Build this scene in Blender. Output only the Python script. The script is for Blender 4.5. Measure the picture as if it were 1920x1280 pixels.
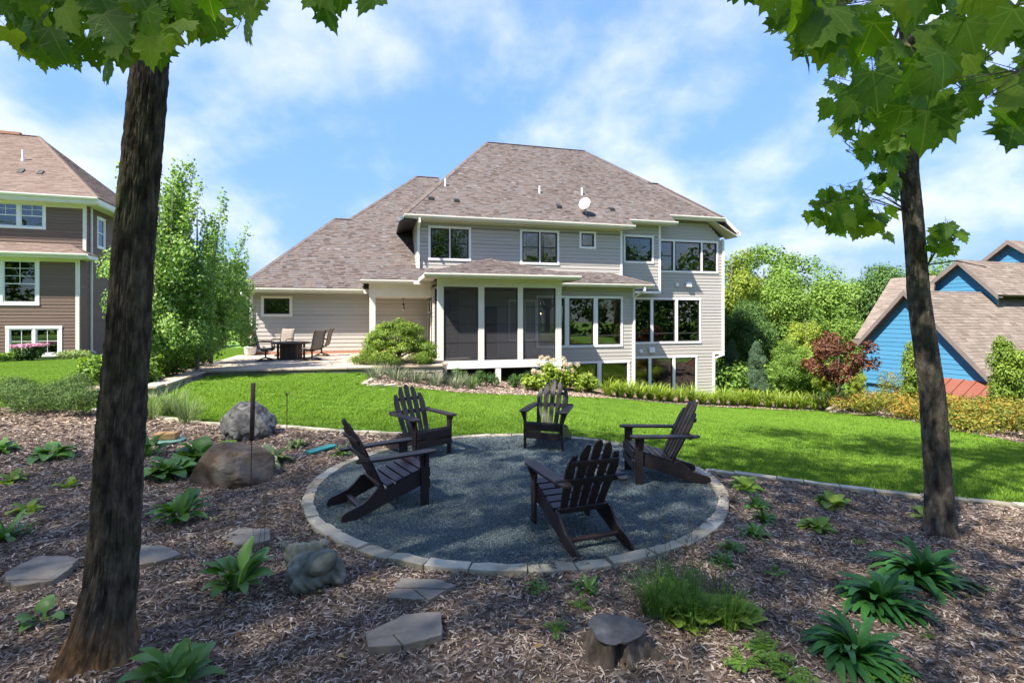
import bpy, math, random
import numpy as np
from mathutils import Vector, Matrix, noise as mnoise

for o in list(bpy.data.objects):
    bpy.data.objects.remove(o)
SC = bpy.context.scene
COL = SC.collection
R = math.radians
PI = math.pi

# ------------------------------------------------------------------ camera, sky, sun, exposure
cam_d = bpy.data.cameras.new("camera")
cam = bpy.data.objects.new("camera", cam_d)
COL.objects.link(cam)
cam.location = (0, 0, 2.0)
cam.rotation_euler = (R(90), 0, 0)
cam_d.sensor_width = 36.0
cam_d.lens = 18.0
cam_d.shift_y = -0.025
cam_d.clip_start = 0.05
cam_d.clip_end = 2000
SC.camera = cam

SUN_ELEV = R(54)
SUN_XY = Vector((-0.738, -0.675))          # horizontal direction towards the sun
W = bpy.data.worlds.new("World")
SC.world = W
W.use_nodes = True
wn, wl = W.node_tree.nodes, W.node_tree.links
wn.clear()
w_out = wn.new("ShaderNodeOutputWorld")
w_bg = wn.new("ShaderNodeBackground")
w_bg.inputs[1].default_value = 0.15
w_sky = wn.new("ShaderNodeTexSky")
w_sky.sky_type = 'NISHITA'
w_sky.sun_disc = False
w_sky.sun_elevation = SUN_ELEV
w_sky.sun_rotation = math.atan2(SUN_XY.x, SUN_XY.y)
w_sky.air_density = 1.15
w_sky.dust_density = 0.2
w_sky.ozone_density = 2.0
# clouds: two layers of drifting noise over the whole dome
w_tc = wn.new("ShaderNodeTexCoord")
w_sep = wn.new("ShaderNodeSeparateXYZ")
wl.new(w_tc.outputs["Generated"], w_sep.inputs[0])
w_z = wn.new("ShaderNodeMath"); w_z.operation = 'MAXIMUM'; w_z.inputs[1].default_value = 0.0
wl.new(w_sep.outputs[2], w_z.inputs[0])
w_za = wn.new("ShaderNodeMath"); w_za.operation = 'ADD'; w_za.inputs[1].default_value = 0.55
wl.new(w_z.outputs[0], w_za.inputs[0])
w_cx = wn.new("ShaderNodeMath"); w_cx.operation = 'DIVIDE'
w_cy = wn.new("ShaderNodeMath"); w_cy.operation = 'DIVIDE'
wl.new(w_sep.outputs[0], w_cx.inputs[0]); wl.new(w_za.outputs[0], w_cx.inputs[1])
wl.new(w_sep.outputs[1], w_cy.inputs[0]); wl.new(w_za.outputs[0], w_cy.inputs[1])
w_cmb = wn.new("ShaderNodeCombineXYZ")
wl.new(w_cx.outputs[0], w_cmb.inputs[0]); wl.new(w_cy.outputs[0], w_cmb.inputs[1])
w_map = wn.new("ShaderNodeMapping")
w_map.inputs["Location"].default_value = (5.1, 4.3, 2.2)
wl.new(w_cmb.outputs[0], w_map.inputs[0])
w_n1 = wn.new("ShaderNodeTexNoise")
w_n1.inputs["Scale"].default_value = 2.3
w_n1.inputs["Detail"].default_value = 9
w_n1.inputs["Roughness"].default_value = 0.55
w_n1.inputs["Distortion"].default_value = 0.1
wl.new(w_map.outputs[0], w_n1.inputs["Vector"])
w_r1 = wn.new("ShaderNodeValToRGB")
w_r1.color_ramp.interpolation = 'EASE'
w_r1.color_ramp.elements[0].position = 0.42
w_r1.color_ramp.elements[0].color = (0.04, 0.04, 0.04, 1)
w_r1.color_ramp.elements[1].position = 0.70
w_r1.color_ramp.elements[1].color = (0.70, 0.70, 0.70, 1)
wl.new(w_n1.outputs[0], w_r1.inputs[0])
w_cm = wn.new("ShaderNodeMix"); w_cm.data_type = 'RGBA'
wl.new(w_r1.outputs[0], w_cm.inputs[0])
w_sb = wn.new("ShaderNodeMix"); w_sb.data_type = 'RGBA'; w_sb.blend_type = 'MULTIPLY'
w_sb.inputs[0].default_value = 1.0
w_sb.inputs[7].default_value = (0.58, 0.76, 1.17, 1)
w_bw = wn.new("ShaderNodeRGBToBW"); wl.new(w_sky.outputs[0], w_bw.inputs[0])
w_k = wn.new("ShaderNodeMath"); w_k.operation = 'MULTIPLY_ADD'; w_k.inputs[1].default_value = 1.0; w_k.inputs[2].default_value = 1.0
wl.new(w_bw.outputs[0], w_k.inputs[0])
w_dv = wn.new("ShaderNodeVectorMath"); w_dv.operation = 'DIVIDE'      # even soft shoulder so the whole sky keeps its blue
wl.new(w_sky.outputs[0], w_dv.inputs[0]); wl.new(w_k.outputs[0], w_dv.inputs[1])
wl.new(w_dv.outputs[0], w_sb.inputs[6])
wl.new(w_sb.outputs[2], w_cm.inputs[6])
w_cm.inputs[7].default_value = (1.42, 1.38, 1.36, 1)
wl.new(w_cm.outputs[2], w_bg.inputs[0])
wl.new(w_bg.outputs[0], w_out.inputs[0])

sun_d = bpy.data.lights.new("sun", 'SUN')
sun_d.energy = 2.3
sun_d.angle = R(0.9)
sun_d.color = (1.0, 0.94, 0.84)
sun = bpy.data.objects.new("sun", sun_d)
COL.objects.link(sun)
sdir = Vector((SUN_XY.x * math.cos(SUN_ELEV), SUN_XY.y * math.cos(SUN_ELEV), math.sin(SUN_ELEV)))
sun.rotation_euler = sdir.to_track_quat('Z', 'Y').to_euler()
sun.location = (-12, -10, 20)

SC.view_settings.view_transform = 'Standard'
SC.view_settings.look = 'None'
SC.view_settings.gamma = 1.0
SC.view_settings.use_curve_mapping = False
SC.view_settings.exposure = 2.75
SC.cycles.max_bounces = 8
SC.cycles.transparent_max_bounces = 16
SC.cycles.caustics_reflective = False
SC.cycles.caustics_refractive = False
SC.cycles.use_denoising = True

# ------------------------------------------------------------------ helpers
def tag(o, label=None, cat=None, group=None, kind=None):
    if label: o["label"] = label
    if cat: o["category"] = cat
    if group: o["group"] = group
    if kind: o["kind"] = kind
    return o

def thing(name, label, cat, loc=(0, 0, 0), rotz=0.0, group=None):
    o = bpy.data.objects.new(name, None)
    o.empty_display_size = 0.2
    COL.objects.link(o)
    o.location = loc
    o.rotation_euler = (0, 0, rotz)
    return tag(o, label, cat, group)

def link(name, me, parent=None, loc=None, rot=None, scale=None):
    o = bpy.data.objects.new(name, me)
    COL.objects.link(o)
    if parent: o.parent = parent
    if loc is not None: o.location = loc
    if rot is not None: o.rotation_euler = rot
    if scale is not None: o.scale = scale if hasattr(scale, '__len__') else (scale,) * 3
    return o

def dup(root, loc, rotz=0.0, scale=None, label=None, group=None, children=None):
    r = root.copy(); COL.objects.link(r)
    r.location = loc; r.rotation_euler = (0, 0, rotz)
    if scale is not None: r.scale = scale if hasattr(scale, '__len__') else (scale,) * 3
    if label: r["label"] = label
    if group: r["group"] = group
    for ch in list(root.children):
        c = ch.copy(); COL.objects.link(c); c.parent = r
        for g in list(ch.children):
            d = g.copy(); COL.objects.link(d); d.parent = c
    return r

def np_mesh(name, verts, faces, k, mat, tint=None, smooth=False):
    """fast mesh of n faces that all have k corners"""
    verts = np.asarray(verts, dtype=np.float32); faces = np.asarray(faces, dtype=np.int32)
    me = bpy.data.meshes.new(name)
    me.vertices.add(len(verts)); me.vertices.foreach_set("co", verts.ravel())
    nf = len(faces)
    me.loops.add(nf * k); me.loops.foreach_set("vertex_index", faces.ravel())
    me.polygons.add(nf)
    me.polygons.foreach_set("loop_start", np.arange(0, nf * k, k, dtype=np.int32))
    if smooth: me.polygons.foreach_set("use_smooth", np.ones(nf, dtype=bool))
    if tint is not None:
        a = me.attributes.new("tint", 'FLOAT', 'FACE')
        a.data.foreach_set("value", np.asarray(tint, dtype=np.float32))
    if mat: me.materials.append(mat)
    me.update(calc_edges=True)
    return me

class MB:
    def __init__(s):
        s.v, s.f, s.t = [], [], []
    def add(s, vs, fs, t=.5):
        b = len(s.v)
        s.v += [tuple(p) for p in vs]
        s.f += [tuple(i + b for i in f) for f in fs]
        s.t += [t] * len(fs)
        return s
    def box(s, x0, x1, y0, y1, z0, z1, t=.5):
        return s.add([(x0, y0, z0), (x1, y0, z0), (x1, y1, z0), (x0, y1, z0), (x0, y0, z1), (x1, y0, z1), (x1, y1, z1), (x0, y1, z1)],
                     [(0, 3, 2, 1), (4, 5, 6, 7), (0, 1, 5, 4), (1, 2, 6, 5), (2, 3, 7, 6), (3, 0, 4, 7)], t)
    def bar(s, p, q, w, h, up=(0, 0, 1), t=.5):
        p, q = Vector(p), Vector(q); d = (q - p).normalized(); up = Vector(up)
        sx = d.cross(up)
        if sx.length < 1e-4: sx = d.cross(Vector((1, 0, 0)))
        sx.normalize(); uz = sx.cross(d)
        a, b = sx * w / 2, uz * h / 2
        vs = [p - a - b, p + a - b, p + a + b, p - a + b, q - a - b, q + a - b, q + a + b, q - a + b]
        return s.add(vs, [(0, 1, 2, 3), (7, 6, 5, 4), (0, 4, 5, 1), (1, 5, 6, 2), (2, 6, 7, 3), (3, 7, 4, 0)], t)
    def tube(s, pts, rads, n=8, t=.5):
        pts = [Vector(p) for p in pts]
        if not hasattr(rads, '__len__'): rads = [rads] * len(pts)
        vs, fs = [], []
        ref = Vector((1, 0.13, 0.07)).normalized()
        for i, p in enumerate(pts):
            d = (pts[min(i + 1, len(pts) - 1)] - pts[max(i - 1, 0)]).normalized()
            a = d.cross(ref)
            if a.length < .05: a = d.cross(Vector((0, 1, 0)))
            a.normalize(); b = d.cross(a)
            for k in range(n):
                an = 2 * PI * k / n
                vs.append(p + (a * math.cos(an) + b * math.sin(an)) * rads[i])
        for i in range(len(pts) - 1):
            for k in range(n):
                k2 = (k + 1) % n
                fs.append((i * n + k, i * n + k2, (i + 1) * n + k2, (i + 1) * n + k))
        fs.append(tuple(range(n))[::-1]); fs.append(tuple((len(pts) - 1) * n + k for k in range(n)))
        return s.add(vs, fs, t)
    def lathe(s, prof, n=16, c=(0, 0, 0), t=.5):
        vs, fs = [], []
        for r, z in prof:
            for k in range(n):
                an = 2 * PI * k / n
                vs.append((c[0] + r * math.cos(an), c[1] + r * math.sin(an), c[2] + z))
        for i in range(len(prof) - 1):
            for k in range(n):
                k2 = (k + 1) % n
                fs.append((i * n + k, i * n + k2, (i + 1) * n + k2, (i + 1) * n + k))
        fs.append(tuple(range(n))[::-1]); fs.append(tuple((len(prof) - 1) * n + k for k in range(n)))
        return s.add(vs, fs, t)
    def prism(s, pts, off, t=.5):
        """polygon (3D points) extruded by vector off"""
        pts = [Vector(p) for p in pts]; off = Vector(off); n = len(pts)
        vs = pts + [p + off for p in pts]
        fs = [tuple(range(n))[::-1], tuple(range(n, 2 * n))] + [(i, (i + 1) % n, n + (i + 1) % n, n + i) for i in range(n)]
        return s.add(vs, fs, t)
    def ico(s, c, r, sub=2, amp=0., freq=1., seed=0, t=.5, flat=None):
        vs, fs = ico_sphere(sub)
        out = []
        for p in vs:
            d = 1 + amp * (mnoise.fractal(p * freq + Vector((seed * 3.1, seed, 0)), .9, 2.1, 4) if amp else 0)
            q = Vector((p.x * r[0] * d + c[0], p.y * r[1] * d + c[1], p.z * r[2] * d + c[2]))
            if flat is not None and q.z < flat: q.z = flat
            out.append(q)
        return s.add(out, fs, t)
    def mesh(s, name, mat, smooth=False, tint=True):
        me = bpy.data.meshes.new(name)
        me.from_pydata(s.v, [], s.f)
        if tint:
            a = me.attributes.new("tint", 'FLOAT', 'FACE')
            a.data.foreach_set("value", np.asarray(s.t, dtype=np.float32))
        if mat: me.materials.append(mat)
        if smooth: me.polygons.foreach_set("use_smooth", [True] * len(s.f))
        me.update()
        return me
    def build(s, name, mat, parent=None, smooth=False, bevel=0., loc=None, rot=None):
        o = link(name, s.mesh(name, mat, smooth), parent, loc, rot)
        if bevel:
            m = o.modifiers.new("bevel", 'BEVEL'); m.width = bevel; m.segments = 2; m.limit_method = 'ANGLE'; m.angle_limit = R(40)
        return o

_ico = {}
def ico_sphere(sub):
    if sub in _ico: return _ico[sub]
    ph = (1 + 5 ** .5) / 2
    vs = [Vector(p).normalized() for p in [(-1, ph, 0), (1, ph, 0), (-1, -ph, 0), (1, -ph, 0), (0, -1, ph), (0, 1, ph), (0, -1, -ph), (0, 1, -ph), (ph, 0, -1), (ph, 0, 1), (-ph, 0, -1), (-ph, 0, 1)]]
    fs = [(0, 11, 5), (0, 5, 1), (0, 1, 7), (0, 7, 10), (0, 10, 11), (1, 5, 9), (5, 11, 4), (11, 10, 2), (10, 7, 6), (7, 1, 8), (3, 9, 4), (3, 4, 2), (3, 2, 6), (3, 6, 8), (3, 8, 9), (4, 9, 5), (2, 4, 11), (6, 2, 10), (8, 6, 7), (9, 8, 1)]
    for _ in range(sub):
        cache, nf = {}, []
        def mid(a, b):
            k = (min(a, b), max(a, b))
            if k not in cache:
                vs.append(((vs[a] + vs[b]) / 2).normalized()); cache[k] = len(vs) - 1
            return cache[k]
        for a, b, c in fs:
            x, y, z = mid(a, b), mid(b, c), mid(c, a)
            nf += [(a, x, z), (b, y, x), (c, z, y), (x, y, z)]
        fs = nf
    _ico[sub] = (vs, fs)
    return _ico[sub]

# ------------------------------------------------------------------ materials
MATS = {}
def M(name, cols, scale=4., rough=.75, bump=0., bscale=40., stretch=(1, 1, 1), src='noise', transl=0., tcol=None, spec=.3, metal=0.,
      holes=False, zstain=None, detail=5., contrast=(.3, .7), coat=0., bstretch=None, mix2=None):
    """cols: list of colours spread along a factor; src: noise | tint | random"""
    m = bpy.data.materials.new(name); m.use_nodes = True
    nt = m.node_tree; N, L = nt.nodes, nt.links
    N.clear()
    out = N.new("ShaderNodeOutputMaterial"); bs = N.new("ShaderNodeBsdfPrincipled")
    bs.inputs["Roughness"].default_value = rough
    bs.inputs["Specular IOR Level"].default_value = spec
    bs.inputs["Metallic"].default_value = metal
    bs.inputs["Coat Weight"].default_value = coat
    tc = N.new("ShaderNodeTexCoord"); mp = N.new("ShaderNodeMapping")
    mp.inputs["Scale"].default_value = stretch
    L.new(tc.outputs["Object"], mp.inputs[0])
    nz = N.new("ShaderNodeTexNoise"); nz.inputs["Scale"].default_value = scale; nz.inputs["Detail"].default_value = detail
    L.new(mp.outputs[0], nz.inputs["Vector"])
    rp = N.new("ShaderNodeValToRGB")
    el = rp.color_ramp.elements
    lo, hi = contrast if src == 'noise' else (0., 1.)
    if len(cols) == 1: cols = [cols[0], cols[0]]
    for i, c in enumerate(cols):
        p = lo + (hi - lo) * i / (len(cols) - 1)
        e = el[i] if i < 2 else el.new(p)
        e.position = p; e.color = (*c, 1)
    if src == 'noise':
        L.new(nz.outputs[0], rp.inputs[0])
    else:
        if src == 'tint':
            at = N.new("ShaderNodeAttribute"); at.attribute_name = "tint"; f = at.outputs["Fac"]
        else:
            oi = N.new("ShaderNodeObjectInfo"); f = oi.outputs["Random"]
        ad = N.new("ShaderNodeMath"); ad.operation = 'MULTIPLY_ADD'; ad.inputs[1].default_value = .35; ad.inputs[2].default_value = -.175
        L.new(nz.outputs[0], ad.inputs[0])
        a2 = N.new("ShaderNodeMath"); a2.operation = 'ADD'
        L.new(f, a2.inputs[0]); L.new(ad.outputs[0], a2.inputs[1])
        L.new(a2.outputs[0], rp.inputs[0])
    colout = rp.outputs[0]
    if holes:                      # pale veins fanning out from the leaf base
        sp_ = N.new("ShaderNodeSeparateXYZ"); L.new(tc.outputs["Object"], sp_.inputs[0])
        def mth(op, a, b=None):
            q = N.new("ShaderNodeMath"); q.operation = op
            for i_, v_ in enumerate((a, b)):
                if v_ is None: continue
                if isinstance(v_, (int, float)): q.inputs[i_].default_value = v_
                else: L.new(v_, q.inputs[i_])
            return q.outputs[0]
        an = mth('ABSOLUTE', mth('ARCTAN2', sp_.outputs[0], sp_.outputs[1]))
        rd = mth('SQRT', mth('ADD', mth('MULTIPLY', sp_.outputs[0], sp_.outputs[0]), mth('MULTIPLY', sp_.outputs[1], sp_.outputs[1])))
        dd = mth('MINIMUM', an, mth('MINIMUM', mth('ABSOLUTE', mth('SUBTRACT', an, .98)), mth('ABSOLUTE', mth('SUBTRACT', an, 1.62))))
        dd = mth('MULTIPLY', dd, rd)
        vr = N.new("ShaderNodeMapRange"); vr.inputs[1].default_value = .008; vr.inputs[2].default_value = .022; vr.inputs[3].default_value = .30; vr.inputs[4].default_value = 0
        L.new(dd, vr.inputs[0])
        mv = N.new("ShaderNodeMix"); mv.data_type = 'RGBA'; mv.inputs[7].default_value = (.30, .38, .10, 1)
        L.new(vr.outputs[0], mv.inputs[0]); L.new(colout, mv.inputs[6]); colout = mv.outputs[2]
    if mix2:                       # a second, larger-scale patchy colour (stain, moss, wear)
        c2, s2, lo2, hi2 = mix2
        n2 = N.new("ShaderNodeTexNoise"); n2.inputs["Scale"].default_value = s2; n2.inputs["Detail"].default_value = 6
        L.new(tc.outputs["Object"], n2.inputs["Vector"])
        mr = N.new("ShaderNodeMapRange"); mr.inputs[1].default_value = lo2; mr.inputs[2].default_value = hi2
        L.new(n2.outputs[0], mr.inputs[0])
        mx = N.new("ShaderNodeMix"); mx.data_type = 'RGBA'; mx.inputs[7].default_value = (*c2, 1)
        L.new(mr.outputs[0], mx.inputs[0]); L.new(colout, mx.inputs[6]); colout = mx.outputs[2]
    if zstain:                     # rusty, scraped bark near the ground with a ragged upper edge
        cs, z0, z1 = zstain
        sx = N.new("ShaderNodeSeparateXYZ"); L.new(tc.outputs["Object"], sx.inputs[0])
        n3 = N.new("ShaderNodeTexNoise"); n3.inputs["Scale"].default_value = 7.; n3.inputs["Detail"].default_value = 7
        L.new(mp.outputs[0], n3.inputs["Vector"])
        q1 = N.new("ShaderNodeMath"); q1.operation = 'MULTIPLY_ADD'; q1.inputs[1].default_value = .55
        L.new(n3.outputs[0], q1.inputs[0]); L.new(sx.outputs[2], q1.inputs[2])
        q2 = N.new("ShaderNodeMath"); q2.operation = 'MULTIPLY_ADD'; q2.inputs[1].default_value = .9
        L.new(sx.outputs[0], q2.inputs[0]); L.new(q1.outputs[0], q2.inputs[2])
        mz_ = N.new("ShaderNodeMapRange"); mz_.inputs[1].default_value = z0; mz_.inputs[2].default_value = z1; mz_.inputs[3].default_value = 1; mz_.inputs[4].default_value = 0
        L.new(q2.outputs[0], mz_.inputs[0])
        rs = N.new("ShaderNodeValToRGB"); rs.color_ramp.elements[0].position = .35; rs.color_ramp.elements[0].color = (*[c * .4 for c in cs], 1); rs.color_ramp.elements[1].position = .65; rs.color_ramp.elements[1].color = (*cs, 1)
        L.new(nz.outputs[0], rs.inputs[0])
        mx3 = N.new("ShaderNodeMix"); mx3.data_type = 'RGBA'; L.new(mz_.outputs[0], mx3.inputs[0]); L.new(colout, mx3.inputs[6]); L.new(rs.outputs[0], mx3.inputs[7]); colout = mx3.outputs[2]
    L.new(colout, bs.inputs["Base Color"])
    if bump:
        mb = N.new("ShaderNodeMapping"); mb.inputs["Scale"].default_value = bstretch or stretch
        L.new(tc.outputs["Object"], mb.inputs[0])
        nb = N.new("ShaderNodeTexNoise"); nb.inputs["Scale"].default_value = bscale; nb.inputs["Detail"].default_value = 6
        L.new(mb.outputs[0], nb.inputs["Vector"])
        bp = N.new("ShaderNodeBump"); bp.inputs["Strength"].default_value = bump; bp.inputs["Distance"].default_value = .02
        L.new(nb.outputs[0], bp.inputs["Height"]); L.new(bp.outputs[0], bs.inputs["Normal"])
    sh = bs.outputs[0]
    if transl:
        tr = N.new("ShaderNodeBsdfTranslucent"); mixs = N.new("ShaderNodeMixShader"); mixs.inputs[0].default_value = transl
        if tcol:
            mt = N.new("ShaderNodeMix"); mt.data_type = 'RGBA'; mt.blend_type = 'MULTIPLY'; mt.inputs[0].default_value = 1
            mt.inputs[7].default_value = (*tcol, 1); L.new(colout, mt.inputs[6]); L.new(mt.outputs[2], tr.inputs[0])
        else:
            L.new(colout, tr.inputs[0])
        L.new(sh, mixs.inputs[1]); L.new(tr.outputs[0], mixs.inputs[2]); sh = mixs.outputs[0]
    if holes:                      # insect holes eaten through a leaf
        oi = N.new("ShaderNodeObjectInfo"); va = N.new("ShaderNodeVectorMath"); va.operation = 'ADD'
        mu = N.new("ShaderNodeMath"); mu.operation = 'MULTIPLY'; mu.inputs[1].default_value = 37.
        L.new(oi.outputs["Random"], mu.inputs[0]); L.new(mu.outputs[0], va.inputs[1]); L.new(tc.outputs["Object"], va.inputs[0])
        vo = N.new("ShaderNodeTexVoronoi"); vo.inputs["Scale"].default_value = 7.5
        L.new(va.outputs[0], vo.inputs["Vector"])
        sc = N.new("ShaderNodeSeparateColor"); L.new(vo.outputs["Color"], sc.inputs[0])
        th = N.new("ShaderNodeMath"); th.operation = 'MULTIPLY_ADD'; th.inputs[1].default_value = .26; th.inputs[2].default_value = -.10
        L.new(sc.outputs[0], th.inputs[0])
        lt = N.new("ShaderNodeMath"); lt.operation = 'LESS_THAN'
        L.new(vo.outputs["Distance"], lt.inputs[0]); L.new(th.outputs[0], lt.inputs[1])
        tp = N.new("ShaderNodeBsdfTransparent"); mh = N.new("ShaderNodeMixShader")
        L.new(lt.outputs[0], mh.inputs[0]); L.new(sh, mh.inputs[1]); L.new(tp.outputs[0], mh.inputs[2]); sh = mh.outputs[0]
    L.new(sh, out.inputs[0])
    MATS[name] = m
    return m

def mat_glass(name, tint, refl):
    m = bpy.data.materials.new(name); m.use_nodes = True
    nt = m.node_tree; N, L = nt.nodes, nt.links; N.clear()
    out = N.new("ShaderNodeOutputMaterial"); tp = N.new("ShaderNodeBsdfTransparent"); gl = N.new("ShaderNodeBsdfGlossy")
    tp.inputs[0].default_value = (*tint, 1); gl.inputs["Roughness"].default_value = .012
    nz = N.new("ShaderNodeTexNoise"); nz.inputs["Scale"].default_value = 1.3
    bp = N.new("ShaderNodeBump"); bp.inputs["Strength"].default_value = .02; L.new(nz.outputs[0], bp.inputs["Height"])
    L.new(bp.outputs[0], gl.inputs["Normal"])
    lw = N.new("ShaderNodeFresnel"); lw.inputs[0].default_value = 1.5
    ad = N.new("ShaderNodeMath"); ad.operation = 'MULTIPLY_ADD'; ad.inputs[1].default_value = 1.0; ad.inputs[2].default_value = refl
    L.new(lw.outputs[0], ad.inputs[0])
    mx = N.new("ShaderNodeMixShader"); L.new(ad.outputs[0], mx.inputs[0]); L.new(tp.outputs[0], mx.inputs[1]); L.new(gl.outputs[0], mx.inputs[2])
    L.new(mx.outputs[0], out.inputs[0])
    return m

def mat_screen(name):
    m = bpy.data.materials.new(name); m.use_nodes = True
    nt = m.node_tree; N, L = nt.nodes, nt.links; N.clear()
    out = N.new("ShaderNodeOutputMaterial"); tp = N.new("ShaderNodeBsdfTransparent"); df = N.new("ShaderNodeBsdfDiffuse")
    df.inputs[0].default_value = (.075, .072, .078, 1)
    mx = N.new("ShaderNodeMixShader"); mx.inputs[0].default_value = .42
    L.new(tp.outputs[0], mx.inputs[1]); L.new(df.outputs[0], mx.inputs[2]); L.new(mx.outputs[0], out.inputs[0])
    return m

def mat_emit(name, col, s):
    m = bpy.data.materials.new(name); m.use_nodes = True
    nt = m.node_tree; N, L = nt.nodes, nt.links; N.clear()
    out = N.new("ShaderNodeOutputMaterial"); e = N.new("ShaderNodeEmission")
    e.inputs[0].default_value = (*col, 1); e.inputs[1].default_value = s
    L.new(e.outputs[0], out.inputs[0])
    return m

M('grass', [(0.083, 0.174, 0.011), (0.149, 0.277, 0.021), (0.237, 0.374, 0.047)], src='tint', scale=.7, rough=.6, transl=.35, tcol=(1.3, 1.2, .6))
M('lawn_soil', [(0.079, 0.164, 0.014), (0.116, 0.218, 0.022)], scale=3, rough=.95)
M('mulch', [(0.066, 0.049, 0.038), (0.161, 0.116, 0.085), (0.278, 0.220, 0.169)], scale=22, rough=.95, bump=.9, bscale=45, contrast=(.35, .72))
M('chip', [(0.067, 0.046, 0.035), (0.178, 0.123, 0.089), (0.312, 0.238, 0.186), (0.595, 0.505, 0.411)], src='random', scale=30, rough=.9, stretch=(1, 1, 1))
M('gravel', [(0.040, 0.054, 0.055), (0.092, 0.120, 0.124), (0.184, 0.235, 0.234)], scale=120, rough=.85, bump=1., bscale=140, contrast=(.36, .68))
M('pebble', [(0.065, 0.088, 0.089), (0.099, 0.132, 0.133), (0.143, 0.183, 0.184), (0.236, 0.274, 0.270)], src='random', scale=60, rough=.7)
M('edging', [(0.273, 0.236, 0.161), (0.393, 0.352, 0.259), (0.470, 0.430, 0.332)], src='random', scale=9, rough=.85, bump=.5, bscale=35, mix2=((.16, .15, .11), 4., .55, .8))
M('flagstone', [(0.116, 0.106, 0.090), (0.193, 0.175, 0.141), (0.251, 0.216, 0.171)], scale=5, rough=.8, bump=.4, bscale=30, mix2=((.25, .19, .12), 2.5, .52, .75))
M('patio_stone', [(.33, .26, .19), (.42, .35, .27), (.36, .30, .24)], src='random', scale=4, rough=.85, bump=.25, bscale=30)
M('wall_stone', [(.17, .15, .12), (.27, .24, .20), (.34, .29, .22)], src='random', scale=8, rough=.9, bump=.6, bscale=20)
M('siding', [(.405, .378, .342), (.435, .406, .368)], src='random', scale=2., rough=.75, bump=.12, bscale=30, bstretch=(.4, 4, 8), spec=.25)
M('siding_brown', [(.155, .105, .085), (.175, .120, .098)], src='random', scale=2., rough=.75, bump=.12, bscale=30, bstretch=(.4, 4, 8), spec=.25)
M('siding_blue', [(0.046, 0.170, 0.299), (0.053, 0.192, 0.327)], src='random', scale=2., rough=.7, bump=.12, bscale=30, bstretch=(.4, 4, 8), spec=.25)
M('trim', [(.74, .73, .70), (.80, .79, .77)], scale=3, rough=.5)
M('cream', [(.66, .63, .55), (.72, .69, .62)], scale=3, rough=.55)
M('sheath', [(.20, .19, .17)], rough=.9)
M('bronze', [(.030, .027, .028), (.042, .038, .038)], scale=6, rough=.45)
M('white_frame', [(.72, .73, .74)], rough=.4)
M('room', [(.035, .032, .03), (.05, .045, .04)], scale=1.5, rough=.9)
M('blind', [(.55, .57, .52), (.62, .63, .58)], scale=6, rough=.8)
M('shingle', [(0.060, 0.049, 0.046), (0.095, 0.076, 0.069), (0.132, 0.108, 0.099), (0.109, 0.103, 0.105), (0.178, 0.159, 0.151)], src='tint', scale=25, rough=.95, bump=.5, bscale=160, spec=.1)
M('shingle_tan', [(0.140, 0.101, 0.081), (0.171, 0.128, 0.106), (0.203, 0.158, 0.133)], src='tint', scale=25, rough=.95, bump=.5, bscale=160, spec=.1)
M('shingle_weathered', [(0.138, 0.109, 0.090), (0.180, 0.147, 0.123), (0.228, 0.190, 0.162)], src='tint', scale=25, rough=.95, bump=.5, bscale=160, spec=.1)
M('roof_deck', [(.10, .08, .075), (.13, .105, .098)], scale=6, rough=.95)
M('red_metal', [(0.157, 0.056, 0.036), (0.185, 0.067, 0.045)], scale=2, rough=.45)
M('fascia_brown', [(.13, .105, .095), (.16, .13, .115)], scale=3, rough=.7)
M('soffit', [(.55, .52, .46)], rough=.7)
M('concrete', [(.30, .31, .32), (.38, .38, .38)], scale=5, rough=.9, bump=.2)
M('brick_red', [(.34, .17, .11), (.40, .21, .14)], scale=12, rough=.9, bump=.3)
M('pvc', [(.78, .78, .77)], rough=.4)
M('vent_black', [(.025, .025, .028)], rough=.6)
M('chair', [(0.022, 0.016, 0.016), (0.034, 0.024, 0.024)], src='random', scale=9, rough=.42, bump=.10, bscale=90, stretch=(1, 1, 1), bstretch=(3, 3, 3), spec=.45)
M('patio_frame', [(.035, .026, .022), (.05, .038, .032)], scale=8, rough=.5)
M('sling', [(.16, .135, .115), (.22, .19, .165)], scale=60, rough=.85)
M('bark', [(0.041, 0.032, 0.026), (0.102, 0.082, 0.064), (0.181, 0.155, 0.118)], scale=20, rough=.95, bump=1., bscale=46, stretch=(1, 1, .42), contrast=(.36, .66), mix2=((.066, .068, .040), 3.2, .50, .74))
M('bark_rusty', [(0.032, 0.025, 0.020), (0.081, 0.063, 0.047), (0.144, 0.118, 0.085)], scale=20, rough=.95, bump=1., bscale=46, stretch=(1, 1, .42), contrast=(.36, .66), mix2=((.060, .066, .032), 3.2, .50, .74), zstain=((.32, .17, .07), .56, .78))
M('bark_pale', [(.16, .15, .13), (.26, .25, .22)], scale=9, rough=.9, bump=.5, stretch=(1, 1, .4))
M('bark_grey', [(.05, .042, .035), (.10, .085, .07)], scale=9, rough=.95, bump=.6, stretch=(1, 1, .3))
M('maple_leaf', [(0.046, 0.127, 0.011), (0.081, 0.178, 0.015), (0.121, 0.230, 0.021), (0.178, 0.276, 0.025)], src='random', scale=9, rough=.5, transl=.64, tcol=(1.65, 1.6, .45), holes=True, bump=.25, bscale=22)
M('canopy_leaf', [(.05, .11, .012), (.08, .155, .016), (.12, .20, .022)], src='tint', scale=2, rough=.55, transl=.5, tcol=(1.3, 1.3, .5))
M('tree_leaf', [(0.077, 0.154, 0.025), (0.140, 0.245, 0.039), (0.231, 0.343, 0.063)], src='tint', scale=.5, rough=.6, transl=.35, tcol=(1.2, 1.2, .5))
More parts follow.
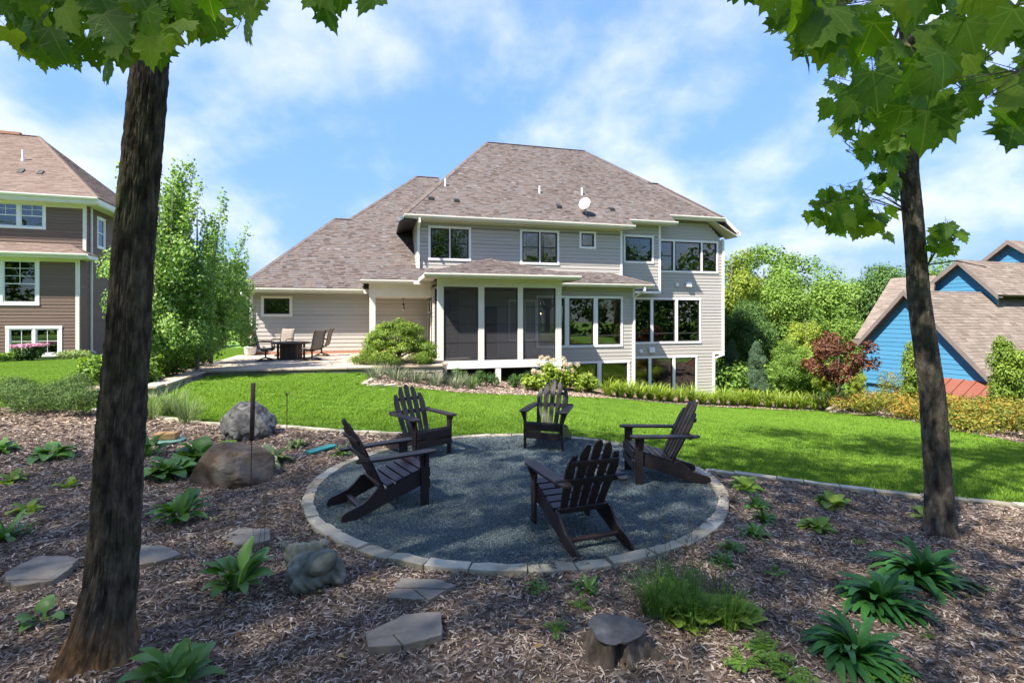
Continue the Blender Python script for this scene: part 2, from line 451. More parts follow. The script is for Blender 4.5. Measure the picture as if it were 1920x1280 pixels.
M('tree_leaf_yellow', [(0.125, 0.188, 0.022), (0.225, 0.294, 0.035), (0.325, 0.388, 0.056)], src='tint', scale=.5, rough=.6, transl=.35, tcol=(1.2, 1.2, .5))
M('tree_leaf_dark', [(0.043, 0.101, 0.024), (0.081, 0.162, 0.038), (0.135, 0.223, 0.054)], src='tint', scale=.5, rough=.6, transl=.3, tcol=(1.2, 1.2, .6))
M('aspen_leaf', [(0.116, 0.223, 0.058), (0.207, 0.347, 0.091), (0.330, 0.470, 0.157)], src='tint', scale=.5, rough=.5, transl=.4, tcol=(1.2, 1.2, .5))
M('red_leaf', [(.06, .025, .016), (.12, .045, .026), (.19, .085, .04)], src='tint', scale=1, rough=.6, transl=.35, tcol=(1.3, .8, .6))
M('needle', [(.055, .11, .06), (.10, .175, .09), (.16, .24, .13)], src='tint', scale=1, rough=.6, transl=.2)
M('lace_leaf', [(0.088, 0.156, 0.020), (0.163, 0.250, 0.033), (0.250, 0.338, 0.050)], src='tint', scale=1, rough=.55, transl=.4, tcol=(1.2, 1.2, .4))
M('spirea', [(0.086, 0.132, 0.016), (0.184, 0.207, 0.025), (0.310, 0.230, 0.032), (0.380, 0.161, 0.032)], src='tint', scale=.7, rough=.6, transl=.35)
M('shrub_green', [(0.058, 0.137, 0.018), (0.117, 0.221, 0.029), (0.208, 0.305, 0.046)], src='tint', scale=.8, rough=.55, transl=.35, tcol=(1.2, 1.2, .5))
M('box_leaf', [(.025, .07, .014), (.05, .115, .02), (.085, .16, .03)], src='tint', scale=2, rough=.5, transl=.25)
M('lily_leaf', [(0.138, 0.218, 0.023), (0.241, 0.328, 0.037), (0.356, 0.425, 0.069)], src='tint', scale=1, rough=.5, transl=.4, tcol=(1.1, 1.1, .5))
M('lavender', [(0.111, 0.156, 0.078), (0.182, 0.221, 0.117), (0.260, 0.240, 0.221)], src='tint', scale=1, rough=.8, transl=.2)
M('perennial', [(0.070, 0.133, 0.035), (0.119, 0.196, 0.049), (0.210, 0.266, 0.098)], src='tint', scale=1, rough=.7, transl=.3)
M('hydrangea_bloom', [(.45, .42, .26), (.60, .52, .36), (.62, .48, .36)], src='tint', scale=5, rough=.8, transl=.3)
M('pink_bloom', [(.55, .22, .34), (.62, .34, .44)], src='tint', scale=5, rough=.8, transl=.2)
M('hosta', [(0.057, 0.149, 0.025), (0.092, 0.213, 0.037), (0.132, 0.265, 0.052)], src='random', scale=6, rough=.42, transl=.3, tcol=(1.2, 1.2, .5), bump=.15, bscale=18, spec=.45)
M('hosta_yellow', [(0.146, 0.258, 0.025), (0.213, 0.325, 0.039), (0.269, 0.370, 0.056)], src='random', scale=6, rough=.5, transl=.35, tcol=(1.1, 1.1, .5), bump=.15, bscale=18)
M('hosta_varieg', [(.16, .24, .05), (.25, .32, .10), (.36, .40, .19)], src='random', scale=11, rough=.5, transl=.3, bump=.15, bscale=18)
M('spear_leaf', [(0.024, 0.100, 0.021), (0.041, 0.147, 0.028), (0.066, 0.199, 0.038)], src='random', scale=6, rough=.45, transl=.25, tcol=(1.2, 1.2, .5), bump=.15, bscale=20, spec=.3)
M('weed', [(0.062, 0.150, 0.019), (0.112, 0.225, 0.027), (0.188, 0.300, 0.044)], src='tint', scale=4, rough=.6, transl=.35)
M('dry_grass', [(.10, .105, .035), (.17, .16, .07)], src='tint', scale=4, rough=.8, transl=.3)
M('boulder_grey', [(0.082, 0.076, 0.068), (0.150, 0.143, 0.133), (0.224, 0.218, 0.204)], scale=7, rough=.9, bump=1., bscale=14, contrast=(.34, .66), mix2=((.055, .05, .045), 9., .56, .70))
M('boulder_brown', [(0.066, 0.043, 0.026), (0.123, 0.085, 0.052), (0.203, 0.151, 0.104)], scale=3.5, rough=.75, bump=.7, bscale=22, contrast=(.34, .66), mix2=((.17, .165, .15), 1.6, .56, .72))
M('stone_far', [(.22, .18, .15), (.32, .27, .23)], scale=3, rough=.9, bump=.6, bscale=9)
M('statue', [(0.089, 0.097, 0.072), (0.144, 0.152, 0.117), (0.220, 0.227, 0.186)], scale=7, rough=.75, bump=.35, bscale=40, contrast=(.32, .68), mix2=((.10, .085, .05), 5, .55, .75))
M('stump', [(0.040, 0.030, 0.022), (0.080, 0.062, 0.046), (0.136, 0.116, 0.092)], scale=20, rough=.95, bump=1., bscale=35, stretch=(1, 1, .25), contrast=(.35, .68))
M('stump_top', [(0.038, 0.040, 0.043), (0.072, 0.074, 0.076), (0.128, 0.132, 0.136)], scale=9, rough=.9, bump=.5, bscale=30)
M('rust_steel', [(.055, .036, .028), (.10, .068, .05)], scale=14, rough=.75)
M('dry_leaf', [(.16, .10, .05), (.28, .19, .09), (.34, .28, .10), (.22, .13, .07)], src='random', scale=20, rough=.8, transl=.2)
M('turquoise', [(.02, .22, .19), (.03, .27, .235)], scale=5, rough=.45)
M('pale_green_plastic', [(.16, .30, .24), (.20, .35, .28)], scale=5, rough=.5)
M('tan_block', [(.34, .20, .085), (.42, .26, .12)], scale=10, rough=.85, bump=.5, bscale=25)
M('dish', [(.62, .60, .58)], rough=.5)
M('deck', [(.20, .18, .165), (.25, .225, .205)], scale=6, rough=.8)
M('pot', [(.62, .60, .57)], rough=.7)
GLASS = mat_glass('glass', (.45, .48, .46), .12)
SCREEN = mat_screen('insect_screen')
BULB = mat_emit('bulb', (1.0, .62, .25), 9.)
# ------------------------------------------------------------------ terrain
CTRL = [(0, 0, 0), (-8, 0, 0), (8, 0, 0), (0, 4, 0), (0, 6, 0), (0, 8.4, 0), (-4, 4, 0), (4, 4, 0), (3, 6, 0), (-3, 7, 0), (-5.85, 9.3, .02), (-3.7, 9, .02),
        (5.3, 5.3, 0), (8, 4, -.1), (-10, 8, 0), (-15, 12, .05), (-10, 13.5, .28), (-7.5, 11.3, .26), (-6.4, 15.3, .28), (-3.9, 13.3, .2), (-3.9, 15.8, .2),
        (-22, 25, -.08), (-28, 24, -.05), (-18, 17.8, 0), (-30, 10, 0), (.67, 16, -.5), (-2.03, 15, -.23), (2.55, 17.5, -.8), (6.2, 20.5, -1.52), (10.1, 22, -1.96),
        (12.8, 20.5, -1.84), (11.95, 15.5, -1.2), (10.9, 12.5, -.84), (10, 10, -.53), (1.46, 10, -.17), (4.35, 9.5, -.35), (5.67, 8.5, -.28), (-2.8, 18.8, -.3),
        (2, 20, -.75), (6, 23, -1.45), (11.2, 26.9, -2.1), (14, 27.5, -2.3), (0, 40, -1), (20, 40, -4), (30, 55, -5), (-25, 40, -.3), (30, 20, -2.8), (20, 10, -1.4),
        (25, 0, -.5), (0, -15, 0), (-20, -10, 0), (20, -10, 0), (-45, 30, -.3), (-40, 0, 0), (17, 22, -1.6), (-12, 30, .2)]
_cp = np.array(CTRL)
def _tps(d):
    return np.where(d > 1e-9, d * d * np.log(np.maximum(d, 1e-9)), 0.)
_n = len(_cp)
_K = _tps(np.linalg.norm(_cp[:, None, :2] - _cp[None, :, :2], axis=2)) + np.eye(_n) * .6
_P = np.hstack([np.ones((_n, 1)), _cp[:, :2]])
_A = np.block([[_K, _P], [_P.T, np.zeros((3, 3))]])
_w = np.linalg.solve(_A, np.concatenate([_cp[:, 2], np.zeros(3)]))
def hz(x, y):
    x = np.atleast_1d(np.asarray(x, float)); y = np.atleast_1d(np.asarray(y, float))
    q = np.stack([x.ravel(), y.ravel()], 1)
    z = np.concatenate([_tps(np.linalg.norm(c[:, None] - _cp[None, :, :2], axis=2)) @ _w[:_n] + _w[_n] + c @ _w[_n + 1:] for c in np.array_split(q, max(1, len(q) // 4000))])
    d = np.hypot(q[:, 0], q[:, 1] - 15)
    b = np.clip((d - 32) / 30, 0, 1); b = b * b * (3 - 2 * b)
    far = np.where(q[:, 0] > 0, -3.5, -.6)
    return (np.clip(z, -6, 1) * (1 - b) + far * b).reshape(x.shape)
def gz(x, y):
    return float(hz(x, y)[0])

PIT = (0.04, 6.20, 2.29, 2.41)        # centre x, y, half-depth, half-width (outer edge of the stone ring)
def in_pit(x, y, grow=0.):
    return ((x - PIT[0]) / (PIT[3] + grow)) ** 2 + ((y - PIT[1]) / (PIT[2] + grow)) ** 2 < 1
EDGE = [(-30, 13.5), (-14, 11.4), (-10.5, 10.4), (-7, 9.75), (-5.85, 9.35), (-3.74, 8.98), (-2.83, 8.66), (-1.97, 8.47), (-.9, 8.44)]
EDGE_R = [(2.45, 6.62), (3.42, 6.10), (3.89, 5.87), (4.45, 5.62), (5.29, 5.34), (8, 4.75), (12, 4.3), (30, 4.0)]
_ex = np.array([p[0] for p in EDGE] + list(np.linspace(-.8, 2.40, 17)) + [p[0] for p in EDGE_R])
_ey = np.array([p[1] for p in EDGE] + [PIT[1] + PIT[2] * math.sqrt(max(0, 1 - ((x - PIT[0]) / PIT[3]) ** 2)) for x in np.linspace(-.8, 2.40, 17)] + [p[1] for p in EDGE_R])
def edge_y(x):
    return np.interp(x, _ex, _ey)

def grid_sheet(name, xs, ys, zf, mat, smooth=True):
    X, Y = np.meshgrid(xs, ys, indexing='ij'); Z = zf(X, Y)
    V = np.stack([X, Y, Z], -1).reshape(-1, 3); nx, ny = X.shape
    i = np.arange(nx - 1)[:, None] * ny + np.arange(ny - 1)[None, :]
    F = np.stack([i, i + ny, i + ny + 1, i + 1], -1).reshape(-1, 4)
    return link(name, np_mesh(name, V, F, 4, mat, smooth=smooth))

xs = np.concatenate([[-600, -300, -150, -90, -60], np.arange(-44, 44.1, .5), [60, 90, 150, 300, 600]])
ys = np.concatenate([[-300, -120, -60, -35], np.arange(-20, 48.1, .5), [60, 80, 110, 160, 260, 500, 900]])
lawn = grid_sheet('lawn', xs, ys, lambda X, Y: hz(X, Y) - .035, MATS['lawn_soil'])
tag(lawn, 'mown green lawn sloping down around the houses', 'lawn', kind='structure')

def vnoise(X, Y, s, seed=0.):
    f = np.vectorize(lambda a, b: mnoise.noise(Vector((a * s + seed, b * s, seed))))
    return f(X, Y)

# big mulch bed in front
cx = np.arange(-13, 13.01, .11); tt = np.linspace(0, 1, 120)
X = np.repeat(cx[:, None], len(tt), 1); Y = -4 + (edge_y(X) - .02 + 4) * tt[None, :] ** .8
Z = hz(X, Y) + .012 + .022 * vnoise(X, Y, 1.3) + .012 * vnoise(X, Y, 6., 3.)
Z = np.where(in_pit(X, Y, -.04), -.06, Z)
V = np.stack([X, Y, Z], -1).reshape(-1, 3); nx, ny = X.shape
i = np.arange(nx - 1)[:, None] * ny + np.arange(ny - 1)[None, :]
mulch_bed = link('mulch_bed', np_mesh('mulch_bed', V, np.stack([i, i + ny, i + ny + 1, i + 1], -1).reshape(-1, 4), 4, MATS['mulch'], smooth=True))
tag(mulch_bed, 'brown shredded bark mulch bed around the gravel circle', 'mulch bed', kind='structure')
def mz(x, y):
    return gz(x, y) + .012 + .022 * mnoise.noise(Vector((x * 1.3, y * 1.3, 0)))

# bed along the house and the hedge
FB = [(-3.9, 13.3), (-2.03, 15), (.67, 16), (2.55, 17.5), (6.2, 20.5), (10.1, 22), (12.5, 20.9), (12.9, 18), (12.1, 15.5), (11, 12.5), (10.1, 10), (9.6, 8), (9.6, 5)]
BB = [(-4.2, 15.9), (-2.8, 18.6), (1.5, 20.2), (5.5, 22.6), (8, 24.5), (14, 27), (18, 24), (19, 19), (17, 16), (16, 12), (15, 10), (14, 8), (14, 5)]
tF = np.linspace(0, 12, 160); s8 = np.linspace(0, 1, 14)
fx = np.interp(tF, range(13), [p[0] for p in FB]); fy = np.interp(tF, range(13), [p[1] for p in FB])
bx_ = np.interp(tF, range(13), [p[0] for p in BB]); by_ = np.interp(tF, range(13), [p[1] for p in BB])
X = fx[:, None] * (1 - s8) + bx_[:, None] * s8; Y = fy[:, None] * (1 - s8) + by_[:, None] * s8
Z = hz(X, Y) + .015 + .02 * vnoise(X, Y, 1.5, 7.)
V = np.stack([X, Y, Z], -1).reshape(-1, 3); nx, ny = X.shape
i = np.arange(nx - 1)[:, None] * ny + np.arange(ny - 1)[None, :]
house_bed = link('planting_bed', np_mesh('planting_bed', V, np.stack([i, i + 1, i + ny + 1, i + ny], -1).reshape(-1, 4), 4, MATS['mulch'], smooth=True))
tag(house_bed, 'mulched planting bed along the house and hedge', 'planting bed', kind='structure')
FBp = np.array(FB); 
def in_house_bed(x, y):
    # polygon test against FB + reversed BB
    poly = FB + BB[::-1]; inside = np.zeros(np.shape(x), bool); n = len(poly)
    for k in range(n):
        x1, y1 = poly[k]; x2, y2 = poly[(k + 1) % n]
        c = ((y1 > y) != (y2 > y)) & (x < (x2 - x1) * (y - y1) / ((y2 - y1) + 1e-12) + x1)
        inside ^= c
    return inside

# gravel circle
gr = MB(); n = 96; rings = [0, .3, .6, .8, .9, .955]
vs = [(PIT[0], PIT[1], .028)]; fs = []
for r in rings[1:]:
    for k in range(n):
        a = 2 * PI * k / n; x = PIT[0] + PIT[3] * r * math.cos(a); y = PIT[1] + PIT[2] * r * math.sin(a)
        vs.append((x, y, .028 + .008 * mnoise.noise(Vector((x * 2, y * 2, 0)))))
for k in range(n): fs.append((0, 1 + k, 1 + (k + 1) % n))
for j in range(len(rings) - 2):
    for k in range(n): fs.append((1 + j * n + k, 1 + (j + 1) * n + k, 1 + (j + 1) * n + (k + 1) % n, 1 + j * n + (k + 1) % n))
gr.add(vs, fs)
gravel_pad = gr.build('gravel_pad', MATS['gravel'], smooth=True)
tag(gravel_pad, 'round blue-grey crushed gravel pad under the chairs', 'gravel pad', kind='structure')

# ------------------------------------------------------------------ scatter by geometry nodes (uncountable stuff only)
def scatter(name, protos, P, ROT, SCL, IDX, label, cat):
    coll = bpy.data.collections.new(name + "_sources")
    for k, me in enumerate(protos):
        coll.objects.link(bpy.data.objects.new("%s_source_%02d" % (name, k), me))
    me = bpy.data.meshes.new(name)
    P = np.asarray(P, np.float32)
    me.vertices.add(len(P)); me.vertices.foreach_set("co", P.ravel())
    a = me.attributes.new("rot", 'FLOAT_VECTOR', 'POINT'); a.data.foreach_set("vector", np.asarray(ROT, np.float32).ravel())
    a = me.attributes.new("scl", 'FLOAT_VECTOR', 'POINT'); a.data.foreach_set("vector", np.asarray(SCL, np.float32).ravel())
    a = me.attributes.new("idx", 'INT', 'POINT'); a.data.foreach_set("value", np.asarray(IDX, np.int32))
    o = link(name, me)
    g = bpy.data.node_groups.new(name, 'GeometryNodeTree')
    g.interface.new_socket("Geometry", in_out='INPUT', socket_type='NodeSocketGeometry')
    g.interface.new_socket("Geometry", in_out='OUTPUT', socket_type='NodeSocketGeometry')
    N, L = g.nodes, g.links
    gi, go = N.new("NodeGroupInput"), N.new("NodeGroupOutput")
    ci = N.new("GeometryNodeCollectionInfo"); ci.inputs[0].default_value = coll
    ci.inputs["Separate Children"].default_value = True; ci.inputs["Reset Children"].default_value = True
    ip = N.new("GeometryNodeInstanceOnPoints"); ip.inputs["Pick Instance"].default_value = True
    def att(nm, ty):
        q = N.new("GeometryNodeInputNamedAttribute"); q.data_type = ty; q.inputs[0].default_value = nm; return q.outputs[0]
    er = N.new("FunctionNodeEulerToRotation")
    L.new(att("rot", 'FLOAT_VECTOR'), er.inputs[0])
    L.new(gi.outputs[0], ip.inputs["Points"]); L.new(ci.outputs[0], ip.inputs["Instance"])
    L.new(att("idx", 'INT'), ip.inputs["Instance Index"]); L.new(er.outputs[0], ip.inputs["Rotation"]); L.new(att("scl", 'FLOAT_VECTOR'), ip.inputs["Scale"])
    L.new(ip.outputs[0], go.inputs[0])
    md = o.modifiers.new("scatter", 'NODES'); md.node_group = g
    return tag(o, label, cat, kind='stuff')

rng = np.random.default_rng(7)
def blades(n, size, h, mat, name, lean=.5, w=.006, seed=0, tm=.5):
    """patch of n grass blades over a square of given size"""
    r = np.random.default_rng(seed)
    x, y = (r.random((2, n)) - .5) * size
    hh = h * (.6 + .7 * r.random(n)); a = r.random(n) * 2 * PI; ln = lean * (.3 + r.random(n)) * hh
    wa = a + PI / 2 + r.normal(0, .5, n); ww = w * (.7 + .6 * r.random(n))
    dx, dy = np.cos(a), np.sin(a); wx, wy = np.cos(wa) * ww, np.sin(wa) * ww
    V = np.zeros((n, 5, 3))
    V[:, 0] = np.stack([x - wx, y - wy, 0 * x - .01], 1); V[:, 1] = np.stack([x + wx, y + wy, 0 * x - .01], 1)
    mx, my = x + dx * ln * .35, y + dy * ln * .35
    V[:, 2] = np.stack([mx + wx * .8, my + wy * .8, hh * .6], 1); V[:, 3] = np.stack([mx - wx * .8, my - wy * .8, hh * .6], 1)
    V[:, 4] = np.stack([x + dx * ln, y + dy * ln, hh], 1)
    b = np.arange(n)[:, None] * 5
    T = np.concatenate([b + [0, 1, 2], b + [0, 2, 3], b + [3, 2, 4]])
    t = np.clip(r.normal(tm, .2, n), 0, 1)
    return np_mesh(name, V.reshape(-1, 3), T, 3, mat, tint=np.tile(t, 3))

def lawn_mask(x, y):
    m = (y > edge_y(x) + .05) & ~in_pit(x, y, .06) & ~in_house_bed(x, y)
    lx = (x + 4.056) * .9659 + (y - 22) * .2588; ly = -(x + 4.056) * .2588 + (y - 22) * .9659
    m &= ~((lx > -7.1) & (lx < .4) & (ly > -6.05))                       # patio
    m &= ~((lx > -8.3) & (lx < -6.2) & (ly > -9.5) & (ly < -1.5))        # aspen bed
    m &= ~((lx > -7.0) & (ly > -4.0) & (lx < 17) & (ly < 14))            # house
    m &= (y < 30) & (y < 1.6 * x + 62) & ~((x > 9.6) & (y < 27) & (lx < 40) & (x > 13))
    bx = (x + 21.67) * .9455 + (y - 26) * .3256; by = -(x + 21.67) * .3256 + (y - 26) * .9455
    m &= ~((bx < .4) & (by > -1.6))
    return m
S = .42
gx, gy = np.meshgrid(np.arange(-27, 14.5, S), np.arange(5, 29, S), indexing='ij')
gx = (gx + rng.normal(0, .05, gx.shape)).ravel(); gy = (gy + rng.normal(0, .05, gy.shape)).ravel()
vis = np.abs(gx) < gy * 1.06 + 3
ok = lawn_mask(gx, gy) & vis
for ox, oy in ((.23, 0), (-.23, 0), (0, .23), (0, -.23)):
    ok &= lawn_mask(gx + ox, gy + oy)
px_, py_ = gx[ok], gy[ok]
e = .2
nx_, ny_ = (hz(px_ - e, py_) - hz(px_ + e, py_)) / (2 * e), (hz(px_, py_ - e) - hz(px_, py_ + e)) / (2 * e)
rz = rng.integers(0, 4, len(px_)) * PI / 2 + rng.normal(0, .15, len(px_))
# mowing stripes give neighbouring strips a slightly different lean and height
st = (np.floor((px_ * .26 + py_ * .97) / .95) % 2)
PATCH = [blades(950, .50, .044, MATS['grass'], 'grass_patch_%d' % k, w=.0038, lean=.7, seed=k, tm=.30 + .05 * k) for k in range(9)]
worn = np.array([.5 * mnoise.noise(Vector((a * .22, b * .22, 1.))) + .35 * mnoise.noise(Vector((a * .8, b * .8, 5.))) for a, b in zip(px_, py_)])
gi_ = np.clip(np.round(3.6 + 2.0 * (st - .5) + 6.0 * worn + rng.normal(0, .7, len(px_))), 0, 8).astype(int)
Pp = np.stack([px_, py_, hz(px_, py_) - .02], 1)
ROT = np.stack([-ny_ * 1.0, nx_ * 1.0, 0 * rz], 1)
sc_ = (.9 + .25 * rng.random(len(px_)))
SCL = np.stack([np.ones_like(sc_), np.ones_like(sc_), sc_ * np.where(st > 0, 1.12, .88)], 1)
scatter('lawn_grass', PATCH, Pp, ROT, SCL, gi_, 'short mown green grass covering the lawn', 'grass')
# ragged grass along the edges of the lawn
ns = 120000
tx = rng.uniform(-27, 14.5, ns); ty = rng.uniform(5, 28, ns)
okc = lawn_mask(tx, ty) & (np.abs(tx) < ty * 1.06 + 3)
inner = np.ones(ns, bool)
for ox, oy in ((.3, 0), (-.3, 0), (0, .3), (0, -.3)):
    inner &= lawn_mask(tx + ox, ty + oy)
okc &= ~inner
tx, ty = tx[okc], ty[okc]
TUFT = [blades(34, .10, .062, MATS['grass'], 'grass_tuft_%d' % k, w=.0045, lean=.8, seed=20 + k) for k in range(4)]
scatter('edge_grass', TUFT, np.stack([tx, ty, hz(tx, ty) - .03], 1), np.stack([0 * tx, 0 * tx, rng.random(len(tx)) * 6.28], 1), np.repeat((.8 + .4 * rng.random(len(tx)))[:, None], 3, 1),
        rng.integers(0, 4, len(tx)), 'ragged green grass tufts along the lawn edges', 'grass')

# mulch chips
def chip_mesh(k):
    r = random.Random(k); m = MB()
    l, w, h = r.uniform(.022, .055), r.uniform(.004, .010), r.uniform(.0015, .005)
    pts = [(-l / 2, -w / 2 * r.uniform(.2, 1)), (0, -w / 2), (l / 2, -w / 2 * r.uniform(.1, .9)), (l / 2 * r.uniform(.8, 1.1), w / 2 * r.uniform(.1, .9)), (0, w / 2 * r.uniform(.7, 1.3)), (-l / 2, w / 2 * r.uniform(.3, 1))]
    b = r.uniform(-.006, .010)
    m.prism([(x, y, b * (1 - (2 * x / l) ** 2)) for x, y in pts], (0, 0, h))
    return m.mesh('chip', MATS['chip'], tint=False)
CHIPS = [chip_mesh(k) for k in range(14)]
def chips(n, x0, x1, y0, y1, smin, smax):
    x = rng.uniform(x0, x1, n); y = rng.uniform(y0, y1, n)
    ok = (y < edge_y(x) - .06) & ~in_pit(x, y, -.01) & (np.abs(x) < y * 1.06 + 2.6)
    x, y = x[ok], y[ok]
    z = hz(x, y) + .016 + .022 * vnoise(x, y, 1.3) + .012 * vnoise(x, y, 6., 3.) + rng.random(len(x)) * .008
    ry = np.stack([rng.normal(0, .28, len(x)), rng.normal(0, .28, len(x)), rng.random(len(x)) * 6.28], 1)
    s = rng.uniform(smin, smax, len(x)) * np.where(rng.random(len(x)) < .06, 1.7, 1.)
    return np.stack([x, y, z], 1), ry, np.repeat(s[:, None], 3, 1)
parts_ = [chips(115000, -6.6, 6.6, 1.4, 4.6, .55, 1.12), chips(82000, -8.5, 8.5, 4.4, 7.2, .64, 1.3), chips(36000, -11, 6, 6.5, 10.5, 1.0, 2.2)]
# loose chips that have spilled over the ring onto the gravel
a = rng.uniform(0, 2 * PI, 900); rr = 1 - np.abs(rng.normal(0, .06, 900))
x = PIT[0] + PIT[3] * rr * np.cos(a); y = PIT[1] + PIT[2] * rr * np.sin(a); ok = mnoise and (np.array([mnoise.noise(Vector((p * 1.1, q * 1.1, 4))) for p, q in zip(x, y)]) > .05)
x, y = x[ok], y[ok]
zz = np.where(rr[ok] > .945, .066, .036)
parts_.append((np.stack([x, y, zz], 1), np.stack([0 * x, 0 * x, rng.random(len(x)) * 6.28], 1), np.ones((len(x), 3))))
P_, R_, S_ = [np.concatenate([p[k] for p in parts_]) for k in range(3)]
scatter('mulch_chips', CHIPS, P_, R_, S_, rng.integers(0, len(CHIPS), len(P_)), 'loose brown and grey shredded bark chips', 'mulch')
# house bed mulch, coarser
nb = 26000
t_ = rng.uniform(0, 11.5, nb); s_ = rng.random(nb) ** 1.6
x = np.interp(t_, range(13), [p[0] for p in FB]) * (1 - s_) + np.interp(t_, range(13), [p[0] for p in BB]) * s_
y = np.interp(t_, range(13), [p[1] for p in FB]) * (1 - s_) + np.interp(t_, range(13), [p[1] for p in BB]) * s_
scatter('bed_chips', CHIPS, np.stack([x, y, hz(x, y) + .03], 1), np.stack([rng.normal(0, .25, nb), rng.normal(0, .25, nb), rng.random(nb) * 6.28], 1), np.full((nb, 3), 2.3),
        rng.integers(0, len(CHIPS), nb), 'loose bark chips in the bed along the house', 'mulch')
# crushed stone
def pebble(k):
    m = MB(); r = random.Random(k + 50)
    m.ico((0, 0, 0), (r.uniform(.5, 1), r.uniform(.5, .9), r.uniform(.35, .6)), 0, .5, 1.3, k)
    return m.mesh('pebble', MATS['pebble'], tint=False)
PEB = [pebble(k) for k in range(8)]
ng = 125000
a = rng.uniform(0, 2 * PI, ng); rr = np.sqrt(rng.random(ng)) * .95
x = PIT[0] + PIT[3] * rr * np.cos(a); y = PIT[1] + PIT[2] * rr * np.sin(a)
keep = rng.random(ng) < np.clip(1.3 - (y - 4) * .12, .4, 1)
x, y = x[keep], y[keep]; m_ = len(x)
s = rng.uniform(.0045, .0095, m_) * (1 + (y - 4) * .10)
scatter('gravel', PEB, np.stack([x, y, np.full(m_, .031) + rng.random(m_) * .005], 1), rng.random((m_, 3)) * 6.28, np.repeat(s[:, None], 3, 1), rng.integers(0, 8, m_), 'blue-grey crushed stone gravel', 'gravel')

# ------------------------------------------------------------------ stone ring and lawn edging
def stone_block(pts_in, pts_out, z0, z1, rnd):
    """one edging stone between two short arcs"""
    m = MB(); n = len(pts_in)
    top = [(p[0] + rnd.uniform(-.006, .006), p[1] + rnd.uniform(-.006, .006), z1 + rnd.uniform(-.005, .005)) for p in pts_out] + [(p[0] + rnd.uniform(-.006, .006), p[1] + rnd.uniform(-.006, .006), z1 + rnd.uniform(-.005, .005)) for p in pts_in[::-1]]
    bot = [(p[0], p[1], z0) for p in pts_out] + [(p[0], p[1], z0) for p in pts_in[::-1]]
    k = len(top)
    m.add(top + bot, [tuple(range(k))[::-1], tuple(range(k, 2 * k))] + [(i, (i + 1) % k, k + (i + 1) % k, k + i) for i in range(k)])
    return m
ring = thing('stone_edging', 'ring of pale flat stones around the gravel circle', 'edging', (0, 0, 0))
rnd = random.Random(3)
a = -.3
while a < 2 * PI - .3 - .05:
    da = min(rnd.uniform(.115, .20), 2 * PI - .3 - a)
    if 2 * PI - .3 - (a + da) < .07: da = 2 * PI - .3 - a
    g = .0022; wob = rnd.uniform(-.012, .012); wi = rnd.uniform(.945, .955)
    ks = [a + g + (da - 2 * g) * q / 3 for q in range(4)]
    pin = [(PIT[0] + PIT[3] * (wi - .004 * (q % 2)) * math.cos(k), PIT[1] + PIT[2] * (wi - .004 * (q % 2)) * math.sin(k)) for q, k in enumerate(ks)]
    pout = [(PIT[0] + PIT[3] * (1.0 + wob / 2.4) * math.cos(k), PIT[1] + PIT[2] * (1.0 + wob / 2.4) * math.sin(k)) for k in ks]
    stone_block(pin, pout, -.03, .050 + rnd.uniform(-.007, .007), rnd).build('stone', MATS['edging'], ring, bevel=.006)
    a += da
def line_edging(name, pts, label, w=.10, lo=.28, hi=.55):
    t = thing(name, label, 'edging')
    P = [Vector((x, y, 0)) for x, y in pts]; L = [0]
    for k in range(len(P) - 1): L.append(L[-1] + (P[k + 1] - P[k]).length)
    def at(s):
        s = max(0, min(L[-1], s))
        for k in range(len(P) - 1):
            if s <= L[k + 1]: return P[k].lerp(P[k + 1], (s - L[k]) / (L[k + 1] - L[k]))
        return P[-1]
    s = 0
    while s < L[-1] - .12:
        l = rnd.uniform(lo, hi); a, b = at(s + .004), at(s + l - .004)
        if (b - a).length < .05: break
        nrm = Vector((-(b - a).y, (b - a).x, 0)).normalized() * w / 2
        za = gz((a.x + b.x) / 2, (a.y + b.y) / 2)
        stone_block([(a - nrm)[:2], ((a + b) / 2 - nrm)[:2], (b - nrm)[:2]], [(a + nrm)[:2], ((a + b) / 2 + nrm)[:2], (b + nrm)[:2]], za - .05, za + .05 + rnd.uniform(-.006, .006), rnd).build('stone', MATS['edging'], t, bevel=.005)
        s += l
    return t
line_edging('stone_edging', [(-8.2, 10.0), (-7, 9.75), (-5.85, 9.35), (-3.74, 8.98), (-2.83, 8.66), (-1.97, 8.50), (-1.0, 8.49)], 'strip of narrow stones between mulch and lawn beside the grey boulder')
line_edging('stone_edging', [(2.5, 6.60), (3.42, 6.10), (3.89, 5.87), (4.45, 5.62), (5.29, 5.34), (7.2, 4.9)], 'strip of narrow stones between mulch and lawn behind the slim maple')
line_edging('stone_edging', [(-3.98, 15.6), (-3.9, 13.3), (-2.9, 14.1)], 'pale stone strip at the corner of the house bed', w=.14)
# ------------------------------------------------------------------ house building kit (local axes: x along the front, y into the house, z up)
def split_rects(x0, x1, z0, z1, holes):
    """rectangle minus holes -> list of rectangles"""
    zs = sorted({z0, z1, *[min(max(h[2], z0), z1) for h in holes], *[min(max(h[3], z0), z1) for h in holes]})
    out = []
    for a, b in zip(zs, zs[1:]):
        if b - a < .008: continue
        cut = sorted((max(h[0], x0), min(h[1], x1)) for h in holes if h[2] < b - 1e-4 and h[3] > a + 1e-4 and h[1] > x0 and h[0] < x1)
        c = x0
        for p, q in cut:
            if p > c + .01: out.append((c, p, a, b))
            c = max(c, q)
        if c < x1 - .01: out.append((c, x1, a, b))
    return out

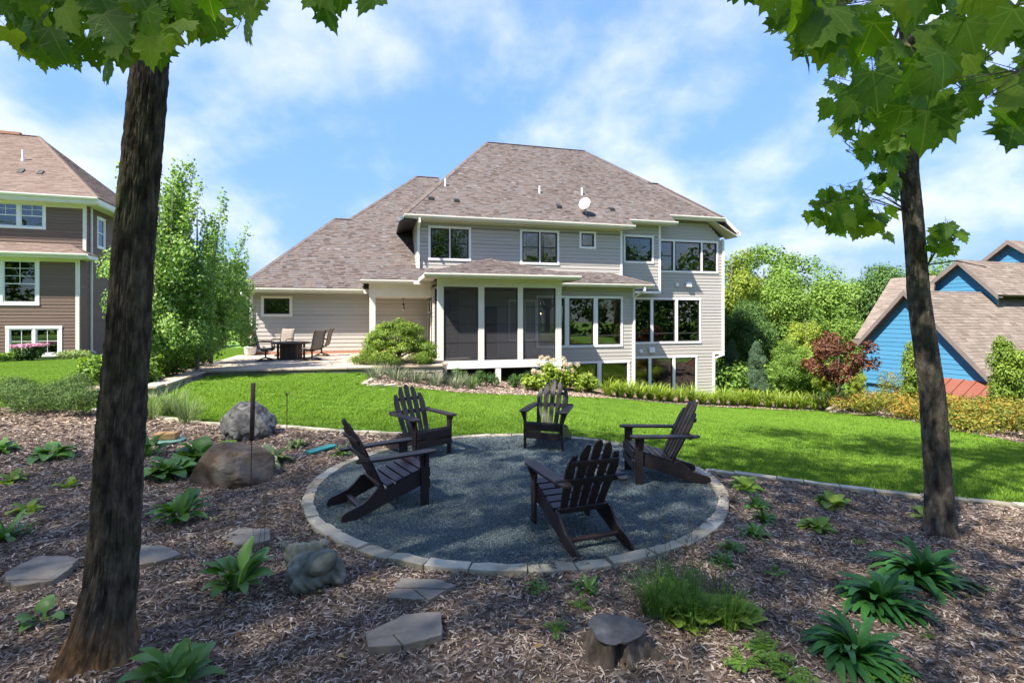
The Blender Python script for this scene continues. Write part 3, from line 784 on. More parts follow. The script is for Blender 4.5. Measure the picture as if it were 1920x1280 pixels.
def siding(parent, x0, x1, z0, z1, y, holes, mat, expo=.162, top=None, axis='x', sign=-1, name='wall', join=3.66, seed=1, label=None):
    """lap siding: sheathing mesh as the part, every board its own object. axis 'x': wall along x facing -y; axis 'y': wall along y facing -x (sign -1) or +x"""
    rnd = random.Random(seed)
    def tr(a, d, z):                       # a along the wall, d outwards
        return (a, y - d, z) if axis == 'x' else (y + sign * d, a, z)
    w = MB()
    if top is None:
        for a, b, c, d in split_rects(x0, x1, z0, z1, holes):
            w.prism([tr(a, -.002, c), tr(b, -.002, c), tr(b, -.002, d), tr(a, -.002, d)], Vector(tr(0, -.10, 0)) - Vector(tr(0, -.002, 0)))
    else:
        n = 24
        for k in range(n):
            a, b = x0 + (x1 - x0) * k / n, x0 + (x1 - x0) * (k + 1) / n
            zz = min(top(a), top(b))
            if zz > z0 + .02:
                w.prism([tr(a, -.002, z0), tr(b, -.002, z0), tr(b, -.002, top(b)), tr(a, -.002, top(a))], Vector(tr(0, -.10, 0)) - Vector(tr(0, -.002, 0)))
    part = w.build(name, MATS['sheath'], parent)
    if label: part["label"] = label
    z = z0; row = 0
    while z < z1 - .01:
        zt = min(z + expo, z1)
        xa, xb = x0, x1
        if top is not None:                # clip the course under a sloping top
            s = np.linspace(x0, x1, 200); okx = s[np.array([top(q) for q in s]) > zt - .02]
            if len(okx) < 2: z += expo; continue
            xa, xb = okx[0], okx[-1]
        for a, b, c, d in split_rects(xa, xb, z, zt, holes):
            cuts = [a]
            q = a + rnd.uniform(.8, join)
            while q < b - .6: cuts.append(q); q += join
            cuts.append(b)
            if d - c < .03: continue
            c0_ = c
            for p, r in zip(cuts, cuts[1:]):
                g = .0015; c = c0_
                t0 = .024; t1 = .024 - .013 * (d - c) / expo; c = c + .008
                m = MB()
                m.add([tr(p + g, t0, c), tr(r - g, t0, c), tr(r - g, t1, d), tr(p + g, t1, d), tr(p + g, 0, c), tr(r - g, 0, c), tr(r - g, 0, d), tr(p + g, 0, d)],
                      [(0, 1, 2, 3), (4, 5, 1, 0), (3, 2, 6, 7), (4, 0, 3, 7), (1, 5, 6, 2)])
                me = m.mesh('siding_board', mat, tint=False)
                link('siding_board', me, part)
        z += expo; row += 1
    return part

def window(parent, x0, x1, z0, z1, y, units, frame='bronze', case=.10, mull=.10, rail=None, muntin=None, blind=0., holes=None, tr=None, trim='trim', depth=1.2, curtains=False, sill=False):
    """outer casing rectangle; units: list of relative widths. returns the glass hole for the siding"""
    if tr is None: tr = lambda a, d, z: (a, y - d, z)
    def bx(m, a, b, d0, d1, c, e):
        p = [tr(a, d0, c), tr(b, d0, c), tr(b, d0, e), tr(a, d0, e)]
        m.prism(p, Vector(tr(0, d1, 0)) - Vector(tr(0, d0, 0)))
    cs = MB()
    bx(cs, x0, x0 + case, -.02, .040, z0 + case, z1 - case); bx(cs, x1 - case, x1, -.02, .040, z0 + case, z1 - case)
    bx(cs, x0 - .01, x1 + .01, -.02, .046, z1 - case, z1); bx(cs, x0 - .005, x1 + .005, -.02, .050, z0, z0 + case)
    gx0, gx1, gz0, gz1 = x0 + case, x1 - case, z0 + case, z1 - case
    tot = sum(units); wid = (gx1 - gx0 - mull * (len(units) - 1)); a = gx0; cells = []
    for k, u in enumerate(units):
        b = a + wid * u / tot; cells.append((a, b))
        if k < len(units) - 1: bx(cs, b, b + mull, -.02, .038, gz0, gz1)
        a = b + mull
    win = cs.build('window', MATS[trim], parent, bevel=.003)
    fw = .058
    for k, (a, b) in enumerate(cells):
        s = MB()
        bx(s, a, a + fw, -.05, .012, gz0, gz1); bx(s, b - fw, b, -.05, .012, gz0, gz1)
        bx(s, a + fw, b - fw, -.05, .0118, gz0, gz0 + fw); bx(s, a + fw, b - fw, -.05, .0118, gz1 - fw, gz1)
        rk = rail[k] if isinstance(rail, (list, tuple)) else rail
        if rk:
            zr = gz0 + (gz1 - gz0) * rk; bx(s, a + fw, b - fw, -.045, .010, zr - .022, zr + .022)
        if muntin and muntin[k]:
            nx, lo, hi, nz = muntin[k]
            za, zb = gz0 + (gz1 - gz0) * lo, gz0 + (gz1 - gz0) * hi
            for q in range(1, nx): xx = a + (b - a) * q / nx; bx(s, xx - .011, xx + .011, -.030, .002, za, zb)
            for q in range(1, nz): zz = za + (zb - za) * q / nz; bx(s, a + fw, b - fw, -.031, .001, zz - .011, zz + .011)
        s.build('sash', MATS[frame], win)
        p = MB(); bx(p, a + fw * .6, b - fw * .6, -.026, -.020, gz0 + fw * .6, gz1 - fw * .6)
        p.build('pane', GLASS, win)
        if blind:
            bl = MB(); bx(bl, a + fw, b - fw, -.08, -.075, gz1 - fw - (gz1 - gz0) * blind, gz1 - fw)
            bl.build('blind', MATS['blind'], win)
    if curtains:
        for (a, b) in ((gx0 + .03, gx0 + .16), (gx1 - .18, gx1 - .03)):
            cu = MB()
            for q in range(6):
                aa, bb = a + (b - a) * q / 6, a + (b - a) * (q + 1) / 6
                bx(cu, aa, bb, -.12 - .02 * (q % 2), -.10 - .02 * (q % 2), gz0 + .02, gz1 - .02)
            cu.build('curtain', MATS['blind'], win)
    rm = MB()                              # the room behind: five dark sides
    A = [tr(gx0 - .03, -.06, gz0 - .03), tr(gx1 + .03, -.06, gz0 - .03), tr(gx1 + .03, -.06, gz1 + .03), tr(gx0 - .03, -.06, gz1 + .03)]
    B = [tr(gx0 - .03, -depth, gz0 - .03), tr(gx1 + .03, -depth, gz0 - .03), tr(gx1 + .03, -depth, gz1 + .03), tr(gx0 - .03, -depth, gz1 + .03)]
    rm.add(A + B, [(4, 5, 6, 7), (0, 1, 5, 4), (1, 2, 6, 5), (2, 3, 7, 6), (3, 0, 4, 7)])
    rm.build('room_interior', MATS['room'], win)
    if holes is not None: holes.append((x0 + case * .6, x1 - case * .6, z0 + case * .6, z1 - case * .6))
    return win

def clip_poly(poly, a, b, keep):           # half-plane clip in 2D: keep(dist)>=0
    out = []
    n = len(poly)
    for k in range(n):
        p, q = poly[k], poly[(k + 1) % n]; dp, dq = keep(p), keep(q)
        if dp >= 0: out.append(p)
        if (dp >= 0) != (dq >= 0):
            t = dp / (dp - dq); out.append((p[0] + (q[0] - p[0]) * t, p[1] + (q[1] - p[1]) * t))
    return out

def shingles(polys, parent, mat, expo=.13, wmin=.11, wmax=.28, seed=0, singles=0, deck='roof_deck', name='roof', thick=.10, single_polys=None):
    """polys: convex 3D polygons whose first edge is (parallel to) the eave. A deck slab is the part; laminated shingles lie on it"""
    rnd = random.Random(seed)
    dk = MB()
    for P in polys:
        nrm = (Vector(P[1]) - Vector(P[0])).cross(Vector(P[-1]) - Vector(P[0])).normalized()
        if nrm.z < 0: nrm = -nrm
        dk.prism([Vector(p) - nrm * .004 for p in P], -nrm * thick)
    part = dk.build(name, MATS[deck], parent)
    allm = MB(); left = singles
    for pi, P in enumerate(polys):
        P = [Vector(p) for p in P]
        e = (P[1] - P[0]).normalized(); nrm = e.cross(P[-1] - P[0]).normalized()
        if nrm.z < 0: nrm = -nrm; 
        up = nrm.cross(e)
        if up.z < 0: up = -up
        o = P[0]
        q2 = [((p - o).dot(e), (p - o).dot(up)) for p in P]
        area = sum(q2[k][0] * q2[(k + 1) % len(q2)][1] - q2[(k + 1) % len(q2)][0] * q2[k][1] for k in range(len(q2)))
        sg = 1 if area > 0 else -1
        edges = [(q2[k], q2[(k + 1) % len(q2)]) for k in range(len(q2))]
        v0 = min(q[1] for q in q2); v1 = max(q[1] for q in q2); u0 = min(q[0] for q in q2); u1 = max(q[0] for q in q2)
        v = v0
        patch = rnd.random() * 10
        while v < v1:
            u = u0 - rnd.random() * .3
            while u < u1:
                w = rnd.uniform(wmin, wmax)
                poly = [(u + .002, v), (u + w - .002, v), (u + w - .002, v + expo * 1.02), (u + .002, v + expo * 1.02)]
                for (a, b) in edges:
                    dx, dy = b[0] - a[0], b[1] - a[1]
                    poly = clip_poly(poly, a, b, lambda p: sg * (dx * (p[1] - a[1]) - dy * (p[0] - a[0])))
                    if len(poly) < 3: break
                if len(poly) >= 3:
                    lift = .006 + (.008 if rnd.random() < .45 else 0)
                    def to3(p, extra=0.):
                        h = lift * (1 - (p[1] - v) / (expo * 1.02)) + .003 + extra
                        return o + e * p[0] + up * p[1] + nrm * h
                    top = [to3(p) for p in poly]; low = sorted([p for p in poly if p[1] < v + 1e-4])
                    blotch = mnoise.noise(Vector((u * .45 + patch, v * .45, pi * 3.)))
                    t = min(1, max(0, rnd.gauss(.45, .19) + .14 * blotch))
                    m = MB() if (left > 0 and (single_polys is None or pi in single_polys)) else allm
                    m.add(top, [tuple(range(len(top)))], t)
                    if len(low) >= 2:
                        a3, b3 = to3(low[0]), to3(low[-1])
                        m.add([a3, b3, b3 - nrm * (lift + .003), a3 - nrm * (lift + .003)], [(0, 3, 2, 1)], t * .6)
                    if m is not allm:
                        me = m.mesh('shingle', mat); link('shingle', me, part); left -= 1
                u += w
            v += expo
    sh = allm.build('shingles', mat, part)
    tag(sh, kind='stuff')
    return part

def gutter(parent, p, q, mat='cream', s=.12, name='gutter'):
    """K-style gutter from p to q, outwards is -y of the wall (perpendicular to p->q, left-hand)"""
    p, q = Vector(p), Vector(q); d = (q - p).normalized(); out = Vector((d.y, -d.x, 0)).normalized()
    prof = [(0, 0), (.075, 0), (.085, .03), (.115, .07), (.115, .12), (.105, .12), (.105, .075), (.075, .035), (.07, .012), (.012, .012), (.012, .12), (0, .12)]
    vs = [p + out * a + Vector((0, 0, b)) for a, b in prof] + [q + out * a + Vector((0, 0, b)) for a, b in prof]; n = len(prof)
    m = MB().add(vs, [(k, (k + 1) % n, n + (k + 1) % n, n + k) for k in range(n)] + [(0, 1, 2, 3, 4)[::1], tuple(n + k for k in (0, 1, 2, 3, 4))])
    return m.build(name, MATS[mat], parent)

def downspout(parent, pts, mat='trim'):
    m = MB()
    for a, b in zip(pts, pts[1:]):
        m.bar(a, b, .075, .055, up=(0, 1, 0) if abs(Vector(b).z - Vector(a).z) > .01 else (0, 0, 1))
    for p in pts[1:-1]: m.box(p[0] - .04, p[0] + .04, p[1] - .032, p[1] + .032, p[2] - .035, p[2] + .035)
    return m.build('downspout', MATS[mat], parent)

def boards(parent, rects, name='corner_board', mat='trim'):
    """each rect (x0,x1,y0,y1,z0,z1) is its own trim board"""
    for r in rects:
        MB().box(*r).build(name, MATS[mat], parent, bevel=.003)

def ridge_caps(parent, lines, mat, w=.26):
    m = MB()
    for a, b in lines:
        a, b = Vector(a), Vector(b); d = b - a; L_ = d.length; d.normalize(); n = max(1, int(L_ / .22))
        side = d.cross(Vector((0, 0, 1))).normalized()
        for k in range(n):
            p, q = a + d * (L_ * k / n), a + d * (L_ * (k + 1) / n + .02)
            t = random.Random(k).uniform(.25, .6)
            for s in (1, -1):
                e1, e2 = side * s * w / 2 - Vector((0, 0, .065)), side * s * w / 2 - Vector((0, 0, .065))
                up0, up1 = Vector((0, 0, .032)), Vector((0, 0, .020))
                m.add([p + up0, q + up1, q + up1 + e2, p + up0 + e1], [(0, 1, 2, 3)], t)
    o = m.build('ridge_cap', mat, parent); return o

# ------------------------------------------------------------------ the grey house
HX, HY_, HR = -4.056, 22.0, R(15)
house = thing('house', 'large grey two-storey house with brown hip roof and screened porch', 'house', (HX, HY_, 0), HR)
HM = Matrix.Translation((HX, HY_, 0)) @ Matrix.Rotation(HR, 4, 'Z')
def hw(x, y, z=0): return HM @ Vector((x, y, z))
sd = MATS['siding']
# --- second-floor wall (front block)
h = []
window(house, .45, 2.32, 4.40, 5.90, 0, [1, 1], rail=.5, blind=.17, holes=h, mull=.05)
window(house, 4.57, 6.45, 4.33, 5.92, 0, [1, 1], rail=.5, holes=h, curtains=True, mull=.05)
window(house, 7.45, 8.29, 5.14, 5.96, 0, [1], holes=h)
siding(house, .09, 9.55, 3.55, 6.15, 0, h, sd, seed=2)
boards(house, [(-.02, .09, -.03, .05, 3.45, 6.10), (9.55, 9.66, -.03, .05, 3.6, 6.10)])
MB().box(.09, 9.55, -.028, .01, 6.06, 6.16).build('frieze_board', MATS['cream'], house)
MB().box(6.0, 9.55, -.03, .0, 3.93, 4.02).build('flashing_board', MATS['trim'], house)
siding(house, .0, 9., 3.4, 6.2, 0, [], sd, axis='y', sign=-1, seed=3, join=5)
# --- recessed section B
yB = .46; h = []
window(house, 9.95, 11.60, 4.58, 5.97, yB, [1], holes=h)
siding(house, 9.66, 11.88, 3.3, 6.55, yB, h, sd, seed=4)
boards(house, [(11.88, 12.0, yB - .03, yB + .05, 3.2, 6.50), (9.72, 12.0, yB - .028, yB + .3, 3.12, 3.22)])
# --- recessed section C (full height, cantilevered upper floors)
yC = 1.0; h = []
window(house, 12.15, 15.72, 4.22, 5.92, yC, [1, 1.95, 1.08], rail=[.5, None, .5], holes=h)
window(house, 10.35, 14.69, .58, 2.92, yC, [1, .98, 1.0], rail=.20, holes=h, mull=.16)
window(house, 10.3, 14.46, -2.02, -.05, yC, [1.0, 1.0, .98], rail=[None, None, None], holes=h, mull=.16)
def topC(x): return 6.92 if x < 15.05 else 6.92 - (x - 15.05) * 1.02
siding(house, 9.8, 15.96, .06, 6.92, yC, h, sd, seed=5, top=None) if False else None
siding(house, 9.8, 15.96, .06, 5.99, yC, h, sd, seed=5)
siding(house, 12.0, 15.96, 5.99, 6.96, yC, h, sd, seed=6, top=topC)
siding(house, 9.8, 15.40, -2.25, .06, yC, h, sd, seed=7)
boards(house, [(15.96, 16.08, yC - .03, yC + .05, .0, 6.05), (15.40, 15.52, yC - .03, yC + .05, -2.3, -.02), (15.40, 16.10, yC - .032, yC + .05, -.02, .075)])
# other walls
MB().box(15.98, 16.06, yC + .05, 12.4, .0, 6.0).box(15.42, 15.5, yC + .05, 12.4, -2.6, 0).box(-6.5, 16.0, 12.35, 12.45, -2.6, 6.3).box(-6.5, -6.42, .05, 8., .2, 2.95).build('rear_wall', MATS['siding'], house)
# --- main floor D, right of the porch
yD = -1.04; h = []; pyF_ = -3.4
window(house, 5.0, 9.14, .60, 2.88, yD, [1.08, 1.03, 1.0], rail=.20, holes=h, mull=.21)
window(house, 5.0, 9.48, -1.45, -.03, yD, [1, 1, 1], holes=h, mull=.20)
siding(house, 5.2, 9.64, -1.6, 3.30, yD, h, sd, seed=8)
boards(house, [(9.64, 9.76, yD - .03, yD + .05, -1.75, 3.25)])
MB().box(9.70, 9.74, yD + .05, yC, -2.2, 3.3).box(.5, 5.2, yD - .0, yD + .08, .18, 3.3).build('inner_wall', MATS['siding'], house)
MB().box(.5, 5.2, yD - .02, yD + .08, -1.4, .18).box(.46, .5, pyF_ + .2, yD, -1.4, .05).build('crawl_shade_wall', MATS['room'], house)  # near-black colour puts the shade under the porch floor into this wall
# --- garage wall and covered entry
h = []
window(house, -6.15, -5.0, 1.97, 2.80, 0, [1], holes=h, trim='cream')
siding(house, -6.45, .46, .72, 2.95, 0, h, sd, seed=9)
siding(house, -6.45, .46, .56, .72, 0, [], sd, seed=10, name='base_wall')
boards(house, [(-6.56, -6.45, -.03, .05, .45, 2.9)])
MB().box(-6.45, .46, -.02, .05, .44, .565).build('brick_base', MATS['brick_red'], house)
MB().box(-1.98, -1.75, -1.15, -.93, .45, 2.77).build('entry_post', MATS['cream'], house, bevel=.006)
MB().box(-2.0, .50, -1.16, -.92, 2.77, 3.30).build('entry_beam', MATS['cream'], house, bevel=.004)
MB().box(-1.98, .46, -.92, 0, 2.74, 2.80).build('entry_ceiling', MATS['soffit'], house)
# --- porch
px0, px1, pyF, pyB = .46, 5.30, -3.4, -1.04
for a, b in ((.46, .68), (1.98, 2.21), (3.52, 3.73), (5.06, 5.30)):
    MB().box(a, b, pyF, pyF + .14, .30, 3.10).build('porch_post', MATS['cream'], house, bevel=.005)
MB().box(px0 - .005, px1 + .005, pyF - .01, pyF + .16, 3.08, 3.42).build('porch_beam', MATS['cream'], house)
MB().box(px0 - .01, px1 + .01, pyF - .012, pyF + .16, .03, .32).build('porch_skirt', MATS['trim'], house, bevel=.004)
MB().box(px0, px1, pyF + .16, pyB, .18, .31).build('porch_floor', MATS['deck'], house)
MB().box(px0, px1, pyF + .16, pyB, 3.05, 3.12).build('porch_ceiling', MATS['deck'], house)
for a, b in ((.68, 1.98), (2.21, 3.52), (3.73, 5.06)):
    f = MB()
    f.box(a, a + .035, pyF + .03, pyF + .08, .32, 3.08).box(b - .035, b, pyF + .03, pyF + .08, .32, 3.08).box(a + .035, b - .035, pyF + .03, pyF + .08, .32, .36).box(a + .035, b - .035, pyF + .03, pyF + .08, 3.04, 3.08)
    for zz in (1.0, 1.68, 2.35): f.box(a + .035, b - .035, pyF + .045, pyF + .065, zz - .008, zz + .008)
    s = f.build('screen_panel', MATS['bronze'], house)
    MB().box(a + .03, b - .03, pyF + .052, pyF + .054, .35, 3.05).build('screen_mesh', SCREEN, s)
# porch side wall towards the patio: post, screen, clapboard, door
MB().box(px0 + .0, px0 + .14, pyF + .142, pyF + .24, .30, 3.10).build('porch_post', MATS['cream'], house)
f = MB().box(px0 + .03, px0 + .08, -3.16, -3.12, .32, 3.08).box(px0 + .03, px0 + .08, -2.14, -2.10, .32, 3.08).box(px0 + .03, px0 + .08, -3.12, -2.14, .32, .36).box(px0 + .03, px0 + .08, -3.12, -2.14, 3.04, 3.08)
s = f.build('screen_panel', MATS['bronze'], house)
MB().box(px0 + .052, px0 + .054, -3.14, -2.12, .35, 3.05).build('screen_mesh', SCREEN, s)
siding(house, -2.08, -1.05, .35, 3.08, px0 + .05, [], sd, axis='y', sign=-1, seed=11)
dr = MB().box(px0 + .0, px0 + .05, -.98, -.05, .46, 2.55).build('door', MATS['bronze'], house)
MB().box(px0 - .03, px0 - .002, -1.05, -.98, .46, 2.65).box(px0 - .03, px0 - .002, -.05, .0, .46, 2.65).build('door_casing', MATS['cream'], dr)
MB().lathe([(.02, 0), (.05, .02), (.06, .16), (.05, .19), (.02, .22)], 8, (px0 - .10, -1.35, 1.95)).bar((px0 + .03, -1.35, 2.2), (px0 - .10, -1.35, 2.2), .03, .03).build('wall_lantern', MATS['bronze'], house)
# porch feet over the crawl space wall, coloured dark for shade
for a in (.46, 2.65, 5.08):
    MB().box(a, a + .20, pyF, pyF + .16, -1.0, .03).build('porch_foot', MATS['trim'], house)
# inside the porch: stone column, window frames, bench
for k in range(16):
    rr = random.Random(k); zz = .32 + k * .17
    for j in range(2):
        MB().box(.75 + j * .42, 1.15 + j * .42, yD - .40 + rr.uniform(-.03, .03), yD - .02, zz, zz + .16).build('fireplace_stone', MATS['wall_stone'], house, bevel=.012)
MB().box(2.45, 3.25, yD - .03, yD - .002, .32, 2.4).build('porch_door', MATS['bronze'], house)
for a in (3.75, 4.45):
    MB().box(a, a + .08, yD - .05, yD - .002, .9, 2.7).box(a + .5, a + .58, yD - .05, yD - .002, .9, 2.7).box(a + .08, a + .5, yD - .05, yD - .002, 2.6, 2.7).box(a + .08, a + .5, yD - .05, yD - .002, .9, 1.0).build('porch_window_frame', MATS['trim'], house)
# --- roofs
P_ = .82
def rz(y, ze, o, p=P_): return ze + p * (y + o)
main_front = [[(-.6, -.5, 6.27), (9.98, -.5, 6.27), (9.98, 6.45, rz(6.45, 6.27, .5)), (4.43, 6.45, rz(6.45, 6.27, .5))],
              [(9.98, -.04, rz(-.04, 6.27, .5)), (12.52, -.04, rz(-.04, 6.27, .5)), (12.52, 3.85, rz(3.85, 6.27, .5)), (10.45, 6.45, rz(6.45, 6.27, .5)), (9.98, 6.45, rz(6.45, 6.27, .5))],
              [(12.52, .5, rz(.5, 6.27, .5)), (15.73, .5, rz(.5, 6.27, .5)), (13.55, 3.35, rz(3.35, 6.27, .5)), (12.92, 3.35, rz(3.35, 6.27, .5)), (12.52, 3.85, rz(3.85, 6.27, .5))]]
zr = rz(6.45, 6.27, .5)
main_other = [[(-.75, 13, 6.1), (-.75, -.62, 6.1), (-.6, -.5, 6.27), (4.43, 6.45, zr)],
              [(16.55, .35, 6.33), (16.55, 13, 6.33), (10.45, 6.45, zr), (15.73, .5, 7.09)],
              [(16.55, 13.2, 6.15), (-.75, 13.2, 6.15), (4.43, 6.45, zr - .01), (10.45, 6.45, zr - .01)]]
roof_main = shingles(main_front, house, MATS['shingle'], seed=1)
shingles(main_other, house, MATS['shingle'], seed=2, name='roof')
ridge_caps(roof_main, [((4.43, 6.45, zr), (10.45, 6.45, zr)), ((4.43, 6.45, zr), (-.62, -.52, 6.27)), ((10.45, 6.45, zr), (12.92, 3.35, rz(3.35, 6.27, .5))), ((12.92, 3.35, rz(3.35, 6.27, .5)), (13.55, 3.35, rz(3.35, 6.27, .5))), ((13.55, 3.35, rz(3.35, 6.27, .5)), (15.75, .48, 7.09))], MATS['shingle'])
zg = lambda y: 3.12 + P_ * (y + .5)
gar = [[(-6.89, -.5, 3.12), (-2.98, -.5, 3.12), (-2.98, 3.9, zg(3.9)), (-3.64, 3.9, zg(3.9))],
       [(-2.98, -.5, 3.12), (-.02, -.5, 3.12), (.3, .2, zg(.2)), (.3, 7.78, zg(7.78)), (-2.98, 3.9, zg(3.9))],
       [(.3, 4.2, zg(4.2)), (1.9, 4.2, zg(4.2)), (1.9, 8.1, zg(8.1)), (.57, 8.1, zg(8.1)), (.3, 7.78, zg(7.78))]]
rg = shingles(gar, house, MATS['shingle'], seed=3)
shingles([[(-6.89, 8.3, 3.12), (-6.89, -.5, 3.12), (-3.64, 3.9, zg(3.9))], [(-3.2, 16.7, 3.0), (-2.98, 3.9, zg(3.9)), (.57, 8.1, zg(8.1))], [(1.9, 16.7, 3.12), (-3.2, 16.7, 3.12), (.57, 8.1, zg(8.1)), (1.9, 8.1, zg(8.1))],
          [(-2.98, 8.3, 3.12), (-6.89, 8.3, 3.12), (-3.64, 3.9, zg(3.9)), (-2.98, 3.9, zg(3.9))]], house, MATS['shingle'], seed=4, expo=.3, wmin=.3, wmax=.6)
ridge_caps(rg, [((-6.9, -.5, 3.12), (-3.64, 3.9, zg(3.9))), ((-3.64, 3.9, zg(3.9)), (-2.98, 3.9, zg(3.9))), ((-2.98, 3.9, zg(3.9)), (.57, 8.1, zg(8.1))), ((.57, 8.1, zg(8.1)), (1.9, 8.1, zg(8.1)))], MATS['shingle'])
zl = lambda y: 3.45 + .40 * (y + 1.54)
ze = 3.53
low = [[(-2.31, -1.54, zl(-1.54)), (10.42, -1.54, zl(-1.54)), (8.95, -.07, zl(-.07)), (-.84, -.07, zl(-.07))],
       [(-2.31, -.0, zl(-1.54)), (-2.31, -1.54, zl(-1.54)), (-.84, -.07, zl(-.07)), (-.84, .3, zl(-.07))],
       [(10.42, -1.54, zl(-1.54)), (10.42, .45, zl(-1.54)), (9.0, .45, zl(-.07)), (8.95, -.07, zl(-.07))]]
rl = shingles(low, house, MATS['shingle'], seed=5)
pr = .30; xm = (5.86 - .08) / 2; za = ze + pr * 2.97
porch_polys = [[(-.08, -3.95, ze), (5.86, -3.95, ze), (2.89, -.98, za)], [(-.08, -.9, ze), (-.08, -3.95, ze), (2.89, -.98, za), (2.89, -.01, za)], [(5.86, -3.95, ze), (5.86, -.9, ze), (2.89, -.01, za), (2.89, -.98, za)]]
rp = shingles(porch_polys, house, MATS['shingle'], seed=6, singles=290, single_polys=(0,), expo=.15)
ridge_caps(rp, [((-.08, -3.95, ze), (2.89, -.98, za)), ((5.86, -3.95, ze), (2.89, -.98, za)), ((2.89, -.98, za), (2.89, -.03, za))], MATS['shingle'], w=.22)
ridge_caps(rl, [((-2.31, -1.54, zl(-1.54)), (-.84, -.07, zl(-.07))), ((10.42, -1.54, zl(-1.54)), (8.95, -.07, zl(-.07)))], MATS['shingle'], w=.2)
# soffits and fascias
sf = MB()
sf.box(-.55, 9.9, -.47, .02, 6.11, 6.15).box(9.9, 12.45, -.01, yB + .02, 6.49, 6.53).box(12.4, 15.2, .53, yC + .02, 6.93, 6.97)
sf.box(-6.85, -2.0, -.47, .02, 2.94, 2.98).box(-2.28, 10.4, -1.51, yD + .02, 3.29, 3.33).box(-.05, 5.83, -3.92, pyF + .02, 3.40, 3.44).box(-.05, px0, pyF, -1.5, 3.40, 3.44).box(px1, 5.83, pyF, -1.5, 3.40, 3.44)
sf.prism([(15.03, .53, 6.93), (16.5, .40, 6.10), (16.5, yC + .4, 6.10), (15.03, yC + .02, 6.93)], (0, 0, .03))
sf.build('soffit', MATS['soffit'], house)
fa = MB()
fa.box(-.58, 9.98, -.50, -.47, 6.08, 6.24).box(9.98, 12.52, -.04, -.01, 6.46, 6.61).box(12.52, 15.75, .50, .53, 6.88, 7.06)
fa.box(-6.89, -2.0, -.50, -.47, 2.91, 3.09).box(-2.31, 10.42, -1.54, -1.51, 3.26, 3.42).box(-.08, 5.86, -3.95, -3.92, 3.37, 3.51)
fa.box(-.08, -.05, -3.92, -1.5, 3.37, 3.51).box(5.83, 5.86, -3.92, -1.5, 3.37, 3.51).box(-2.31, -2.28, -1.51, -.4, 3.26, 3.42)
fa.build('fascia', MATS['cream'], house)
MB().prism([(15.75, .46, 6.90), (16.60, .34, 6.10), (16.60, .34, 6.30), (15.75, .46, 7.08)], (0, .05, 0)).build('rake_board', MATS['trim'], house)
MB().prism([(-.60, -.56, 6.06), (-.80, -.66, 5.92), (-.80, -.66, 6.08), (-.60, -.56, 6.24)], (0, .05, 0)).build('rake_board', MATS['trim'], house)
MB().prism([(-.78, -.6, 5.94), (-.78, 12, 5.94), (.02, 12, 6.12), (.02, -.45, 6.12)], (0, 0, .03)).build('side_soffit', MATS['bronze'], house)
gutter(house, (-.6, -.50, 6.13), (10.05, -.50, 6.13)); gutter(house, (9.98, -.04, 6.50), (12.62, -.04, 6.50)); gutter(house, (12.50, .50, 6.95), (15.75, .50, 6.95))
gutter(house, (-6.92, -.50, 2.97), (-2.25, -.50, 2.97)); gutter(house, (-2.33, -1.54, 3.30), (-.3, -1.54, 3.30)); gutter(house, (5.3, -1.54, 3.30), (10.44, -1.54, 3.30)); gutter(house, (-.10, -3.95, 3.41), (5.88, -3.95, 3.41))
downspout(house, [(.04, -.56, 6.13), (.04, -.56, 5.95), (.04, -.07, 5.7), (.04, -.07, 4.0)])
downspout(house, [(9.95, -1.6, 3.32), (9.95, -1.6, 3.15), (9.70, -1.10, 2.85), (9.70, -1.10, -1.6)])
downspout(house, [(16.03, .95, 6.0), (16.03, .95, -.05), (15.46, .95, -.22), (15.46, .95, -2.2)])
downspout(house, [(-6.75, -.55, 3.0), (-6.75, -.55, 2.85), (-6.5, -.06, 2.6), (-6.5, -.06, .5)])
# roof penetrations
for x, y in ((1.42, 1.70), (6.04, 1.63), (8.31, 1.72)):
    z = rz(y, 6.27, .5)
    MB().lathe([(.045, -.1), (.045, .36), (.035, .36), (.035, .2)], 10, (x, y, z)).build('vent_pipe', MATS['pvc'], house, smooth=False)
for x, y in ((.63, .63), (1.77, .58), (6.66, .58), (9.41, .61)):
    z = rz(y, 6.27, .5)
    MB().prism([(x - .11, y - .12, z - .07), (x - .11, y - .12, z + .045), (x - .11, y + .16, z + .17), (x - .11, y + .16, z + .02)], (.22, 0, 0)).build('roof_vent', MATS['vent_black'], house, bevel=.01)
# dryer vents and hose tap on the wall
for x, z in ((13.25, 3.60), (11.17, .22)): MB().lathe([(.09, 0), (.09, .09), (.05, .1)], 10).build('wall_vent', MATS['pvc'], house, loc=(x, yC - .01, z), rot=(R(90), 0, 0))
for x, z in ((13.75, 3.62), (11.62, .27)):
    MB().prism([(x, yC - .02, z - .12), (x, yC - .17, z - .12), (x, yC - .15, z + .10), (x, yC - .02, z + .14)], (.30, 0, 0)).build('vent_hood', MATS['pvc'], house, bevel=.008)
MB().lathe([(.05, 0), (.06, .05), (.03, .10)], 8, (14.75, yC - .08, -1.95)).bar((14.75, yC - .02, -1.88), (14.75, yC - .16, -1.88), .05, .05).build('hose_tap', MATS['concrete'], house)
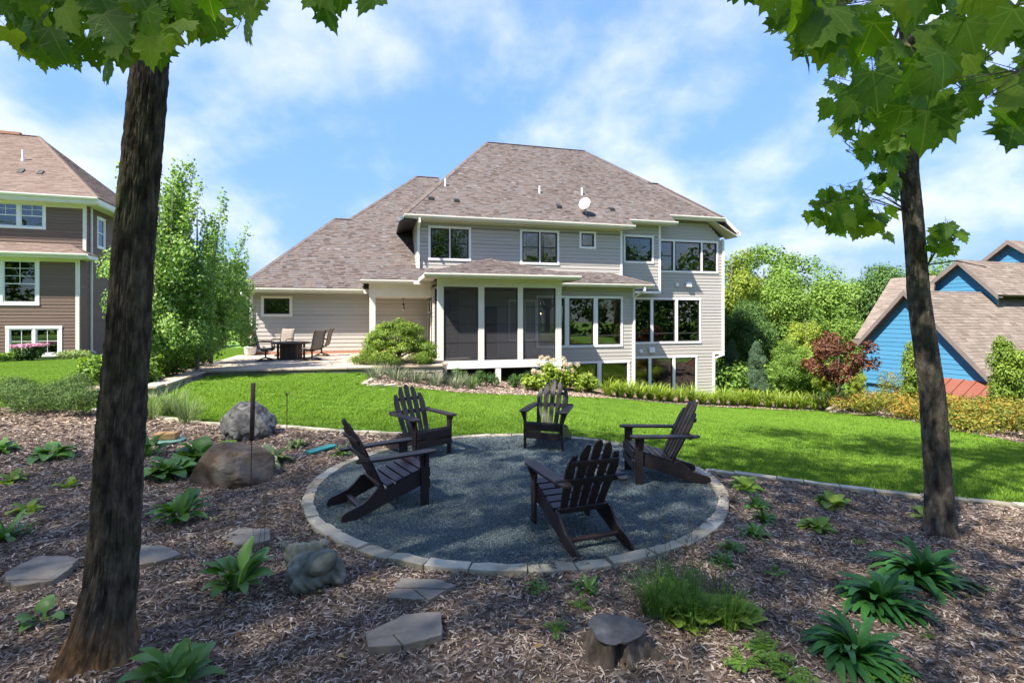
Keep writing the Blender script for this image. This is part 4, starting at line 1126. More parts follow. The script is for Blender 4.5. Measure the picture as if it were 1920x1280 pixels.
# satellite dish (a thing of its own on the roof)
dz = rz(.16, 6.27, .5); dp = hw(7.85, .16, dz)
dish = thing('satellite_dish', 'grey oval satellite dish standing on the main roof slope', 'satellite dish', dp, HR - R(38))
MB().bar((0, 0, -.02), (0, -.02, .34), .05, .05).bar((0, .02, 0), (0, -.28, -.24), .03, .03).bar((0, 0, .3), (0, -.12, .38), .08, .08).build('mast', MATS['concrete'], dish)
vs, fs = [], []
for i in range(7):
    for k in range(24):
        a = 2 * PI * k / 24; r = i / 6
        vs.append((.27 * r * math.cos(a), .34 * r * math.sin(a), .07 * r * r))
for i in range(6):
    for k in range(24): fs.append((i * 24 + k, i * 24 + (k + 1) % 24, (i + 1) * 24 + (k + 1) % 24, (i + 1) * 24 + k))
o = MB().add(vs, fs).build('reflector', MATS['dish'], dish, smooth=True, loc=(0, -.16, .42), rot=(R(62), 0, 0))
md = o.modifiers.new('s', 'SOLIDIFY'); md.thickness = .012
MB().bar((0, -.14, .12), (0, -.56, .30), .022, .022).box(-.045, .045, -.62, -.54, .27, .37).build('receiver_arm', MATS['concrete'], dish)
# pendant lamp in the covered entry
pl = thing('pendant_lamp', 'clear glass pendant lamp hanging in the covered entry', 'lamp', hw(-.62, -.5, 2.74), HR)
MB().tube([(0, 0, 0), (0, 0, -.22)], .008, 6).lathe([(.05, -.02), (.05, 0)], 10).lathe([(.05, -.30), (.035, -.24), (.02, -.20)], 10).build('stem', MATS['bronze'], pl)
MB().lathe([(.045, -.30), (.06, -.36), (.07, -.45), (.06, -.50)], 12).build('glass_shade', GLASS, pl, smooth=True)
# warm bulbs seen through the dining-room windows
for k, (x, z) in enumerate(((5.36, 2.55), (5.40, 2.10), (6.35, 2.12))):
    b = thing('pendant_bulb', ['upper warm lit bulb behind the window beside the porch', 'lower warm lit bulb behind the window beside the porch', 'warm lit bulb behind the middle window of the dining room'][k], 'lamp', hw(x, yD + .55, z), HR, 'lit bulbs behind the dining room windows')
    MB().lathe([(.01, .05), (.022, .03), (.03, 0), (.022, -.035), (.005, -.045)], 8).build('bulb', BULB, b, smooth=True)
    MB().tube([(0, 0, .05), (0, 0, .9 if z < 2.3 else .4)], .006, 5).build('cord', MATS['bronze'], b)
# ------------------------------------------------------------------ brown neighbour house (left)
bh = thing('house', 'brown clapboard house with tan hip roof and white trimmed windows', 'house', (-21.667, 26, 0), R(19))
sb = MATS['siding_brown']; yb = -.7
h = []
window(bh, -3.75, -1.60, 6.28, 7.62, 0, [1, 1], frame='white_frame', rail=.48, muntin=[(2, .5, 1, 2)] * 2, holes=h, blind=.35)
siding(bh, -8, -.10, 5.0, 7.60, 0, h, sb, seed=21)
boards(bh, [(-.10, .04, -.03, .05, 5.0, 7.6), (-1.60, -.10, -.028, .0, 7.42, 7.62)], mat='cream')
h = []
window(bh, -5.6, -1.55, 2.50, 4.78, yb, [1.9, 1], frame='white_frame', rail=[None, .45], muntin=[(5, .82, 1, 1), (2, .45, 1, 3)], holes=h, case=.13)
window(bh, -2.85, -.66, .02, 1.52, yb, [1, 1], frame='white_frame', muntin=[(2, 0, 1, 2)] * 2, holes=h, case=.14)
siding(bh, -8, -.13, -.05, 4.80, yb, h, sb, seed=22)
boards(bh, [(-.13, .03, yb - .03, yb + .05, -.05, 4.8)], mat='cream')
h = []
window(bh, 1.3, 2.3, 5.6, 7.3, 0, [1], frame='white_frame', rail=.5, holes=h, tr=lambda a, d, z: (.0 + d, a, z))
siding(bh, .05, 9., -.05, 7.6, 0, h, sb, axis='y', sign=1, seed=23)
siding(bh, yb, .05, -.05, 4.8, 0, [], sb, axis='y', sign=1, seed=24, join=5)
MB().box(-8, -7.9, .1, 10, -.1, 7.6).box(-8, 0, 9.9, 10, -.1, 7.6).build('rear_wall', sb, bh)
MB().box(-7.9, .02, yb + .02, 9.8, -.3, -.05).build('foundation', MATS['concrete'], bh)
zb = 7.95 + .79 * 5.5
rb = shingles([[(-12, -.5, 7.95), (.7, -.5, 7.95), (-4.1, 5, zb), (-12, 5, zb)]], bh, MATS['shingle_tan'], seed=8, wmin=.25, wmax=.5)
rb2 = shingles([[(.7, -.5, 7.95), (.7, 10.5, 7.95), (-4.1, 5, zb)], [(.7, 10.5, 7.95), (-12, 10.5, 7.95), (-12, 5, zb), (-4.1, 5, zb)]], bh, MATS['shingle_tan'], seed=9, wmin=.25, wmax=.5)
ridge_caps(rb, [((-12, 5, zb), (-4.1, 5, zb)), ((-4.1, 5, zb), (.7, -.5, 7.95))], MATS['shingle_tan'], w=.3)
shingles([[(-9, yb - .5, 5.02), (.55, yb - .5, 5.02), (-.65, -.01, 5.60), (-9, -.01, 5.60)], [(.55, yb - .5, 5.02), (.55, .1, 5.02), (-.65, .0, 5.6)]], bh, MATS['shingle_tan'], seed=12, wmin=.25, wmax=.5)
MB().box(-12, .66, -.47, .05, 7.60, 7.66).box(.0, .66, .05, 10.4, 7.60, 7.66).box(-9, .5, yb - .47, .0, 4.78, 4.83).build('soffit', MATS['cream'], bh)
MB().box(-12, .69, -.5, -.47, 7.66, 7.90).box(.66, .69, -.47, 10.4, 7.66, 7.90).box(-9, .55, yb - .5, yb - .47, 4.80, 4.98).box(.52, .55, yb - .47, .0, 4.80, 4.98).build('fascia', MATS['cream'], bh)
MB().box(-8, -.10, -.03, -.0, 7.44, 7.60).box(-8, -.13, yb - .03, yb, 4.64, 4.80).build('frieze_board', MATS['cream'], bh)
gutter(bh, (-12, -.5, 7.82), (.72, -.5, 7.82), mat='trim'); gutter(bh, (-9, yb - .5, 4.90), (.56, yb - .5, 4.90), mat='trim')
downspout(bh, [(.10, .45, 7.6), (.10, .45, .2), (.3, .40, .08)])
zp = lambda y: 7.95 + .79 * (y + .5)
MB().lathe([(.09, -.05), (.075, .04), (.05, .05), (.05, .55), (.04, .55)], 10, (-3.6, 2.35, zp(2.35))).build('vent_pipe', MATS['pvc'], bh)
for x in (-3.2, -2.4): MB().prism([(x - .12, 1.15, zp(1.15) - .03), (x - .12, 1.15, zp(1.15) + .06), (x - .12, 1.42, zp(1.42) + .10), (x - .12, 1.42, zp(1.42))], (.24, 0, 0)).build('roof_vent', MATS['vent_black'], bh, bevel=.01)
MB().box(-7.0, -4.9, 4.85, 5.12, zb - .05, zb + .10).build('ridge_vent', MATS['brick_red'], bh)

# ------------------------------------------------------------------ blue neighbour house (right): gables face the lawn
# local axes: x along the gable wall (near end positive), y into the house
bl = thing('house', 'bright blue clapboard house with steep gables and weathered brown roof', 'house', (17.65, 22.75, 0), math.atan2(-.953, .303))
sbl = MATS['siding_blue']
def gable(x0, xp, x1, z0, zl_, zp_, zr_, y, seed, back, over=.35):
    def top(x): return zl_ + (zp_ - zl_) * (x - x0) / (xp - x0) if x < xp else zp_ + (zr_ - zp_) * (x - xp) / (x1 - xp)
    siding(bl, x0, x1, z0, zp_, y, [], sbl, top=top, seed=seed, expo=.20, join=9)
    pl_, pr_ = (zp_ - zl_) / (xp - x0), (zp_ - zr_) / (x1 - xp)
    e = .22
    L0 = (x0 - e, y - over, zl_ - e * pl_ + .12); Pk = (xp, y - over, zp_ + .12); R0 = (x1 + e, y - over, zr_ - e * pr_ + .12)
    Pb = (xp, back, zp_ + .12); Lb = (L0[0], back, L0[2]); Rb = (R0[0], back, R0[2])
    rf = shingles([[L0, Lb, Pb, Pk], [Rb, R0, Pk, Pb]], bl, MATS['shingle_weathered'], seed=seed, wmin=.25, wmax=.5, expo=.17)
    for a, b in ((L0, Pk), (Pk, R0)):
        a, b = Vector(a), Vector(b)
        MB().prism([a + Vector((0, -.02, .02)), b + Vector((0, -.02, .02)), b + Vector((0, -.02, -.22)), a + Vector((0, -.02, -.22))], (0, .05, 0)).build('rake_board', MATS['fascia_brown'], bl)
        MB().prism([a + Vector((0, .03, -.12)), b + Vector((0, .03, -.12)), b + Vector((0, over, -.12)), a + Vector((0, over, -.12))], (0, 0, -.02)).build('rake_soffit', MATS['fascia_brown'], bl)
    return rf
gable(-1.97, 0, 2.9, -1.2, .82, 3.0, -.20, 0, 31, 12)
gable(-2.26, -.83, .58, 2.2, 3.43, 4.6, 3.08, 4.83, 32, 14)
gable(-2.46, -1.41, 1.2, 2.8, 4.98, 5.85, 3.7, 9.58, 33, 18)
# lower slopes and eaves beyond
shingles([[(-3.15, .7, .85), (.2, .7, .85), (-2.2, 5.12, 4.08), (-4.5, 5.12, 4.08)]], bl, MATS['shingle_weathered'], seed=34, wmin=.25, wmax=.5, expo=.17)
shingles([[(-2.2, 9.5, .85), (-4.5, 9.5, .85), (-4.5, 5.12, 4.08), (-2.2, 5.12, 4.08)]], bl, MATS['shingle_weathered'], seed=35, wmin=.25, wmax=.5, expo=.17)
MB().prism([(-3.2, .62, .62), (-1.9, .62, .62), (-1.9, .62, .82), (-3.2, .62, .82)], (0, .05, 0)).build('eave_board', MATS['fascia_brown'], bl)
MB().box(-3.0, -1.97, 1.1, 1.2, -2.6, .8).box(-1.97, 2.9, .1, 10, -2.6, -1.2).box(2.8, 2.9, .1, 12, -2.6, -.3).build('side_wall', sbl, bl)
m = MB().prism([(.2, -1.5, -1.55), (3.3, -1.5, -1.55), (3.3, -.02, -.58), (.2, -.02, -.58)], (0, 0, -.05)).build('metal_roof', MATS['red_metal'], bl)
for k in range(7): MB().bar((.35 + k * .45, -1.49, -1.53), (.35 + k * .45, -.03, -.56), .025, .05).build('standing_seam', MATS['red_metal'], m)
MB().box(.3, 3.2, -1.4, -.02, -2.8, -1.65).build('lower_wall', sbl, bl)

# ------------------------------------------------------------------ patio, low walls (house-aligned)
patio = MB().box(-7.0, .3, -5.85, -.02, -.1, .435).build('patio', MATS['wall_stone'], loc=(HX, HY_, 0), rot=(0, 0, HR))
tag(patio, 'raised stone patio beside the garage wall', 'patio', kind='structure')
rnd = random.Random(11)
yy = -5.85
while yy < -.1:
    hgt = rnd.choice([.45, .6, .75]); hgt = min(hgt, -.02 - yy); xx = -7.0
    while xx < .3:
        w = min(rnd.choice([.45, .6, .75, .9]), .3 - xx)
        if w > .08 and not (-2.25 < xx + w / 2 < .15 and -5.5 < yy + hgt / 2 < -3.2):
            MB().box(xx + .006, xx + w - .006, yy + .006, yy + hgt - .006, .436, .452 + rnd.uniform(-.002, .002)).build('paver', MATS['patio_stone'], patio, bevel=.004)
        xx += w
    yy += hgt
tag(MB().box(-2.25, .15, -5.5, -3.2, .44, .475).build('soil_patch', MATS['mulch'], patio), kind=None)
def stone_wall(label, a, b, z0, z1, w=.34, seed=0, cap=True):
    """dry-stacked low wall from a to b (house-local)"""
    t = thing('garden_wall', label, 'wall', (HX, HY_, 0), HR); r = random.Random(seed)
    a, b = Vector((*a, 0)), Vector((*b, 0)); d = (b - a); L_ = d.length; d.normalize(); n = Vector((-d.y, d.x, 0))
    rows = max(1, round((z1 - .06 - z0) / .14)); hh = (z1 - .06 - z0) / rows
    for k in range(rows):
        s = 0
        while s < L_ - .01:
            l = min(r.uniform(.25, .7), L_ - s)
            if L_ - s - l < .15: l = L_ - s
            o = r.uniform(-.015, .015)
            p, q = a + d * (s + .006), a + d * (s + l - .006)
            MB().prism([p - n * (w / 2 + o), q - n * (w / 2 + o), q + n * w / 2, p + n * w / 2], (0, 0, hh - .008)).build('stone', MATS['wall_stone'], t, bevel=.012, loc=(0, 0, z0 + k * hh))
            s += l
    s = 0
    while s < L_ - .01:
        l = min(r.uniform(.6, 1.1), L_ - s)
        if L_ - s - l < .25: l = L_ - s
        p, q = a + d * (s + .004), a + d * (s + l - .004)
        MB().prism([p - n * (w / 2 + .04), q - n * (w / 2 + .04), q + n * (w / 2 + .04), p + n * (w / 2 + .04)], (0, 0, .058)).build('capstone', MATS['patio_stone'], t, bevel=.008, loc=(0, 0, z1 - .058))
        s += l
    return t
stone_wall('low stacked stone wall along the front of the patio', (-6.4, -6.02), (.3, -6.02), .05, .46, seed=1)
stone_wall('short stone wall at the patio end beside the screened porch', (.32, -5.80), (.32, -3.7), .0, .46, w=.30, seed=2)
stone_wall('low stone wall running from the patio towards the lawn', (-6.55, -9.0), (-6.55, -6.25), .1, .46, seed=3)
stone_wall('low stone wall with flat caps behind the thick maple trunk', (-8.1, -9.2), (-6.4, -9.2), .0, .46, seed=4)
bed = MB().box(-8.1, -6.75, -9.0, -1.5, -.1, .36).build('shrub_bed', MATS['mulch'], loc=(HX, HY_, 0), rot=(0, 0, HR))
tag(bed, 'raised soil bed under the slender trees beside the patio', 'planting bed', kind='structure')
# ------------------------------------------------------------------ adirondack chairs
def make_chair():
    t = thing('adirondack_chair', 'x', 'chair')
    cm = MATS['chair']
    prof = [(.41, .375), (.10, .285), (-.045, .238), (-.075, .262), (-.115, .268), (-.18, .20), (-.26, .140), (-.36, .108), (-.43, .088), (-.462, .062), (-.472, .03), (-.465, 0), (-.36, 0), (-.20, .035), (.0, .105), (.20, .165), (.41, .225)]
    for s in (-1, 1):
        MB().prism([(s * .255 - .0125, y, z) for y, z in prof], (.025, 0, 0)).build('side_rail', cm, t, bevel=.003)
        leg = [(.335, 0), (.425, 0), (.425, .545), (.320, .545), (.335, .36)]
        MB().prism([(s * .284 - .0125, y, z) for y, z in leg], (.025, 0, 0)).build('leg', cm, t, bevel=.003)
        br = [(s * .300, .545), (s * .355, .545), (s * .300, .40)]
        MB().prism([(x, .365, z) for x, z in br], (0, .025, 0)).build('arm_bracket', cm, t, bevel=.002)
        arm = [(.225, -.31), (.262, -.335), (.30, -.325), (.335, -.25), (.352, -.05), (.362, .30), (.362, .42), (.348, .465), (.315, .487), (.275, .487), (.245, .465), (.232, .42), (.232, .1), (.228, -.15)]
        MB().prism([(s * x, y, .546) for x, y in arm], (0, 0, .024)).build('arm', cm, t, bevel=.004)
    # seat slats down the slope
    p0, p1 = Vector((0, .425, .386)), Vector((0, -.03, .252)); d = (p1 - p0); L_ = d.length; d.normalize(); n = Vector((0, -d.z, d.y)); n = n if n.z > 0 else -n
    for k in range(5):
        a = p0 + d * (k * L_ / 5 + .004); b = p0 + d * ((k + 1) * L_ / 5 - .012)
        MB().prism([(-.268, a.y, a.z), (.268, a.y, a.z), (.268, b.y, b.z), (-.268, b.y, b.z)], n * .022).build('seat_slat', cm, t, bevel=.003)
    # fan back
    o = Vector((0, -.035, .215)); up = Vector((0, -.345, .715)).normalized(); nb = Vector((0, up.z, -up.y))
    def bp(x, s, e=0.): return o + Vector((x, 0, 0)) + up * s + nb * e
    lens = [.655, .765, .80, .765, .655]
    for k in range(5):
        xb, xt = (k - 2) * .088, (k - 2) * .108; wb, wt = .064, .078; Lk = lens[k]
        sl = (k - 2)
        cap = [(xt + wt / 2, Lk - .05 - (.055 if sl > 0 else (-.03 if sl < 0 else 0)) * abs(sl)), (xt + wt * .30, Lk - .012 - (.03 if sl > 0 else 0) * abs(sl)), (xt, Lk), (xt - wt * .30, Lk - .012 - (.03 if sl < 0 else 0) * abs(sl)), (xt - wt / 2, Lk - .05 - (.055 if sl < 0 else (-.03 if sl > 0 else 0)) * abs(sl))]
        out = [(xb - wb / 2, 0), (xb + wb / 2, 0)] + cap
        MB().prism([bp(x, s) for x, s in out], nb * .020).build('back_slat', cm, t, bevel=.003)
    for s, hw_, th, e in ((.03, .25, .055, -.026), (.355, .335, .06, -.026), (.555, .225, .05, -.026)):
        MB().prism([bp(-hw_, s, e), bp(hw_, s, e), bp(hw_, s + th, e), bp(-hw_, s + th, e)], nb * .0245).build('back_rail', cm, t, bevel=.003)
    MB().prism([(-.27, .428, .285), (.27, .428, .285), (.27, .428, .385), (-.27, .428, .385)], (0, .022, 0)).build('front_apron', cm, t, bevel=.003)
    arch = [(-.27, .165), (.27, .165), (.27, .262), (.16, .248), (0, .240), (-.16, .248), (-.27, .262)]
    MB().prism([(x, .428, z) for x, z in arch], (0, .022, 0)).build('front_apron', cm, t, bevel=.003)
    MB().box(-.243, .243, -.285, -.235, .070, .095).build('rear_stretcher', cm, t, bevel=.003)
    return t
CH = [((-1.38, 5.34), (.826, .563), 'dark brown adirondack chair seen from the side beside the mulch, nearest the statue'),
      ((-1.36, 7.42), (.66, -.75), 'dark brown adirondack chair at the back left of the circle, partly behind another chair'),
      ((.576, 7.91), (-.29, -.957), 'dark brown adirondack chair at the back of the circle facing the camera'),
      ((1.863, 6.26), (-1, .0), 'dark brown adirondack chair facing left at the lawn side of the circle'),
      ((.606, 4.62), (-.343, .939), 'dark brown adirondack chair seen from behind, closest to the tree stump')]
ch0 = make_chair()
for k, (p, f_, lab) in enumerate(CH):
    rz_ = math.atan2(-f_[0], f_[1])
    if k == 0:
        ch0.location = (*p, .034); ch0.rotation_euler = (0, 0, rz_); ch0["label"] = lab; ch0["group"] = 'adirondack chairs on the gravel'
    else:
        dup(ch0, (*p, .034), rz_, label=lab)

# ------------------------------------------------------------------ patio set
def make_sling():
    t = thing('patio_chair', 'x', 'chair'); fm = MATS['patio_frame']
    m = MB()
    for k in range(4):
        a = PI / 4 + k * PI / 2
        m.tube([(0, 0, .11), (.16 * math.cos(a), .16 * math.sin(a), .075), (.30 * math.cos(a), .30 * math.sin(a), .025)], [.022, .02, .018], 6)
    m.build('swivel_base', fm, t)
    n_ = 24
    MB().add([((.27 + q * .045) * math.cos(2 * PI * k / n_), (.27 + q * .045) * math.sin(2 * PI * k / n_), .004 + zz) for q, zz in ((0, 0), (1, 0), (1, .022), (0, .022)) for k in range(n_)],
             [(q * n_ + k, q * n_ + (k + 1) % n_, ((q + 1) % 4) * n_ + (k + 1) % n_, ((q + 1) % 4) * n_ + k) for q in range(4) for k in range(n_)]).build('base_ring', fm, t)
    MB().lathe([(.03, .1), (.03, .30), (.09, .31), (.09, .33)], 10).build('post', fm, t)
    prof = [(.27, .40), (.22, .43), (.05, .40), (-.12, .385), (-.20, .42), (-.25, .55), (-.30, .80), (-.35, .98), (-.40, 1.04)]
    for s in (-1, 1):
        MB().tube([(s * .27, y, z) for y, z in prof], .018, 6).build('side_frame', fm, t, smooth=True)
        MB().tube([(s * .30, .25, .36), (s * .31, .26, .62), (s * .31, .20, .65), (s * .31, -.15, .66), (s * .285, -.27, .64)], .017, 6).build('arm', fm, t, smooth=True)
        MB().bar((s * .30, -.12, .36), (s * .30, .25, .36), .03, .03).build('arm_rail', fm, t)
    MB().bar((-.27, .0, .345), (.27, .0, .345), .04, .03).bar((-.3, .20, .36), (.3, .20, .36), .03, .03).build('seat_bar', fm, t)
    v = [(x, y, z + .012 - .02 * (1 - (x / .26) ** 2)) for y, z in prof for x in (-.26, -.13, 0, .13, .26)]
    f = [(i * 5 + j, i * 5 + j + 1, (i + 1) * 5 + j + 1, (i + 1) * 5 + j) for i in range(len(prof) - 1) for j in range(4)]
    o = MB().add(v, f).build('sling', MATS['sling'], t, smooth=True); md = o.modifiers.new('s', 'SOLIDIFY'); md.thickness = .006
    return t
def on_plane(px, py, z):                      # photograph pixel -> point on the level plane z, used only to read off positions
    Y = (2 - z) * 960 / (py - 592.); return ((px - 960) / 960 * Y, Y, z)
s0 = make_sling()
PC = [((498, 676), -70, 'brown sling patio chair beside the flower pot with its back to the trees'), ((530, 667), 170, 'brown sling patio chair standing behind the fire table near the wall'),
      ((585, 675), 68, 'brown sling patio chair with its back to the porch, in front of the other'), ((603, 667), 95, 'brown sling patio chair half hidden behind the front one, closest to the garage wall')]
for k, (p, a, lab) in enumerate(PC):
    q = on_plane(*p, .455)
    if k == 0: s0.location = q; s0.rotation_euler = (0, 0, R(a)); s0["label"] = lab; s0["group"] = 'sling chairs around the fire table'
    else: dup(s0, q, R(a), label=lab)
q = on_plane(546, 673, .455)
ft = thing('fire_table', 'round dark brown fire table between the sling chairs', 'table', q)
MB().lathe([(.44, 0), (.44, .03), (.40, .04), (.40, .52), (.42, .55)], 8).build('base', MATS['patio_frame'], ft)
MB().lathe([(.62, .56), (.645, .575), (.645, .60), (.62, .615)], 28).build('table_top', MATS['patio_frame'], ft)
MB().lathe([(.20, .616), (.20, .625), (.16, .63)], 16).build('burner_cover', MATS['vent_black'], ft)
for k in range(4):
    a = PI / 8 + k * PI / 2; MB().box(-.03, .03, -.03, .03, 0, .56).build('corner_post', MATS['patio_frame'], ft, loc=(.43 * math.cos(a), .43 * math.sin(a), 0))
q = on_plane(469, 666, .455)
fp = thing('flower_pot', 'pale pot of red and white flowers at the patio corner', 'flower pot', q)
MB().lathe([(.16, 0), (.20, .08), (.22, .30), (.24, .33), (.21, .34), (.19, .30)], 16).build('pot', MATS['pot'], fp, smooth=True)
POT_AT = fp

# ------------------------------------------------------------------ boulders, stepping stones, stump, stakes
def boulder(name, label, loc, r, amp, freq, seed, mat, rotz=0, sub=5, cut=None, sharp=0.):
    vs, fs = ico_sphere(sub); out = []
    for p in vs:
        nse = mnoise.fractal(p * freq + Vector((seed * 7.3, seed * 1.7, 0)), .8, 2.1, 6)
        rid = 1 - abs(mnoise.noise(p * freq * 1.6 + Vector((seed, 5, seed)))) * 2
        d = 1 + amp * nse + sharp * max(0, rid - .55) * -1.
        q = Vector((p.x * r[0] * d, p.y * r[1] * d, p.z * r[2] * d))
        if cut: 
            for nx, ny, nz, dd in cut:
                nn = Vector((nx, ny, nz)).normalized(); ex = q.dot(nn) - dd
                if ex > 0: q -= nn * ex * .85
        out.append(q)
    o = MB().add(out, fs).build(name, MATS[mat], smooth=True, loc=loc, rot=(0, 0, rotz))
    return tag(o, label, 'boulder')
boulder('boulder', 'pale grey craggy boulder standing at the lawn edge', (-4.36, 8.45, .22), (.43, .38, .38), .17, 1.3, 4, 'boulder_grey', .3, sharp=.22, cut=[(.8, -.3, .6, .30), (-.4, -.8, .3, .31), (-.7, .1, .7, .34), (.2, -.9, .4, .28)])
boulder('boulder', 'brown half-buried boulder with a smooth grey top in the mulch', (-3.42, 6.28, .12), (.51, .38, .34), .13, 1.3, 9, 'boulder_brown', -.15, cut=[(.30, .1, .95, .28), (-.85, -.3, .5, .36), (-.2, -1, -.1, .31), (.9, -.2, .5, .36)])
boulder('boulder', 'tan flat boulder at the far corner of the lawn', (13.4, 20.2, -1.75), (.9, .6, .35), .22, 1.3, 12, 'stone_far', .2, sub=4)
for k, (p, r) in enumerate((((1590, 0), 0), )): pass
def slab(label, px_pts, z=.055, th=.05, cracks=None, seed=0):
    """irregular flagstone; outline read off the photograph on the level ground"""
    r = random.Random(seed)
    pts = [on_plane(x, y, z) for x, y in px_pts]
    c = Vector((sum(p[0] for p in pts) / len(pts), sum(p[1] for p in pts) / len(pts), 0))
    t = thing('stepping_stone', label, 'stepping stone', (c.x, c.y, mz(c.x, c.y) - .02), 0, 'flagstone steps in the mulch')
    loc = [Vector((p[0] - c.x, p[1] - c.y)) for p in pts]
    # densify and roughen outline
    out = []
    for a, b in zip(loc, loc[1:] + loc[:1]):
        n = max(2, int((b - a).length / .035))
        for q in range(n):
            f = q / n; p = a.lerp(b, f); k = .007 if q else .0
            out.append(p + Vector((r.uniform(-k, k), r.uniform(-k, k))))
    pieces = [out]
    if cracks:
        for (ax, ay), (bx2, by2) in cracks:
            A = on_plane(ax, ay, z); B = on_plane(bx2, by2, z); A = Vector((A[0] - c.x, A[1] - c.y)); B = Vector((B[0] - c.x, B[1] - c.y))
            nn = Vector((-(B - A).y, (B - A).x)).normalized(); new = []
            low_ = min(pieces, key=lambda pc: sum(q[1] for q in pc) / len(pc))
            for pc in pieces:
                if len(pieces) > 1 and pc is not low_: new.append(pc); continue
                pos = clip_poly([tuple(p) for p in pc], 0, 0, lambda p: (Vector(p) - A).dot(nn) - .004)
                neg = clip_poly([tuple(p) for p in pc], 0, 0, lambda p: -(Vector(p) - A).dot(nn) - .004)
                new += [x for x in (pos, neg) if len(x) > 2]
            pieces = new
    for pc in pieces:
        hh = th + r.uniform(-.004, .004); tl = r.uniform(-.02, .02)
        m = MB(); n = len(pc)
        top = [(p[0], p[1], hh + tl * p[0]) for p in pc]; mid = [(p[0] * 1.0, p[1] * 1.0, hh * .5 + r.uniform(-.006, .006)) for p in pc]; bot = [(p[0], p[1], -.03) for p in pc]
        m.add(top + mid + bot, [tuple(range(n))] + [(n + i, n + (i + 1) % n, (i + 1) % n, i) for i in range(n)] + [(2 * n + i, 2 * n + (i + 1) % n, n + (i + 1) % n, n + i) for i in range(n)])
        m.build('stone_piece', MATS['flagstone'], t, bevel=.005)
    return t
slab('large cracked flagstone nearest the camera, beside the stump', [(686, 1185), (760, 1150), (828, 1146), (830, 1175), (828, 1192), (760, 1210), (690, 1214)], seed=1, cracks=[((688, 1200), (829, 1172)), ((742, 1196), (758, 1214))], th=.07)
slab('dark split flagstone just outside the gravel ring', [(751, 1078), (830, 1082), (855, 1092), (832, 1102), (805, 1118), (726, 1114)], seed=2, cracks=[((770, 1097), (855, 1099)), ((752, 1080), (775, 1098))], th=.05)
slab('grey flagstone to the left of the thick maple trunk', [(8, 1078), (70, 1046), (128, 1046), (146, 1052), (128, 1072), (98, 1092), (30, 1102), (12, 1094)], seed=3, cracks=[((22, 1091), (110, 1090))], th=.08)
slab('tan grey flagstone to the right of the thick maple trunk', [(236, 1022), (262, 1018), (308, 1019), (342, 1034), (300, 1048), (240, 1058)], seed=4, th=.06)
slab('grey flagstone behind the hosta near the statue', [(414, 1004), (446, 986), (506, 987), (506, 1008), (470, 1018), (440, 1016)], seed=5, th=.05)
# stump
st = thing('tree_stump', 'old weathered cut tree stump with hollow side and spreading roots', 'stump', on_plane(1155, 1222, .02))
vs, fs = [], []; NS, NR = 72, 22
for i in range(NR):
    t_ = i / (NR - 1); z = -.04 + .205 * t_
    for k in range(NS):
        a = 2 * PI * k / NS
        root = max(0, math.cos(5 * a + .8)) ** 2
        r = .125 * (1 + .10 * math.sin(3 * a + 1)) + (1 - t_) ** 2.2 * (.07 + .12 * root) + .018 * (mnoise.noise(Vector((math.cos(a) * 5, math.sin(a) * 5, z * 3)))) + .009 * mnoise.noise(Vector((math.cos(a) * 22, math.sin(a) * 22, z * 8)))
        da = abs((a - 4.75 + PI) % (2 * PI) - PI)
        if t_ < .97: r *= 1 - .72 * math.exp(-(da / .20) ** 4) * (1 - .25 * (1 - t_))
        vs.append((r * 1.18 * math.cos(a), r * .95 * math.sin(a), z + (.012 * math.sin(a) if i == NR - 1 else 0)))
for i in range(NR - 1):
    for k in range(NS): fs.append((i * NS + k, i * NS + (k + 1) % NS, (i + 1) * NS + (k + 1) % NS, (i + 1) * NS + k))
MB().add(vs, fs).build('trunk_base', MATS['stump'], st, smooth=True)
top = []
for k in range(NS):
    a = 2 * PI * k / NS; r = .138 * (1 + .12 * math.sin(3 * a + 1) + .03 * math.sin(7 * a)); da = abs((a - 4.75 + PI) % (2 * PI) - PI); r *= 1 - .18 * math.exp(-(da / .2) ** 2)
    top.append((r * 1.18 * math.cos(a), r * .95 * math.sin(a), .167 + .012 * math.sin(a)))
MB().prism(top, (0, 0, .007)).build('cut_face', MATS['stump_top'], st)
st.scale = (1.0, 1.0, .82)
# steel post on a rod, small stake, tan block on a lid, turquoise board
q = on_plane(470, 915, .0)
sp = thing('garden_post', 'rusty brown tube on a thin rod standing in front of the boulders', 'post', q)
MB().tube([(0, 0, -.1), (.015, 0, .62)], .006, 6).build('rod', MATS['rust_steel'], sp)
MB().tube([(.013, 0, .55), (.030, 0, 1.22)], .026, 12).build('tube', MATS['rust_steel'], sp, smooth=True)
q = on_plane(538, 808, .02)
gs = thing('garden_stake', 'thin dark garden stake with a small flower finial at the lawn edge', 'garden stake', q)
MB().tube([(0, 0, -.1), (.0, 0, .60)], .008, 6).build('rod', MATS['rust_steel'], gs)
m = MB()
for k in range(6):
    a = k * PI / 3; m.prism([(0, 0, .60), (.03 * math.cos(a - .4), .03 * math.sin(a - .4), .635), (.045 * math.cos(a), .045 * math.sin(a), .67), (.03 * math.cos(a + .4), .03 * math.sin(a + .4), .635)], (0, 0, .006))
m.build('finial', MATS['rust_steel'], gs)
q = on_plane(318, 826, .02)
lid = tag(MB().lathe([(.0, 0), (.21, 0), (.22, .012), (.20, .028), (.0, .03)], 28).build('valve_lid', MATS['pale_green_plastic'], loc=q), 'round pale green plastic lid lying in the mulch', 'lid')
tag(MB().box(-.16, .16, -.10, .10, 0, .10).build('block', MATS['tan_block'], loc=(q[0] - .05, q[1], q[2] + .031), rot=(0, 0, .25), bevel=.012), 'tan stone block lying on the green lid', 'block')
q = on_plane(602, 843, .04)
